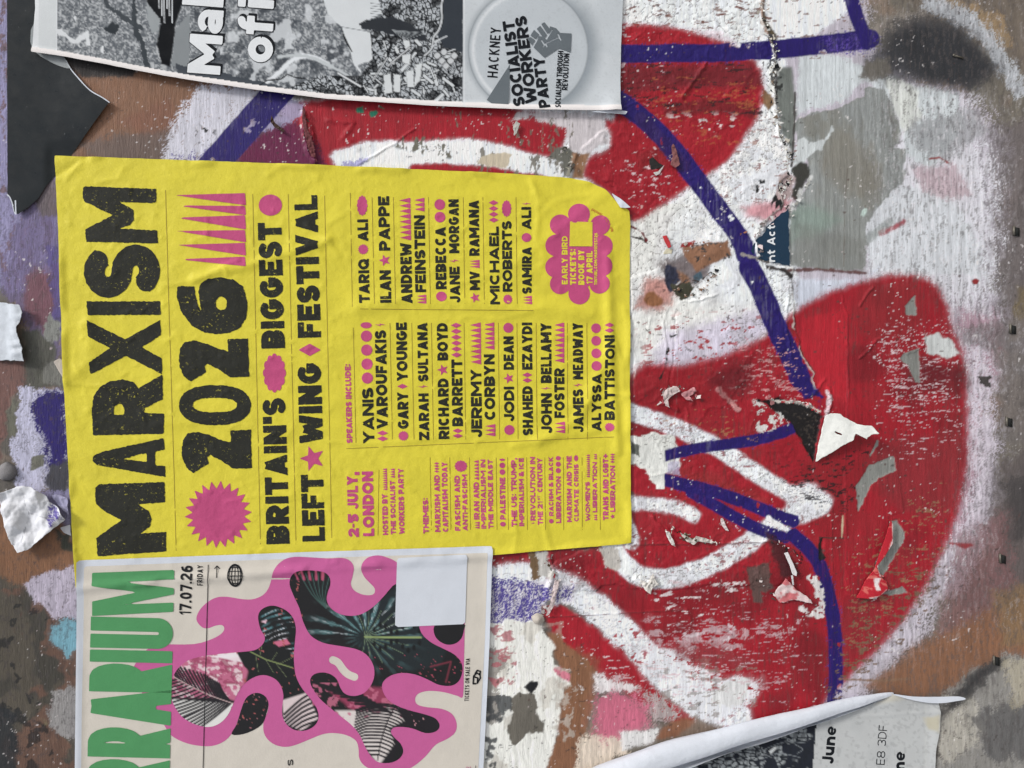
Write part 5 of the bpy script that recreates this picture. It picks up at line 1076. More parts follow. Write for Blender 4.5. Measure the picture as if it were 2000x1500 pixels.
PH1b = [(480, 1363), (492, 1353), (506, 1351), (519, 1358), (525, 1372), (521, 1390), (515, 1408), (500, 1421), (475, 1431), (453, 1431), (463, 1412), (471, 1386)]
PH2 = [(566, 1140), (569, 1124), (580, 1114), (600, 1112), (630, 1115), (643, 1125), (645, 1140), (640, 1155), (638, 1170), (645, 1185), (660, 1196), (680, 1201), (702, 1199), (720, 1190), (736, 1177), (752, 1160), (775, 1138), (800, 1160), (815, 1210), (822, 1234), (840, 1252), (865, 1265), (886, 1276), (900, 1292), (902, 1310), (895, 1328), (880, 1337), (856, 1335), (835, 1325), (810, 1315), (785, 1312), (763, 1317), (748, 1329), (746, 1344), (756, 1363), (775, 1376), (800, 1385), (830, 1393), (850, 1401), (858, 1415), (850, 1426), (830, 1429), (805, 1420), (783, 1417), (767, 1419), (763, 1428), (770, 1438), (782, 1450), (787, 1465), (780, 1478), (765, 1486), (745, 1487), (730, 1480), (715, 1460), (702, 1432), (685, 1412), (665, 1396), (645, 1380), (625, 1362), (610, 1341), (606, 1326), (613, 1315), (630, 1311), (646, 1315), (658, 1325), (664, 1340), (674, 1353), (692, 1357), (711, 1351), (725, 1335), (731, 1315), (728, 1295), (715, 1276), (693, 1265), (660, 1259), (630, 1253), (606, 1238), (592, 1211), (585, 1186), (574, 1162)]
PH3 = [(847, 1222), (848, 1238), (857, 1250), (872, 1257), (888, 1255), (900, 1245), (905, 1228), (904, 1216), (860, 1214)]
def leaves(x, y):
    C = Canvas(x, y, (30, 30, 33)); X, Y = C.x, C.y; A = np.arange(X.size); rs = np.random.RandomState(4)
    DK = (33, 30, 36)
    # pale background with fronds, left
    C.poly([(330, 1330), (345, 1290), (400, 1270), (470, 1262), (485, 1310), (470, 1370), (440, 1360), (335, 1360)], (196, 110, 142), 3)
    C.put(A, sstep(.5, .6, fbm(X, Y, 7, oct=3, seed=301)) * ((X < 475) & (Y < 1360)) * .9, (232, 210, 216)); C.put(A, sstep(.54, .6, fbm(X, Y, 16, 9, oct=3, seed=302)) * ((X < 475) & (Y < 1350)) * .7, (150, 60, 92))
    C.line([(430, 1276), (455, 1284), (500, 1290)], 9, (236, 220, 228), 2); C.poly([(415, 1280), (470, 1270), (480, 1280), (440, 1284)], (240, 232, 238), 2)
    C.poly([(330, 1362), (460, 1372), (440, 1420), (380, 1425), (335, 1395)], (228, 228, 226), 2)
    rib = smooth([(338, 1318), (370, 1336), (410, 1355), (440, 1366), (458, 1372)], 5)
    for k in range(20):
        k = k * .7; p = rib[int(2 + k * (len(rib) - 4) / 14)]; L = 46 - abs(k - 8) * 1.5
        C.line([tuple(p), (p[0] - 12 - k * .3, p[1] - L * .55), (p[0] - 24, p[1] - L)], 3.9, DK, 1, sm=3)
        C.line([tuple(p), (p[0] - L * .8, p[1] + 6 + k * 1.5), (p[0] - L * 1.7, p[1] + 8 + k * 3.2)], 4.0, DK, 1, sm=3)
    C.line(rib, 1.5, (206, 180, 180), .8)
    # right-hand part of the left shape: dark glossy leaf with teal lights
    C.poly([(462, 1270), (500, 1262), (520, 1240), (500, 1180), (585, 1180), (585, 1340), (560, 1360), (540, 1320), (500, 1316), (478, 1300)], (28, 30, 32), 1.5)
    q_ = Y + .35 * X - .004 * (X - 540) ** 2; st_ = .5 + .5 * np.sin(q_ * .62 + 3 * fbm(X, Y, 30, oct=2, seed=330)); fine = vn(X * .4 + Y, Y * .3 - X, 2.0, seed=331)
    reg = sstep(0, 10, poly_sd(X, Y, [(506, 1195), (540, 1184), (580, 1205), (580, 1290), (540, 1250), (512, 1262)]))
    C.put(A, reg * sstep(.45, .95, st_ * .8 + fine * .3) * sstep(.35, .6, fbm(X, Y, 26, oct=2, seed=332)) * .85, (104, 158, 168)); C.put(A, reg * sstep(.85, 1.1, st_ * .8 + fine * .4) * sstep(.45, .6, fbm(X, Y, 22, oct=2, seed=334)) * .9, (214, 216, 224))
    C.poly([(535, 1252), (560, 1246), (568, 1256), (545, 1262)], (206, 110, 140), 1.2, rough=2); C.poly([(510, 1212), (522, 1208), (520, 1216)], (226, 190, 205), 1)
    C.line([(490, 1271), (520, 1286), (572, 1302)], 2, (136, 150, 98), .8)
    for a in ((508, 1280, 512, 1258), (530, 1290, 542, 1272), (545, 1295, 575, 1280), (500, 1276, 505, 1310), (520, 1287, 535, 1312), (540, 1294, 560, 1320)): C.line([a[:2], a[2:]], 1, (110, 120, 90), .6)
    C.put(A, sstep(.80, .83, fbm(X, Y, 6, oct=2, seed=303)) * ((X > 462) & (X < 600)), (176, 96, 96))
    C.poly([(552, 1365), (600, 1350), (622, 1400), (590, 1425), (555, 1410)], (222, 206, 208), 2)
    for k in range(8): C.line([(622, 1345 + k * 10), (590, 1362 + k * 9), (556, 1392 + k * 8)], 4.5, DK, 1, sm=3)
    C.put(A, sstep(.82, .86, fbm(X, Y, 5, oct=2, seed=304)) * ((X > 450) & (X < 530) & (Y > 1350)), (170, 110, 120))
    # central split leaf
    C.poly([(655, 1190), (720, 1190), (790, 1130), (830, 1230), (870, 1270), (860, 1300), (780, 1310), (700, 1262), (670, 1225)], (34, 42, 46), 4)
    c0 = (713, 1242)
    th = np.arctan2((Y - c0[1]) * 1.35, X - c0[0] - .25 * np.abs(Y - c0[1])); rr_ = np.hypot(X - c0[0], (Y - c0[1]) * 1.2)
    st_ = .5 + .5 * np.sin(th * 21 + .02 * rr_); fine = vn(th * 40, rr_ * .12, 1.0, seed=335); up = sstep(5, -12, Y - c0[1]); rf = sstep(135, 60, rr_)
    C.put(A, rf * sstep(.5, .95, st_ * .7 + fine * .4) * (.28 + .62 * up) * sstep(8, 30, rr_) * sstep(.36, .6, fbm(X, Y, 30, oct=2, seed=336)), (104, 146, 150))
    C.put(A, rf * up * sstep(.88, 1.08, st_ * .7 + fine * .45) * sstep(14, 40, rr_) * .8, (196, 204, 210))
    for k in range(13):
        an = math.radians(-118 + k * 19.5); e = (c0[0] + 70 * math.cos(an) + 18, c0[1] + 52 * math.sin(an))
        C.line([c0, ((c0[0] + e[0]) / 2 + 3, (c0[1] + e[1]) / 2), e], 1.1, (128, 150, 120), .7, sm=4, alpha=.7)
    for k in range(9):
        for s_ in (-1, 1):
            cx = 730 + k * 11; cy = 1242 + s_ * (14 + 9 * math.sin(k * 1.3) + k * .6)
            C.poly([(cx - 3, cy), (cx, cy - 6), (cx + 4, cy - 3), (cx + 3, cy + 5), (cx - 1, cy + 4)], (22, 24, 26), 1, sm=3)
    C.line([(712, 1242), (760, 1243), (822, 1243)], 3, (150, 168, 110), .9)
    C.line([(655, 1190), (680, 1160)], 1, (70, 100, 96), 1)
    for k in range(6): C.line([(637, 1186), (610 + k * 5, 1160), (585 + k * 12, 1118)], 1.6, (66, 96, 92), 1, sm=3)
    for k in range(5): C.line([(575 + k * 14, 1112), (582 + k * 12, 1130)], 4, (186, 84, 116), 1.5, rough=2)
    C.put(A, sstep(.72, .76, fbm(X, Y, 7, 4, oct=3, seed=305)) * ((X > 600) & (X < 900) & (Y > 1270) & (Y < 1345)), (170, 78, 96))
    C.line([(840, 1300), (880, 1290), (870, 1330)], 3, (120, 50, 66), 1.4)
    # lower right palm on pale ground
    C.poly([(640, 1345), (760, 1340), (780, 1370), (690, 1385)], (150, 62, 92), 5, rough=3)
    C.poly([(655, 1385), (720, 1385), (775, 1372), (800, 1400), (760, 1420), (770, 1450), (740, 1492), (700, 1440)], (222, 214, 212), 3)
    C.put(A, sstep(.52, .62, fbm(X, Y, 9, oct=3, seed=306)) * ((X > 610) & (X < 800) & (Y > 1330) & (Y < 1400)) * .8, (196, 110, 138))
    rb = smooth([(772, 1376), (757, 1405), (745, 1440), (737, 1482)], 6)
    for k in range(19):
        k = k * .68; p = rb[int(k * (len(rb) - 2) / 13)]
        C.line([tuple(p), (p[0] - 35, p[1] - 4 + k * .4), (p[0] - 78 + k * 3, p[1] + 8)], 3.6, DK, 1, sm=3)
        C.line([tuple(p), (p[0] + 22, p[1] + 10), (p[0] + 36 - k, p[1] + 34 - k)], 3.4, DK, 1, sm=3)
    C.line(rb, 2, (24, 22, 26), .8)
    for k in range(9): C.line([(610 + k * 14, 1330 + k * 7), (640 + k * 14, 1338 + k * 6), (700 + k * 8, 1350 + k * 5)], 5, DK, 1.2, sm=3)
    C.poly([(770, 1378), (860, 1398), (855, 1430), (800, 1420)], DK, 3)
    C.put(A, sstep(.84, .87, fbm(X, Y, 4, 6, oct=2, seed=307)) * ((X > 770) & (Y > 1385)), (206, 150, 160))
    return C.c
for p_ in (PH1, PH1b, PH2, PH3):
    q_ = smooth(p_, 3, True); Ink().poly(q_, 2.0).build('leaf_photograph', TSH, .85, M_photo, TR, colfun=leaves)
def tp_x(y): return (y - 1110) * -.024
I = Ink()
I.poly([(182, 1117), (342, 1111), (342, 1129), (243, 1134), (341, 1147), (341, 1159), (243, 1179), (340, 1175), (340, 1193), (182, 1201), (182, 1173), (270, 1155), (182, 1142)], 2.5)
for c, ya, yb in (('U', 1266, 1206), ('I', 1293, 1270), ('R', 1351, 1296), ('A', 1414, 1346), ('R', 1478, 1420), ('R', 1538, 1482), ('E', 1590, 1544), ('T', 1640, 1592)):
    A_ = np.array([342 + tp_x(ya), float(ya)]); u = np.array([-(tp_x(ya) - tp_x(yb)) / (ya - yb), -1.0]); W_ = float(ya - yb)
    I.glyph(c, A_, u, W_, 160, 27 if c != 'M' else 27, rows=80)
I.build('title_lettering', TSH, 1.1, M_green, TR, 'tall green condensed title letters cut by the edge of the picture')
Ink().text('17.07.26', (374, 1199), (378, 1103), 23, .19, .1).build('date_lettering', TSH, 1.1, M_navy, TR)
Ink().text('FRIDAY', (397, 1142), (398, 1102), 11, .16, .14).build('lettering', TSH, 1.1, M_navy, TR)
Ink().strip((408, 1101), (403, 1300), 1.5).strip((403, 1300), (396, 1560), 1.5).build('ruled_line', TSH, 1.1, M_navy, TR)
Ink().strip((424.5, 1126), (425, 1104), 1.6).strip((425, 1103), (420, 1109), 1.6).strip((425, 1103), (430, 1109), 1.6).build('arrow_mark', TSH, 1.1, M_navy, TR)
def globe(x, y):
    u = (x - 460) / 14.5; v = (y - 1122) / 22.0; r_ = np.hypot(u, v); f = 1.0 - np.abs(r_ - .96) * 15
    f = np.maximum(f, np.where(r_ < 1, .7 - np.abs(x - 460), -1)); f = np.maximum(f, np.where(r_ < 1, .7 - np.abs(y - 1122), -1))
    for k in (.45, .78): f = np.maximum(f, np.where(r_ < 1, .75 - np.abs(np.hypot(u / k, v) - 1) * 14.5 * k, -1))
    for k in (-.4, -.72, .4, .72): f = np.maximum(f, np.where(r_ < 1, .7 - np.abs((y - 1122) - k * 22 * (1 - .25 * u * u)), -1))
    return f
Ink().field(globe, (444, 1098, 476, 1146), .7).build('globe_mark', TSH, 1.1, M_navy, TR)
Ink().text('ics', (572, 1511), (573, 1480), 15, .16, .1).build('lettering', TSH, 1.1, M_navy, TR)
Ink().text('TICKETS ON SALE VIA', (914.5, 1367), (917, 1284), 8.5, .15, .12).build('lettering', TSH, 1.1, M_navy, TR)
I = Ink()
for s_ in ([(923, 1333), (924, 1318), (930, 1312), (936, 1316)], [(931, 1332), (932, 1322), (926, 1320)], [(936, 1316), (937, 1309), (931, 1307), (927, 1313)], [(931, 1332), (937, 1322), (936, 1313)], [(923, 1333), (928, 1333)]):
    for a, b in zip(s_[:-1], s_[1:]): pass
    p = np.array(s_, float); I.field(lambda x, y, s_=s_: 1.5 - seg_dist(x, y, s_), (p[:, 0].min() - 2, p[:, 1].min() - 2, p[:, 0].max() + 2, p[:, 1].max() + 2), .8)
o = I.build('ticket_seller_mark', TSH, 1.1, M_navy, TR)
Ink().text('TE', (918, 1511), (918.5, 1494), 8, .15, .12).build('lettering', TSH, 1.1, M_pink, TR)
Ink().strip((927, 1540), (928, 1492), 1).build('ruled_line', TSH, 1.1, M_navy, TR)
Ink().poly([(775, 1088), (911.5, 1081), (907.5, 1217), (771, 1223)], 6).build('blank_code_panel', TSH, 1.3, M_white, TR)

# ================================================================== BLACK POSTER, TAPE (upper left)
BP = [(14, -340), (15, 200), (16, 380), (21, 384), (27, 396), (31, 416), (38, 420), (60, 404), (76, 388), (92, 362), (112, 338), (140, 303), (166, 268), (190, 236), (216, 202), (203, 194), (178, 178), (155, 155), (140, 136), (130, 118), (100, 60), (80, -340)]
def black_h(x, y): return 2.2 + 5.0 * sstep(140, 0, np.hypot(x - 216, y - 203)) + 3.5 * sstep(70, 0, np.hypot(x - 30, y - 415)) + .8 * (fbm(x, y, 80, oct=2, seed=90) - .5)
BR = empty('black_poster', 90, 200, 'torn piece of glossy black poster hanging at the upper left, ending in a point', 'poster')
shape('card_sheet', lambda x, y: np.minimum(poly_sd(x, y, BP) + .8 * (fbm(x, y, 9, oct=2, seed=91) - .5), y + 320), (8, -330, 222, 426), 3, lambda x, y: black_h(x, y) * (1 - sstep(84, 106, x) * sstep(270, 304, y)) + .6 * sstep(84, 106, x) * sstep(270, 304, y), M_black, BR)
def ribbon(name, pts, wd, hf, mat, parent, sm=5):
    p = smooth(pts, sm); return shape(name, lambda x, y: wd / 2 - seg_dist(x, y, p) + .5 * (fbm(x, y, 6, oct=2, seed=92) - .5), (p[:, 0].min() - wd, p[:, 1].min() - wd, p[:, 0].max() + wd, p[:, 1].max() + wd), .9, hf, mat, parent)
ribbon('torn_edge', [(130, 120), (140, 137), (155, 155), (178, 179), (203, 194), (216, 203)], 2.2, lambda x, y: black_h(x, y) + .4, M_white, BR)
ribbon('torn_edge', [(17, 382), (22, 387), (27, 400), (31, 416), (34, 420)], 2.2, lambda x, y: 5.5 + 0 * x, M_white, BR)
ribbon('torn_edge', [(33, 394), (33.5, 410), (34, 419)], 2.6, lambda x, y: 6.0 + 0 * x, M_white, BR)
TPE = [(66, -60), (74, 8), (76, 24), (70, 44), (62, 60), (61, 84), (66, 100), (84, 114), (108, 127), (126, 134), (141, 137), (132, 122), (120, 100), (130, -60)]
o = shape('adhesive_tape', lambda x, y: poly_sd(x, y, TPE), (58, -55, 144, 140), 3, lambda x, y: black_h(x, y) + 1.5, M_tape, None)
tag(o, 'strip of clear sticky tape over the black poster at the corner of the newspaper page', 'tape')

# ================================================================== NEWSPAPER PAGE (top)
NP = POSTERS['news']
def news_edge(x): return np.interp(x, [66, 130, 200, 267, 330, 390, 500, 640, 850, 1000, 1208], [107, 116, 129, 142, 154, 164, 180, 198, 211, 217, 220])
def news_h(x, y):
    e = news_edge(x) - y
    h = 7.5 + 2.0 * (fbm(x, y, 170, oct=2, seed=80) - .5) + .5 * (fbm(x, y, 34, oct=3, seed=81) - .5)
    return h + 4.5 * sstep(16, 2, e) + 3.0 * sstep(60, 0, np.abs(x - 1212)) * sstep(140, 220, y) + 4 * sstep(30, 0, np.abs(x - 1195)) * sstep(40, 0, np.abs(e - 6))
NSH = Sheet(50, -330, 1240, 240, 4, news_h)
NR = empty('newspaper_page', 640, 60, 'black and white newspaper page pasted along the top with rubble picture and round badge', 'newspaper page')
def badge_tone(C):
    X, Y = C.x, C.y; r_ = np.hypot((X - 1030) / 1.0, (Y - 100) / 1.02); idx = np.arange(X.size)
    sel = X > 903
    C.put(idx, sel * 1.0, (206, 212, 217)); C.put(idx, sel * sstep(.42, .62, fbm(X, Y, 50, oct=3, seed=311)) * .35, (186, 194, 200))
    C.put(idx, sel * sstep(156, 116, r_) * sstep(-.3, .9, (X - 1030) / 120 + (Y - 100) / 200) * .75, (128, 138, 146))
    C.put(idx, sel * sstep(130, 116, r_) * .55, (150, 158, 166))
    C.put(idx, sel * sstep(117.5, 115.5, r_), (190, 197, 203)); C.put(idx, sel * sstep(112, 104, r_) * .7, (196, 203, 209))
    C.put(idx, sel * np.exp(-((r_ - 107) / 3.5) ** 2) * sstep(.2, -.6, (X - 1030) / 116) * .8, (226, 230, 234))
    C.put(idx, sel * np.exp(-((r_ - 116) / 1.6) ** 2) * .6, (120, 128, 134))
    C.put(idx, sel * (vn(X, Y, 3, seed=77) > .8) * .10, (120, 126, 130))
def newspic(x, y):
    C = Canvas(x, y, (226, 230, 234)); X, Y = C.x, C.y; A = np.arange(X.size); rs = np.random.RandomState(9)
    e = news_edge(X) - Y; pic = (X > 114) & (X < 903) & (e > 11)
    DK = (16, 19, 24); WT = (230, 235, 240)
    C.put(A, ((X > 78) & (X < 114)) * 1.0, (214, 219, 222))
    C.put(A, pic * 1.0, (132, 137, 142))
    g = vn(X, Y, 2.4, seed=1) * .6 + vn(X, Y, 4.5, seed=2) * .4
    C.put(A, pic * sstep(.52, .72, g) * .8, (196, 200, 204)); C.put(A, pic * sstep(.50, .30, g) * .75, (82, 88, 96))
    C.put(A, pic * ((X > 380) & (X < 700)) * sstep(.5, .62, fbm(X, Y, 26, oct=4, seed=312)) * .8, (62, 68, 76)); C.put(A, pic * ((X > 430) & (X < 700)) * sstep(.56, .66, fbm(X, Y, 22, oct=4, seed=313)) * .8, (214, 219, 224))
    # map-like tree and line drawing at the left
    C.line([(188, -40), (215, 18), (250, 42), (280, 60)], 8, (70, 76, 82), 1.5, .9, 4, 6); C.line([(262, -40), (266, 60), (280, 90), (290, 138)], 9, (62, 68, 74), 1.5, .9, 5, 7)
    C.poly([(205, 60), (222, 46), (236, 56), (228, 70), (212, 68)], (50, 56, 62), 2, .6, 4, 6)
    for q in ([(112, 62), (124, 58), (136, 74), (150, 82), (162, 70), (176, 62), (180, 94), (172, 92), (170, 78), (156, 88), (144, 88), (132, 76), (116, 74)], [(145, 38), (152, 32), (150, 46)], [(156, 92), (164, 96), (158, 98)], [(200, 96), (205, 92), (204, 108), (199, 104)]): C.poly(q, (222, 226, 230), 1.2, 0, 3, 6)
    # dark trunk with flag and slats
    C.poly([(286, -60), (382, -60), (345, 50), (340, 90), (334, 134), (318, 128), (308, 90), (316, 50), (290, 12)], DK, 1.6, .2, 2, 6)
    C.poly([(289, 10), (314, 40), (312, 62), (300, 70), (290, 40)], (160, 166, 170), 1.5, .4, 2, 6)
    for k in range(6): C.line([(312 + k * 5, -20), (313 + k * 5, 20 + (k % 3) * 14)], 1.8, WT, .8, grain=.3)
    for k in range(24): C.put(*(lambda i_: (i_, np.ones(i_.size)))(C._box([(314 + (k % 6) * 3, 22 + (k // 6) * 4)], .9)), WT) if k % 2 else None
    C.poly([(345, 60), (372, 30), (372, 140), (336, 132)], (140, 146, 150), 2, .9, 2, 6)
    # pale lane and sky
    C.line([(500, 178), (540, 150), (570, 122), (600, 112), (640, 128)], 9, WT, 2, .3, 2, 8, sm=4); C.line([(545, 114), (600, 113), (660, 140), (690, 160)], 6, (196, 202, 206), 2, .4, 2, sm=4)
    C.poly([(612, -60), (740, -60), (745, 30), (712, 50), (706, 60), (727, 70), (726, 120), (700, 132), (705, 145), (690, 132), (680, 90), (668, 58), (640, 32)], (218, 223, 227), 1.4, .1, 3, 10)
    C.line([(667, 56), (724, 66)], 1.2, (110, 116, 122), .8); C.line([(670, 70), (678, 88), (687, 104)], 3, DK, 1, rough=1)
    for k in range(6): C.line([(724, 10 + k * 5), (750, 13 + k * 5)], 1, (90, 96, 102), .8)
    # rubble: dense little outlined blocks
    RB = [(724, -60), (903, -60), (903, 220), (600, 200), (560, 176), (620, 150), (704, 150), (716, 128), (726, 118), (722, 64), (700, 52), (712, 42), (745, 34)]
    inr = sstep(0, 2, poly_sd(X, Y, RB)) * pic
    w1 = worley(X + 4 * vn(X, Y, 8, seed=3), (Y + 4 * vn(X, Y, 8, seed=4)) * .8, 9, 2); w2 = worley(X * .7 + Y * .3, Y * .8 - X * .25, 5.5, 3)
    C.put(A, inr * 1.0, (190, 196, 202)); C.put(A, inr * (1 - sstep(.08, .26, w1)) , DK); C.put(A, inr * (1 - sstep(.06, .22, w2)) * .7, DK)
    C.put(A, inr * sstep(.55, .62, fbm(X, Y, 18, oct=3, seed=314)) * .85, DK)
    for k in range(44):
        cx = rs.uniform(700, 895); cy = rs.uniform(80, 196); a = rs.uniform(-1.2, 1.5); L = rs.uniform(8, 26); wd = rs.uniform(2, 7)
        p0 = (cx - L / 2 * math.cos(a), cy - L / 2 * math.sin(a)); p1 = (cx + L / 2 * math.cos(a), cy + L / 2 * math.sin(a))
        if cx < 720 and cy < 150: continue
        C.line([p0, p1], wd + 2.4, DK, .7); C.line([p0, p1], wd, (212, 217, 221), .7)
    for q in ([(748, 150), (762, 146), (766, 184), (752, 186)], [(768, 148), (782, 150), (780, 184), (768, 182)], [(792, 142), (806, 140), (808, 174), (796, 172)], [(812, 130), (824, 126), (820, 160), (808, 172)], [(784, 112), (802, 108), (800, 128), (786, 126)], [(786, 80), (800, 84), (802, 102), (792, 100)]):
        C.poly([(a * 1 + (a - q[0][0]) * .1, b + (b - q[0][1]) * .06) for a, b in q], DK, 1.4); C.poly(q, (218, 223, 226), .8, 0, 1.5, 5)
    C.line([(757, 132), (800, 96)], 5, DK, .8); C.line([(757, 132), (800, 96)], 2.5, (210, 214, 218), .7); C.line([(728, 160), (756, 116), (764, 90)], 5, DK, 1); C.line([(728, 160), (756, 116)], 2.4, (206, 210, 214), .7)
    C.line([(660, 146), (704, 172), (712, 184)], 6, DK, 1, rough=1); C.line([(660, 146), (704, 172)], 3.6, (214, 218, 222), .8)
    # ridge roof and dark tree, right edge darkness with pale root
    C.poly([(702, 50), (730, 40), (765, 36), (800, 50), (830, 72), (832, 84), (780, 74), (740, 66), (705, 58)], (48, 52, 58), 1.5, .4, 3, 6)
    for k in range(8): C.line([(765, 62), (790 + k * 6, 66 + (8 - k) * 2)], .9, (150, 156, 160), .6)
    C.poly([(872, -60), (903, -60), (903, 110), (890, 100), (866, 96), (852, 70), (862, 44), (856, 30), (864, 10)], (54, 60, 68), 1.5, .3, 3, 8)
    C.line([(878, -40), (862, 8), (862, 40), (856, 62), (846, 76), (842, 98), (828, 112)], 6, DK, 1, sm=4); C.line([(878, -40), (862, 8), (862, 40), (856, 62), (846, 76), (842, 98), (828, 112)], 3.4, (206, 211, 215), .8, sm=4)
    C.line([(842, 98), (856, 82), (872, 74)], 2.6, (200, 205, 210), .8, sm=3)
    for cx, cy in ((853, 112), (866, 105), (862, 122), (879, 122), (870, 132), (886, 112)): C.poly(diamond(cx, cy, 8, 8), DK, 1, sm=3); C.poly(diamond(cx, cy, 6.5, 6.5), (206, 210, 214), 1, sm=3)
    C.poly([(345, 128), (380, 135), (500, 160), (560, 175), (520, 182), (400, 160), (350, 150)], (70, 76, 84), 2, 1.0, 4, 8)
    C.line([(505, 172), (522, 160), (548, 158), (562, 148), (575, 154), (610, 158), (640, 176)], 2.2, DK, .8, rough=1.5)
    badge_tone(C)
    C.put(A, (e < 11) * 1.0, (232, 228, 228)); C.put(A, ((X > 903) & (X < 908)) * .6, (222, 226, 230))
    return np.clip(C.c, 0, .88)
GXF = lambda x, y: np.minimum(poly_sd(x, y, NP) + .7 * (fbm(x, y, 12, oct=2, seed=83) - .5), y + 322)
x0, x1 = 56, 1224
shape('page_sheet', lambda x, y: np.minimum(GXF(x, y), y + 42), (x0, -44, x1, 232), 2.0, lambda x, y: NSH.h(x, y), M_print, NR, newspic)
shape('page_sheet', lambda x, y: np.minimum(GXF(x, y), -42.0 - y), (x0, -330, x1, -38), 8.0, lambda x, y: NSH.h(x, y), M_white, NR)
lip = [(1180, 218), (1206, 219), (1222, 221), (1218, 227), (1190, 225), (1150, 222)]
shape('page_margin', lambda x, y: poly_sd(x, y, lip), (1145, 214, 1226, 230), 1.6, lambda x, y: 10.5 + 0 * x, M_white, NR)
# headline: white letters with black outline and drop
I = Ink(); J = Ink(); ub = np.array([.075, -.997]); 
for c, xb, y0, W_, H_, T_, lc in (('M', 431, 150, 76, 64, 17, 0), ('a', 435, 71, 46, 68, 13.5, 1), ('l', 437, 19, 18, 80, 18, 0), ('o', 532, 127, 50, 68, 15, 1), ('f', 533, 74, 38, 70, 15, 1), ('i', 535, 22, 17, 70, 17, 1)):
    J.glyph(c, np.array([xb + 4.0, y0 - 3.0]), ub, W_ + 2, H_ + 2, T_ + 2, rows=34); J.glyph(c, np.array([xb + 1.3, y0 + 1.5]), ub, W_ + 2.5, H_ + 2.5, T_ + 2.5, rows=34); I.glyph(c, np.array([float(xb), float(y0)]), ub, W_, H_, T_, rows=36)
J.build('headline_shadow', NSH, .35, M_news_ink, NR); I.build('headline_lettering', NSH, .7, M_news_white, NR, 'white outlined headline letters running up the newspaper page')
Ink().text('HACKNEY', (970, 155), (977, 58), 20, .15, .14).build('badge_lettering', NSH, .4, M_news_ink, NR)
def tilt_text(t, A, B, cap, wt=.26, m_=M_news_ink): Ink().text(t, A, B, cap, wt, .08).build('badge_lettering', NSH, .7, m_, NR)
tilt_text('SOCIALIST', (1024, 209), (1002, 43), 23); tilt_text('WORKERS', (1047, 203), (1026, 34), 23); tilt_text('PARTY', (1072, 213), (1061, 114), 22)
tilt_text('SOCIALISM THROUGH', (1092, 214), (1098.5, 103), 11, .19); tilt_text('REVOLUTION', (1106, 179), (1110, 108), 11, .19)
Ink().tri([(949, 198), (994, 129), (991, 207), (958, 205)]).build('badge_wedge', NSH, .4, M_news_grey, NR)
fist = [(1029, 80), (1037, 75), (1046, 90), (1056, 81), (1045, 74), (1035, 73), (1048, 57), (1056, 62), (1062, 54), (1070, 64), (1063, 48), (1071, 54), (1084, 69), (1092, 60), (1068, 54), (1082, 59), (1092, 68), (1113, 69), (1112, 105), (1099, 100), (1088, 98), (1061, 116), (1041, 97), (1049, 87), (1045, 91)]
def fistf(x, y):
    f = poly_sd(x, y, [(1040, 96), (1047, 84), (1050, 74), (1060, 76), (1066, 82), (1068, 76), (1072, 55), (1084, 59), (1092, 68), (1114, 69), (1112, 106), (1099, 101), (1089, 98), (1061, 116)])
    for q in ([(1028, 80), (1034, 76), (1043, 82), (1037, 92)], [(1034, 73), (1041, 62), (1051, 71), (1044, 80)], [(1046, 60), (1053, 54), (1066, 72), (1060, 79)], [(1055, 51), (1061, 47), (1073, 62), (1067, 70)]): f = np.maximum(f, poly_sd(x, y, q))
    for a, b in (((1058, 95), (1063, 89)), ((1063, 89), (1066, 95)), ((1064, 88), (1090, 76)), ((1090, 76), (1087, 70)), ((1090, 77), (1093, 82)), ((1066, 78), (1076, 62)), ((1055, 82), (1060, 90))): f = np.minimum(f, seg_dist(x, y, [a, b]) - 1.3)
    return f
Ink().field(fistf, (1026, 45, 1116, 118), 1.1).build('badge_fist', NSH, 1.0, M_news_grey, NR)

# ================================================================== NEWSPAPER PAGE WITH ROLLED EDGE (lower right)
PG = [(1200, 1700), (1205, 1500), (1300, 1465), (1400, 1440), (1500, 1424), (1600, 1396), (1690, 1366), (1735, 1352), (1760, 1356), (1800, 1366), (1829, 1368), (1833, 1390), (1831, 1430), (1825, 1460), (1823, 1500), (1822, 1700)]
def page_h(x, y): return 3.0 + 1.6 * (fbm(x, y, 120, oct=2, seed=85) - .5) + .8 * (fbm(x, y, 30, oct=3, seed=86) - .5) + 3.0 * sstep(26, 0, np.abs(x - 1832)) + 5.0 * sstep(50, 0, np.hypot(x - 1740, y - 1356)) + .9 * np.exp(-((y - 1403 + .06 * (x - 1600)) / 3) ** 2)
PSH = Sheet(1180, 1340, 1850, 1720, 4, page_h)
PR = empty('newspaper_page', 1640, 1450, 'rolled-back newspaper page at the bottom right with June date and dark drawing', 'newspaper page')
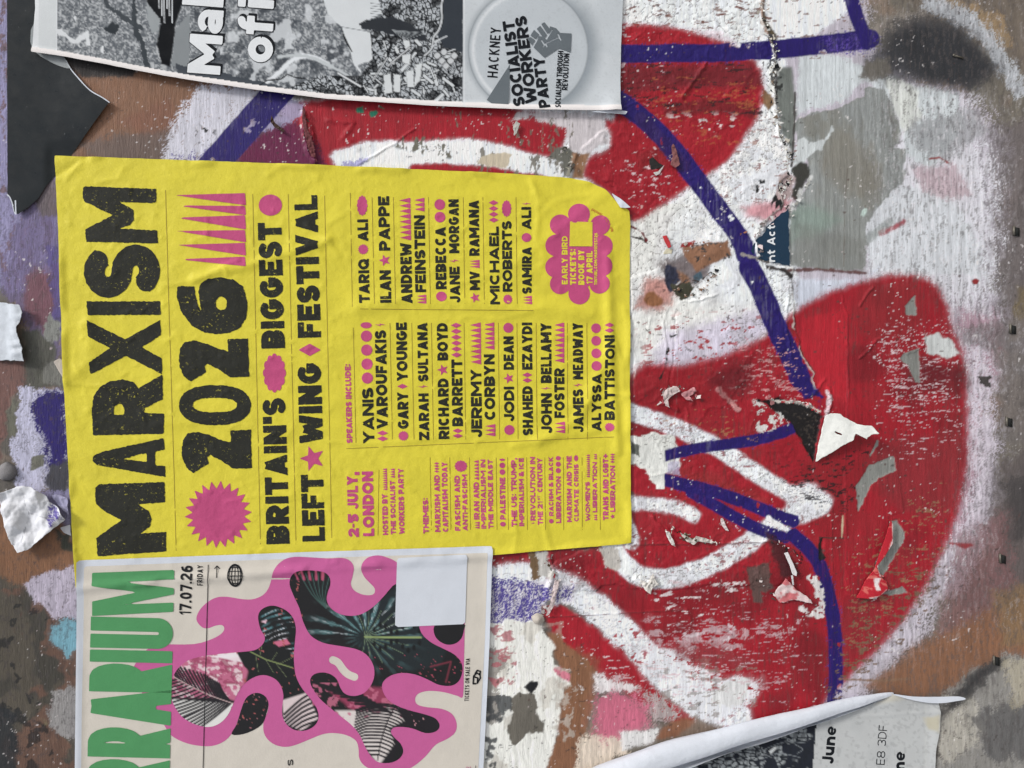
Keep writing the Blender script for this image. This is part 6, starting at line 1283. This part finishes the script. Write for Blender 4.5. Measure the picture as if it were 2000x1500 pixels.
def pagepic(x, y):
    C = Canvas(x, y, (196, 199, 200)); X, Y = C.x, C.y; A = np.arange(X.size)
    C.put(A, sstep(.45, .65, fbm(X, Y, 60, oct=4, seed=321)) * .5, (178, 182, 184)); C.put(A, sstep(.64, .7, fbm(X, Y, 6, oct=2, seed=322)) * .25, (130, 132, 134))
    C.poly([(1800, 1400), (1832, 1395), (1832, 1430), (1812, 1422)], (196, 188, 160), 5, .3, 4, alpha=.7)
    C.poly([(1690, 1362), (1740, 1352), (1765, 1362), (1710, 1374)], (206, 200, 180), 6, 0, 2, alpha=.6)
    pic = ((X < 1593 - .08 * (Y - 1410)) & (Y < 1720)).astype(float)
    C.put(A, pic, (150, 156, 160)); w1 = worley(X * .6 + 5 * vn(X, Y, 9, seed=3), Y * 1.0, 9, 5); C.put(A, pic * (1 - sstep(.1, .3, w1)), (34, 38, 46))
    C.put(A, pic * sstep(.48, .54, fbm(X, Y, 34, 26, oct=3, seed=323)), (38, 42, 52)); C.put(A, pic * (vn(X, Y, 3, 14, 9) > .62) * .5, (34, 38, 44))
    for a in ([(1484, 1466), (1530, 1448), (1570, 1450)], [(1490, 1480), (1520, 1470), (1560, 1478)], [(1550, 1452), (1566, 1462), (1556, 1470)]): C.line(a, 1.6, (120, 126, 132), .8, sm=4)
    C.poly([(1500, 1466), (1512, 1456), (1516, 1460), (1504, 1472)], (206, 210, 212), 1)
    C.put(A, (X > 1800) * sstep(1, 0, np.abs(X - 1806) / 5) * .3, (214, 216, 214))
    return np.clip(C.c, 0, .88)
shape('page_sheet', lambda x, y: poly_sd(x, y, PG) + 1.0 * (fbm(x, y, 14, oct=2, seed=87) - .5), (1196, 1346, 1840, 1560), 2.4, PSH.h, M_print, PR, pagepic)
Ink().text('June', (1626, 1491), (1632, 1418), 23, .25, .1).build('date_lettering', PSH, .4, M_news_ink, PR)
Ink().text('y E8 3DF', (1724, 1514), (1731, 1416), 16.5, .10, .12).build('lettering', PSH, .4, M_news_ink, PR)
Ink().text('me', (1764, 1514), (1766, 1467), 23, .25, .1).build('lettering', PSH, .4, M_news_ink, PR)
# the curl: a loose conical roll of paper along the page's upper edge
def build_roll():
    n = 90; mth = 22; V = []; 
    ax = smooth([(1080, 1570), (1180, 1512), (1280, 1474), (1380, 1444), (1480, 1418), (1570, 1394), (1645, 1374), (1700, 1361), (1742, 1353)], 12)
    t = np.linspace(0, len(ax) - 1, n); ii = np.minimum(t.astype(int), len(ax) - 2); fr = (t - ii)[:, None]; c = ax[ii] * (1 - fr) + ax[ii + 1] * fr
    d = np.gradient(c, axis=0); d /= np.linalg.norm(d, axis=1)[:, None]; pr = np.stack([d[:, 1], -d[:, 0]], 1)   # towards picture up
    s_ = np.linspace(0, 1, n); Rr = 35 * (1 - s_) ** .80 + 2.2
    for k in range(n):
        for j in range(mth):
            a = math.radians(-60 - 0 + j * (330.0 / (mth - 1)))      # starts at the page side low, runs over the top and tucks in
            rr = Rr[k] * (1 - .12 * j / mth) * (1 + .05 * math.sin(k * .31 + j * .5) + .045 * _T[k // 7, j] + .03 * math.sin(j * 2.2 + k * .08))
            u_ = rr * math.sin(a - math.pi / 2 + .5) ; hh = 3 + .72 * (Rr[k] * .9 + rr * -math.cos(a - math.pi / 2 + .5))
            x_ = c[k, 0] + pr[k, 0] * u_; y_ = c[k, 1] + pr[k, 1] * u_
            V.append((x_, y_, hh))
    V = np.array(V); q = [(k * mth + j, k * mth + j + 1, (k + 1) * mth + j + 1, (k + 1) * mth + j) for k in range(n - 1) for j in range(mth - 1)]
    mesh('rolled_edge', P(V[:, 0], V[:, 1], np.maximum(V[:, 2], 1.5)), q, M_roll, PR, smooth_sh=True)
build_roll()
tipf = [(1735, 1352), (1775, 1356), (1820, 1355), (1858, 1353), (1871, 1358), (1850, 1363), (1828, 1367), (1800, 1367), (1765, 1361)]
shape('curled_corner', lambda x, y: poly_sd(x, y, smooth(tipf, 3, True)), (1730, 1348, 1875, 1372), 2, lambda x, y: 8 + .10 * (x - 1735) + .0 * y, M_white, PR)

# ================================================================== SCRAPS, FLAPS, METAL
def scrap(name, pts, hf, base, label, cat='paper scrap', group=None, colf=None, step=2.0, rough=2.0, rs=7, parent=None, holes=()):
    p = np.array(pts, float)
    def f(x, y):
        r_ = poly_sd(x, y, pts)
        for h_ in holes: r_ = np.minimum(r_, -poly_sd(x, y, h_))
        return r_ + rough * 2 * (fbm(x, y, rs, oct=3, seed=len(pts)) - .5)
    def c_(x, y):
        C = Canvas(x, y, base)
        C.put(np.arange(C.x.size), sstep(.5, .66, fbm(C.x, C.y, 12, oct=3, seed=7)) * .25, tuple(int(v * .8) for v in base))
        if colf: colf(C)
        return C.c
    o = shape(name, f, (p[:, 0].min() - rough, p[:, 1].min() - rough, p[:, 0].max() + rough, p[:, 1].max() + rough), step, hf, M_scrap, parent, c_)
    sd = o.modifiers.new('paper thickness', 'SOLIDIFY'); sd.thickness = .00012; sd.offset = -1
    return tag(o, label, cat, group)
def folds(x, y, s_=22, a=3, seed=0):
    r_ = np.random.RandomState(seed); h = 0 * x
    xx = x + 7 * (vn(x, y, 24, seed=seed + 1) - .5); yy = y + 7 * (vn(x, y, 24, seed=seed + 2) - .5)
    for k in range(5):
        th = r_.uniform(0, 3.14); p = s_ * r_.uniform(.8, 2.2); t = ((xx * math.cos(th) + yy * math.sin(th)) / p + r_.rand()) % 1; h = h + a * .42 * (p / s_ / 1.5) * np.abs(2 * t - 1)
    return h
crinkle = lambda x, y, s_=14, a=4, sd=3: a * (1 - np.abs(2 * fbm(x, y, s_, oct=3, seed=sd) - 1))
scrap('paper_scrap', [(-90, 588), (0, 590), (44, 597), (50, 612), (44, 632), (38, 640), (42, 660), (48, 680), (52, 706), (20, 704), (-90, 702)],
      lambda x, y: 3 + 7 * sstep(-40, 55, x) + 1.2 * folds(x, y, 16, 2.4, 8) * sstep(14, 36, x), (206, 213, 222), 'pale blue-white torn paper tab sticking in from the left side of the picture')
def blue_speck(C):
    C.poly([(100, 975), (120, 985), (126, 1006), (104, 1034), (98, 1010)], (96, 86, 156), 8, 1.0, 6, dens=.6)
    C.line([(50, 955), (62, 1000), (48, 1060)], 1, (150, 152, 160), .8, rough=2); C.line([(62, 1000), (96, 1008), (132, 1012)], 1, (160, 160, 168), .8, rough=2)
scrap('crumpled_paper', [(3, 962), (30, 952), (52, 945), (72, 950), (96, 966), (102, 978), (120, 990), (135, 1012), (110, 1030), (86, 1050), (62, 1070), (42, 1076), (33, 1066), (24, 1050), (14, 1010)],
      lambda x, y: 2.5 + 2.6 * folds(x, y, 34, 4, 5) + .5 * crinkle(x, y, 12, 4, 6) + 3 * sstep(30, -5, poly_sd(x, y, [(3, 962), (72, 950), (135, 1012), (42, 1076), (24, 1050)])), (224, 226, 232), 'white crumpled paper shred beside the lower left edge of the yellow poster', colf=blue_speck, rough=1.5)
scrap('paper_scrap', [(100, 965), (118, 965), (134, 972), (136, 1005), (120, 990)], lambda x, y: 3 + .8 * crinkle(x, y), (176, 174, 206), 'small lilac paper corner tucked behind the crumpled white shred', rough=1.2)
scrap('paper_scrap', [(106, 706), (118, 700), (126, 706), (128, 744), (118, 728)], lambda x, y: 2.0 + .12 * np.abs(126 - x), (216, 206, 196), 'small cream triangle of paper poking out from the left edge of the yellow poster', rough=.6)
scrap('paper_scrap', [(118, 1030), (138, 1024), (140, 1046), (126, 1040)], lambda x, y: 2.2 + 0 * x, (214, 214, 220), 'tiny white paper strip below the crumpled shred, against the yellow poster', rough=.8)
scrap('peeled_paper', [(1606, 812), (1616, 806), (1630, 808), (1645, 820), (1660, 828), (1682, 830), (1690, 842), (1695, 846), (1680, 846), (1673, 856), (1662, 850), (1655, 845), (1652, 858), (1636, 868), (1620, 880), (1600, 894), (1590, 902), (1595, 870), (1601, 838)],
      lambda x, y: 2.5 + .34 * np.maximum(x - 1594 - (850 - y) * .05, 0) + .7 * folds(x, y, 20, 2.2, 10) + .3 * crinkle(x, y, 9, 3, 8), (228, 230, 226), 'white triangular flap of peeled paper folded back over the black hole in the red paint', holes=[[(1620, 840), (1632, 846), (1636, 850), (1624, 846)]], rough=1.6)
def redtone(C): C.put(np.arange(C.x.size), sstep(.46, .58, fbm(C.x, C.y, 14, oct=3, seed=31)) * .85, (196, 84, 92))
scrap('peeled_paper', [(1528, 1128), (1534, 1132), (1548, 1148), (1562, 1158), (1578, 1168), (1580, 1176), (1568, 1174), (1548, 1170), (1532, 1174), (1520, 1176), (1512, 1164), (1512, 1152), (1520, 1142)],
      lambda x, y: 3 + 7 * sstep(22, 0, seg_dist(x, y, [(1530, 1130), (1578, 1172)])) + folds(x, y, 14, 2, 9), (226, 206, 206), 'pink and white curled flap of torn paper beside the lower blue line', colf=redtone, rough=2.4)
scrap('peeled_paper', [(1526, 1078), (1534, 1076), (1542, 1095), (1551, 1116), (1549, 1122), (1542, 1120), (1536, 1100)], lambda x, y: 9 + 0 * x + .05 * (y - 1078), (228, 226, 228), 'narrow white rolled sliver of paper above the pink curled flap', rough=.7, step=1.2)
scrap('peeled_paper', [(1541, 1122), (1545, 1122), (1547, 1140), (1544, 1143)], lambda x, y: 7 + 0 * x, (220, 222, 226), 'tiny white sliver hanging between the rolled sliver and the pink flap', rough=.3, step=1)
def redflap(C): C.c[:] = alb((180, 36, 50)); C.put(np.arange(C.x.size), sstep(.60, .66, fbm(C.x, C.y, 16, 7, oct=3, seed=33)) * .7, (214, 120, 110)); C.line([(1736, 1018), (1737, 1050), (1730, 1070), (1724, 1085), (1708, 1104), (1712, 1122)], 2.4, (220, 205, 205), .8, rough=1); C.line([(1692, 1166), (1712, 1162), (1724, 1150)], 2.6, (220, 206, 206), .8, rough=1); C.poly([(1702, 1128), (1712, 1126), (1708, 1138), (1712, 1150), (1704, 1150)], (224, 214, 214), 1, rough=2)
scrap('peeled_paper', [(1732, 1012), (1736, 1022), (1736, 1060), (1726, 1074), (1722, 1082), (1709, 1100), (1706, 1108), (1714, 1126), (1724, 1134), (1726, 1148), (1710, 1162), (1694, 1167), (1668, 1167), (1700, 1110), (1722, 1050)],
      lambda x, y: 2.5 + 10 * sstep(46, 0, seg_dist(x, y, [(1738, 1015), (1735, 1062), (1712, 1112), (1726, 1146), (1700, 1168)])), (196, 46, 58), 'glossy red painted paper edge lifting beside the grey bare chip at the right', colf=redflap, rough=.8)
scrap('peeled_paper', [(1274, 338), (1284, 336), (1295, 324), (1286, 342), (1279, 345)], lambda x, y: 5 + 0 * x, (200, 200, 198), 'small grey-white paper tip under the black chip in the upper red patch', rough=.8, step=1.2)
def chipc(C): C.c[:] = alb((46, 44, 44))
scrap('paint_chip', [(1266, 312), (1274, 308), (1284, 318), (1294, 324), (1286, 330), (1270, 332)], lambda x, y: 2.6 + .5 * crinkle(x, y, 8, 2), (46, 44, 44), 'dark chip of exposed paper in the upper red patch below the blue line', 'paint chip', colf=chipc, rough=.8, step=1.4)
scrap('peeled_paper', [(1308, 286), (1312, 282), (1318, 296), (1322, 312), (1325, 322), (1316, 330), (1306, 324), (1310, 308)], lambda x, y: 5 + 1.2 * crinkle(x, y, 8, 3, 12), (140, 92, 92), 'brownish curled paper edge where the blue line crosses the upper red patch', rough=1.4, step=1.5)
scrap('paper_scrap', [(1000, 250), (1006, 238), (1014, 244), (1008, 262), (1002, 268)], lambda x, y: 4 + crinkle(x, y, 6, 3, 13), (196, 196, 190), 'tiny ragged white scrap in the red band between newspaper and yellow poster', rough=1.6, step=1.3)
scrap('paper_scrap', [(592, 210), (596, 218), (600, 250), (612, 280), (617, 312), (608, 308), (600, 285), (594, 258), (590, 232)], lambda x, y: 4 + 1.4 * crinkle(x, y, 9, 3, 14), (112, 62, 66), 'crinkled dark red paper shred standing up in the red band above the yellow poster', rough=1.4, step=1.4)
scrap('paper_scrap', [(530, 226), (536, 240), (548, 250), (558, 260), (548, 258), (536, 250), (529, 240)], lambda x, y: 4 + crinkle(x, y, 7, 3, 15), (70, 52, 46), 'small dark splinter on the purple spray left of the crinkled shred', 'splinter', rough=1.0, step=1.3)
scrap('paper_scrap', [(1292, 462), (1300, 460), (1306, 474), (1308, 484), (1302, 486), (1296, 474)], lambda x, y: 4 + .5 * (y - 460) * .3, (196, 60, 66), 'short red paper strip right of the flower badge on the white paint', rough=.6, step=1.2)
scrap('paper_scrap', [(1300, 486), (1312, 488), (1310, 496), (1294, 496)], lambda x, y: 3.5 + 0 * x, (222, 216, 190), 'cream scrap just below the short red paper strip', rough=1, step=1.4)
scrap('paper_scrap', [(1082, 1130), (1090, 1132), (1086, 1150), (1080, 1180), (1070, 1198), (1064, 1200), (1072, 1176), (1077, 1150)], lambda x, y: 4 + 1.4 * crinkle(x, y, 8, 4, 16), (206, 190, 190), 'twisted pale paper strip hanging below the yellow poster near the lilac spray', rough=1.0, step=1.4)
scrap('glue_lump', [(1036, 1203), (1048, 1196), (1060, 1200), (1062, 1212), (1052, 1220), (1040, 1214)], lambda x, y: 3 + 7 * sstep(14, 0, np.hypot(x - 1049, y - 1208)), (190, 182, 172), 'round grey lump at the foot of the twisted pale strip', 'lump', rough=1.2, step=1.6)
scrap('paper_scrap', [(1246, 1130), (1262, 1136), (1272, 1118), (1278, 1134), (1284, 1140), (1272, 1146), (1268, 1160), (1256, 1150)], lambda x, y: 4 + 1.6 * crinkle(x, y, 9, 4, 17), (222, 218, 212), 'star-shaped crumple of white paper on the white curve under the yellow poster', rough=1.4, step=1.4)
scrap('paper_scrap', [(1296, 1034), (1304, 1038), (1312, 1054), (1316, 1066), (1308, 1062), (1300, 1048)], lambda x, y: 4 + 1.2 * crinkle(x, y, 7, 4, 18), (216, 212, 208), 'thin white shred at the left of the mossy tear in the red oval', rough=.8, step=1.2)
scrap('paper_scrap', [(1322, 1036), (1334, 1044), (1350, 1052), (1356, 1046), (1374, 1050), (1396, 1058), (1384, 1060), (1362, 1056), (1350, 1062), (1336, 1054)], lambda x, y: 4 + 1.2 * crinkle(x, y, 7, 4, 19), (206, 200, 194), 'ragged white strands across the mossy tear in the red oval', rough=1.4, step=1.4)
scrap('paper_scrap', [(1404, 1012), (1408, 1010), (1414, 1024), (1420, 1036), (1414, 1034), (1406, 1024)], lambda x, y: 4 + crinkle(x, y, 7, 3, 20), (220, 210, 210), 'small upright white shred at the right of the red oval', rough=.6, step=1.2)
scrap('paper_scrap', [(1290, 770), (1300, 758), (1318, 754), (1324, 764), (1312, 770), (1300, 782), (1304, 796), (1296, 792)], lambda x, y: 5 + 1.4 * crinkle(x, y, 8, 4, 21), (206, 190, 188), 'white curled rim of the small torn hole right of the yellow poster', rough=1.2, step=1.4)
scrap('paper_scrap', [(1326, 768), (1340, 762), (1352, 756), (1356, 764), (1344, 774), (1350, 784), (1336, 780)], lambda x, y: 5 + 1.4 * crinkle(x, y, 8, 4, 22), (196, 140, 144), 'pinkish shreds at the right side of the small torn hole', rough=1.6, step=1.4)
# scrap of blue print showing through, with its few white letters
sheetB = Sheet(1440, 380, 1600, 560, 4, lambda x, y: WALL.h(x, y) * 0 + 3.4)
BB = empty('paper_remnant', 1510, 470, 'navy blue remnant of an old printed poster with white letters beside the bare grey ply', 'poster remnant')
BPY = [(1516, 424), (1530, 415), (1538, 408), (1540, 520), (1478, 505), (1466, 490), (1474, 470), (1490, 455), (1500, 440)]
shape('paper_sheet', lambda x, y: poly_sd(x, y, BPY) + 3 * 2 * (fbm(x, y, 9, oct=3, seed=41) - .5), (1462, 404, 1544, 524), 2, lambda x, y: sheetB.h(x, y), M_blueprint, BB)
Ink().text('nt Act', (1512, 512), (1512, 440), 16, .2, .12).build('lettering', sheetB, .4, M_news_white, BB)
# steel staple legs left in the ply
def box_mesh(cx, cy, wx, wy, h0, h1, sk=0.0):
    X = np.array([cx - wx, cx + wx, cx + wx, cx - wx] * 2); Y = np.array([cy - wy, cy - wy + sk, cy + wy + sk, cy + wy] * 2); H = np.array([h0] * 4 + [h1] * 4)
    return P(X, Y, H), [(3, 2, 1, 0), (4, 5, 6, 7), (0, 1, 5, 4), (1, 2, 6, 5), (2, 3, 7, 6), (3, 0, 4, 7)]
SL = ['top right staple leg, beside the brown smear', 'second staple leg from the top, at the end of the lilac spray', 'third staple leg down the right margin, in grey ply', 'fourth staple leg down the right margin, on rusty paint', 'lowest staple leg in the right margin, above the black spray']
for (cx, cy), nm in zip([(1983, 452), (1976, 643), (1969, 824), (1956, 1091), (1944, 1290)], SL):
    r_ = empty('staple', cx, cy, 'dark square steel ' + nm, 'staple', 'staples down the right margin of the hoarding')
    V, q = box_mesh(cx + 2, cy, 5, 8, -1, 2.2, 2); mesh('staple_crown', V, q, M_hole, r_)
    V, q = box_mesh(cx - 4.5, cy - 1, 1.1, 9, -1, 4.5, 0); mesh('staple_leg', V, q, M_metal, r_)
r_ = empty('staple', 1870, 111, 'thin shiny staple in the dark oval of spray at the upper right', 'staple')
V, q = box_mesh(1870, 109, 10, 1.4, 1.5, 3.2, 5); mesh('staple_crown', V, q, M_metal, r_)
V, q = box_mesh(1862, 108, 1.5, 1.5, -1, 3.6, 0); mesh('staple_leg', V, q, M_metal, r_)
# painted-over bolt head
def dome(name, cx, cy, R_, hh, mat, label, cat):
    V = []; q = []; n = 28; rings = 9
    for k in range(rings):
        rr = R_ * math.cos(k / (rings - 1) * math.pi / 2 * .96); h_ = 0.5 + hh * math.sin(k / (rings - 1) * math.pi / 2)
        for j in range(n):
            a = 2 * math.pi * j / n; w_ = 1 + .05 * math.sin(3 * a + 1) + .03 * math.sin(7 * a); V.append((cx + rr * w_ * math.cos(a), cy + rr * w_ * math.sin(a), h_))
    V.append((cx, cy, .5 + hh)); V = np.array(V)
    q = [(k * n + j, (k + 1) * n + j, (k + 1) * n + (j + 1) % n, k * n + (j + 1) % n) for k in range(rings - 1) for j in range(n)]
    pl = [[(rings - 1) * n + j, len(V) - 1, (rings - 1) * n + (j + 1) % n] for j in range(n)]
    tag(mesh(name, P(V[:, 0], V[:, 1], V[:, 2]), q, mat, None, polys=pl, smooth_sh=True), label, cat)
dome('bolt_head', 15, 921, 18, 10, M_bolt, 'round bolt head painted over in grey at the left, above the crumpled paper', 'bolt')
dome('glue_blob', 160, 1497, 9, 4, M_tape, 'small yellowish blob of glue on the lower left edge of the gig poster', 'glue')

# fringe of tiny torn paper flakes along the ragged edges: too many to count
def flakes():
    rs = np.random.RandomState(21); V = []; pl = []; cl = []
    paths = [([(1490, 10), (1492, 45), (1505, 80), (1512, 115), (1508, 160), (1514, 215), (1520, 262), (1540, 300), (1540, 345), (1524, 372)], 230, 8, ((224, 224, 220), (210, 204, 190), (46, 48, 50), (40, 42, 44), (232, 234, 230), (150, 130, 110))),
             ([(1522, 372), (1532, 400), (1512, 425), (1490, 440), (1476, 462), (1484, 500), (1500, 510)], 60, 6, ((224, 222, 220), (206, 190, 190), (120, 110, 108))),
             ([(1584, 345), (1574, 362), (1560, 380), (1553, 400), (1545, 420)], 26, 4, ((214, 216, 214), (190, 190, 184))),
             ([(1505, 782), (1530, 784), (1558, 786), (1582, 792), (1602, 806)], 44, 5, ((226, 220, 216), (214, 150, 152), (190, 50, 60))),
             ([(1290, 790), (1298, 764), (1320, 756), (1350, 762), (1352, 784)], 46, 6, ((216, 206, 204), (200, 110, 116), (120, 100, 96))),
             ([(1505, 1050), (1520, 1060), (1540, 1075), (1556, 1070), (1560, 1100)], 40, 6, ((220, 210, 210), (150, 50, 60), (50, 40, 42))),
             ([(1300, 1030), (1330, 1045), (1360, 1052), (1400, 1060)], 56, 8, ((216, 210, 204), (70, 72, 50), (96, 90, 80), (190, 180, 170))),
             ([(1070, 1085), (1076, 1110), (1084, 1140), (1074, 1175), (1056, 1200)], 60, 7, ((206, 200, 198), (150, 50, 56), (110, 90, 70), (180, 176, 170))),
             ([(1100, 290), (1112, 305), (1112, 340)], 26, 6, ((180, 176, 160), (70, 66, 60), (206, 204, 196))),
             ([(1736, 1020), (1734, 1062), (1710, 1106), (1726, 1146), (1696, 1168)], 36, 2.5, ((226, 214, 212), (206, 120, 118))),
             ([(1315, 560), (1345, 575), (1375, 560), (1390, 530)], 50, 9, ((66, 66, 52), (130, 100, 80), (190, 170, 160), (40, 44, 50))),
             ([(1330, 478), (1380, 476), (1440, 462), (1470, 440)], 26, 3, ((214, 206, 200), (160, 110, 90))),
             ([(1480, 1130), (1500, 1150), (1512, 1166)], 20, 8, ((216, 206, 204), (90, 80, 74))),
             ([(600, 212), (598, 250), (606, 290), (618, 316)], 24, 5, ((120, 60, 66), (90, 90, 84))),
             ([(1245, 1140), (1270, 1132), (1280, 1152)], 24, 8, ((222, 218, 210), (200, 196, 186)))]
    for pts, n, spread, cols in paths:
        p = smooth(pts, 8)
        for _ in range(n):
            c = p[rs.randint(len(p))] + rs.normal(0, spread * .55, 2); r_ = rs.uniform(1.2, 4.2) * (1 if rs.rand() < .8 else 1.9); k = rs.randint(4, 7)
            a0 = rs.uniform(0, 6.3); an = a0 + np.sort(rs.uniform(0, 2 * math.pi, k)); el = rs.uniform(.35, 1); th = rs.uniform(0, 3.14)
            ux = r_ * np.cos(an) * rs.uniform(.6, 1.1, k); uy = r_ * el * np.sin(an) * rs.uniform(.6, 1.1, k)
            x = c[0] + ux * math.cos(th) - uy * math.sin(th); y = c[1] + ux * math.sin(th) + uy * math.cos(th)
            if under(np.array([c[0]]), np.array([c[1]]))[0] > -3: continue
            hb = WALL.h(np.array([c[0]]), np.array([c[1]]))[0] + .5; t_ = rs.uniform(0, .9); dr = rs.uniform(0, 6.3)
            h = hb + .4 + t_ * ((x - c[0]) * math.cos(dr) + (y - c[1]) * math.sin(dr) + r_)
            b = len(V); V += list(zip(x, y, np.maximum(h, .5))); pl.append(list(range(b, b + k))); cl += [alb(cols[rs.randint(len(cols))]) * rs.uniform(.8, 1.05)] * k
    V = np.array(V)
    o = mesh('paper_flakes', P(V[:, 0], V[:, 1], V[:, 2]), None, M_scrap, None, np.clip(np.array(cl), 0, .9), pl)
    tag(o, 'fringe of tiny torn paper flakes along the ragged edges of the old painted posters', kind='stuff')
flakes()
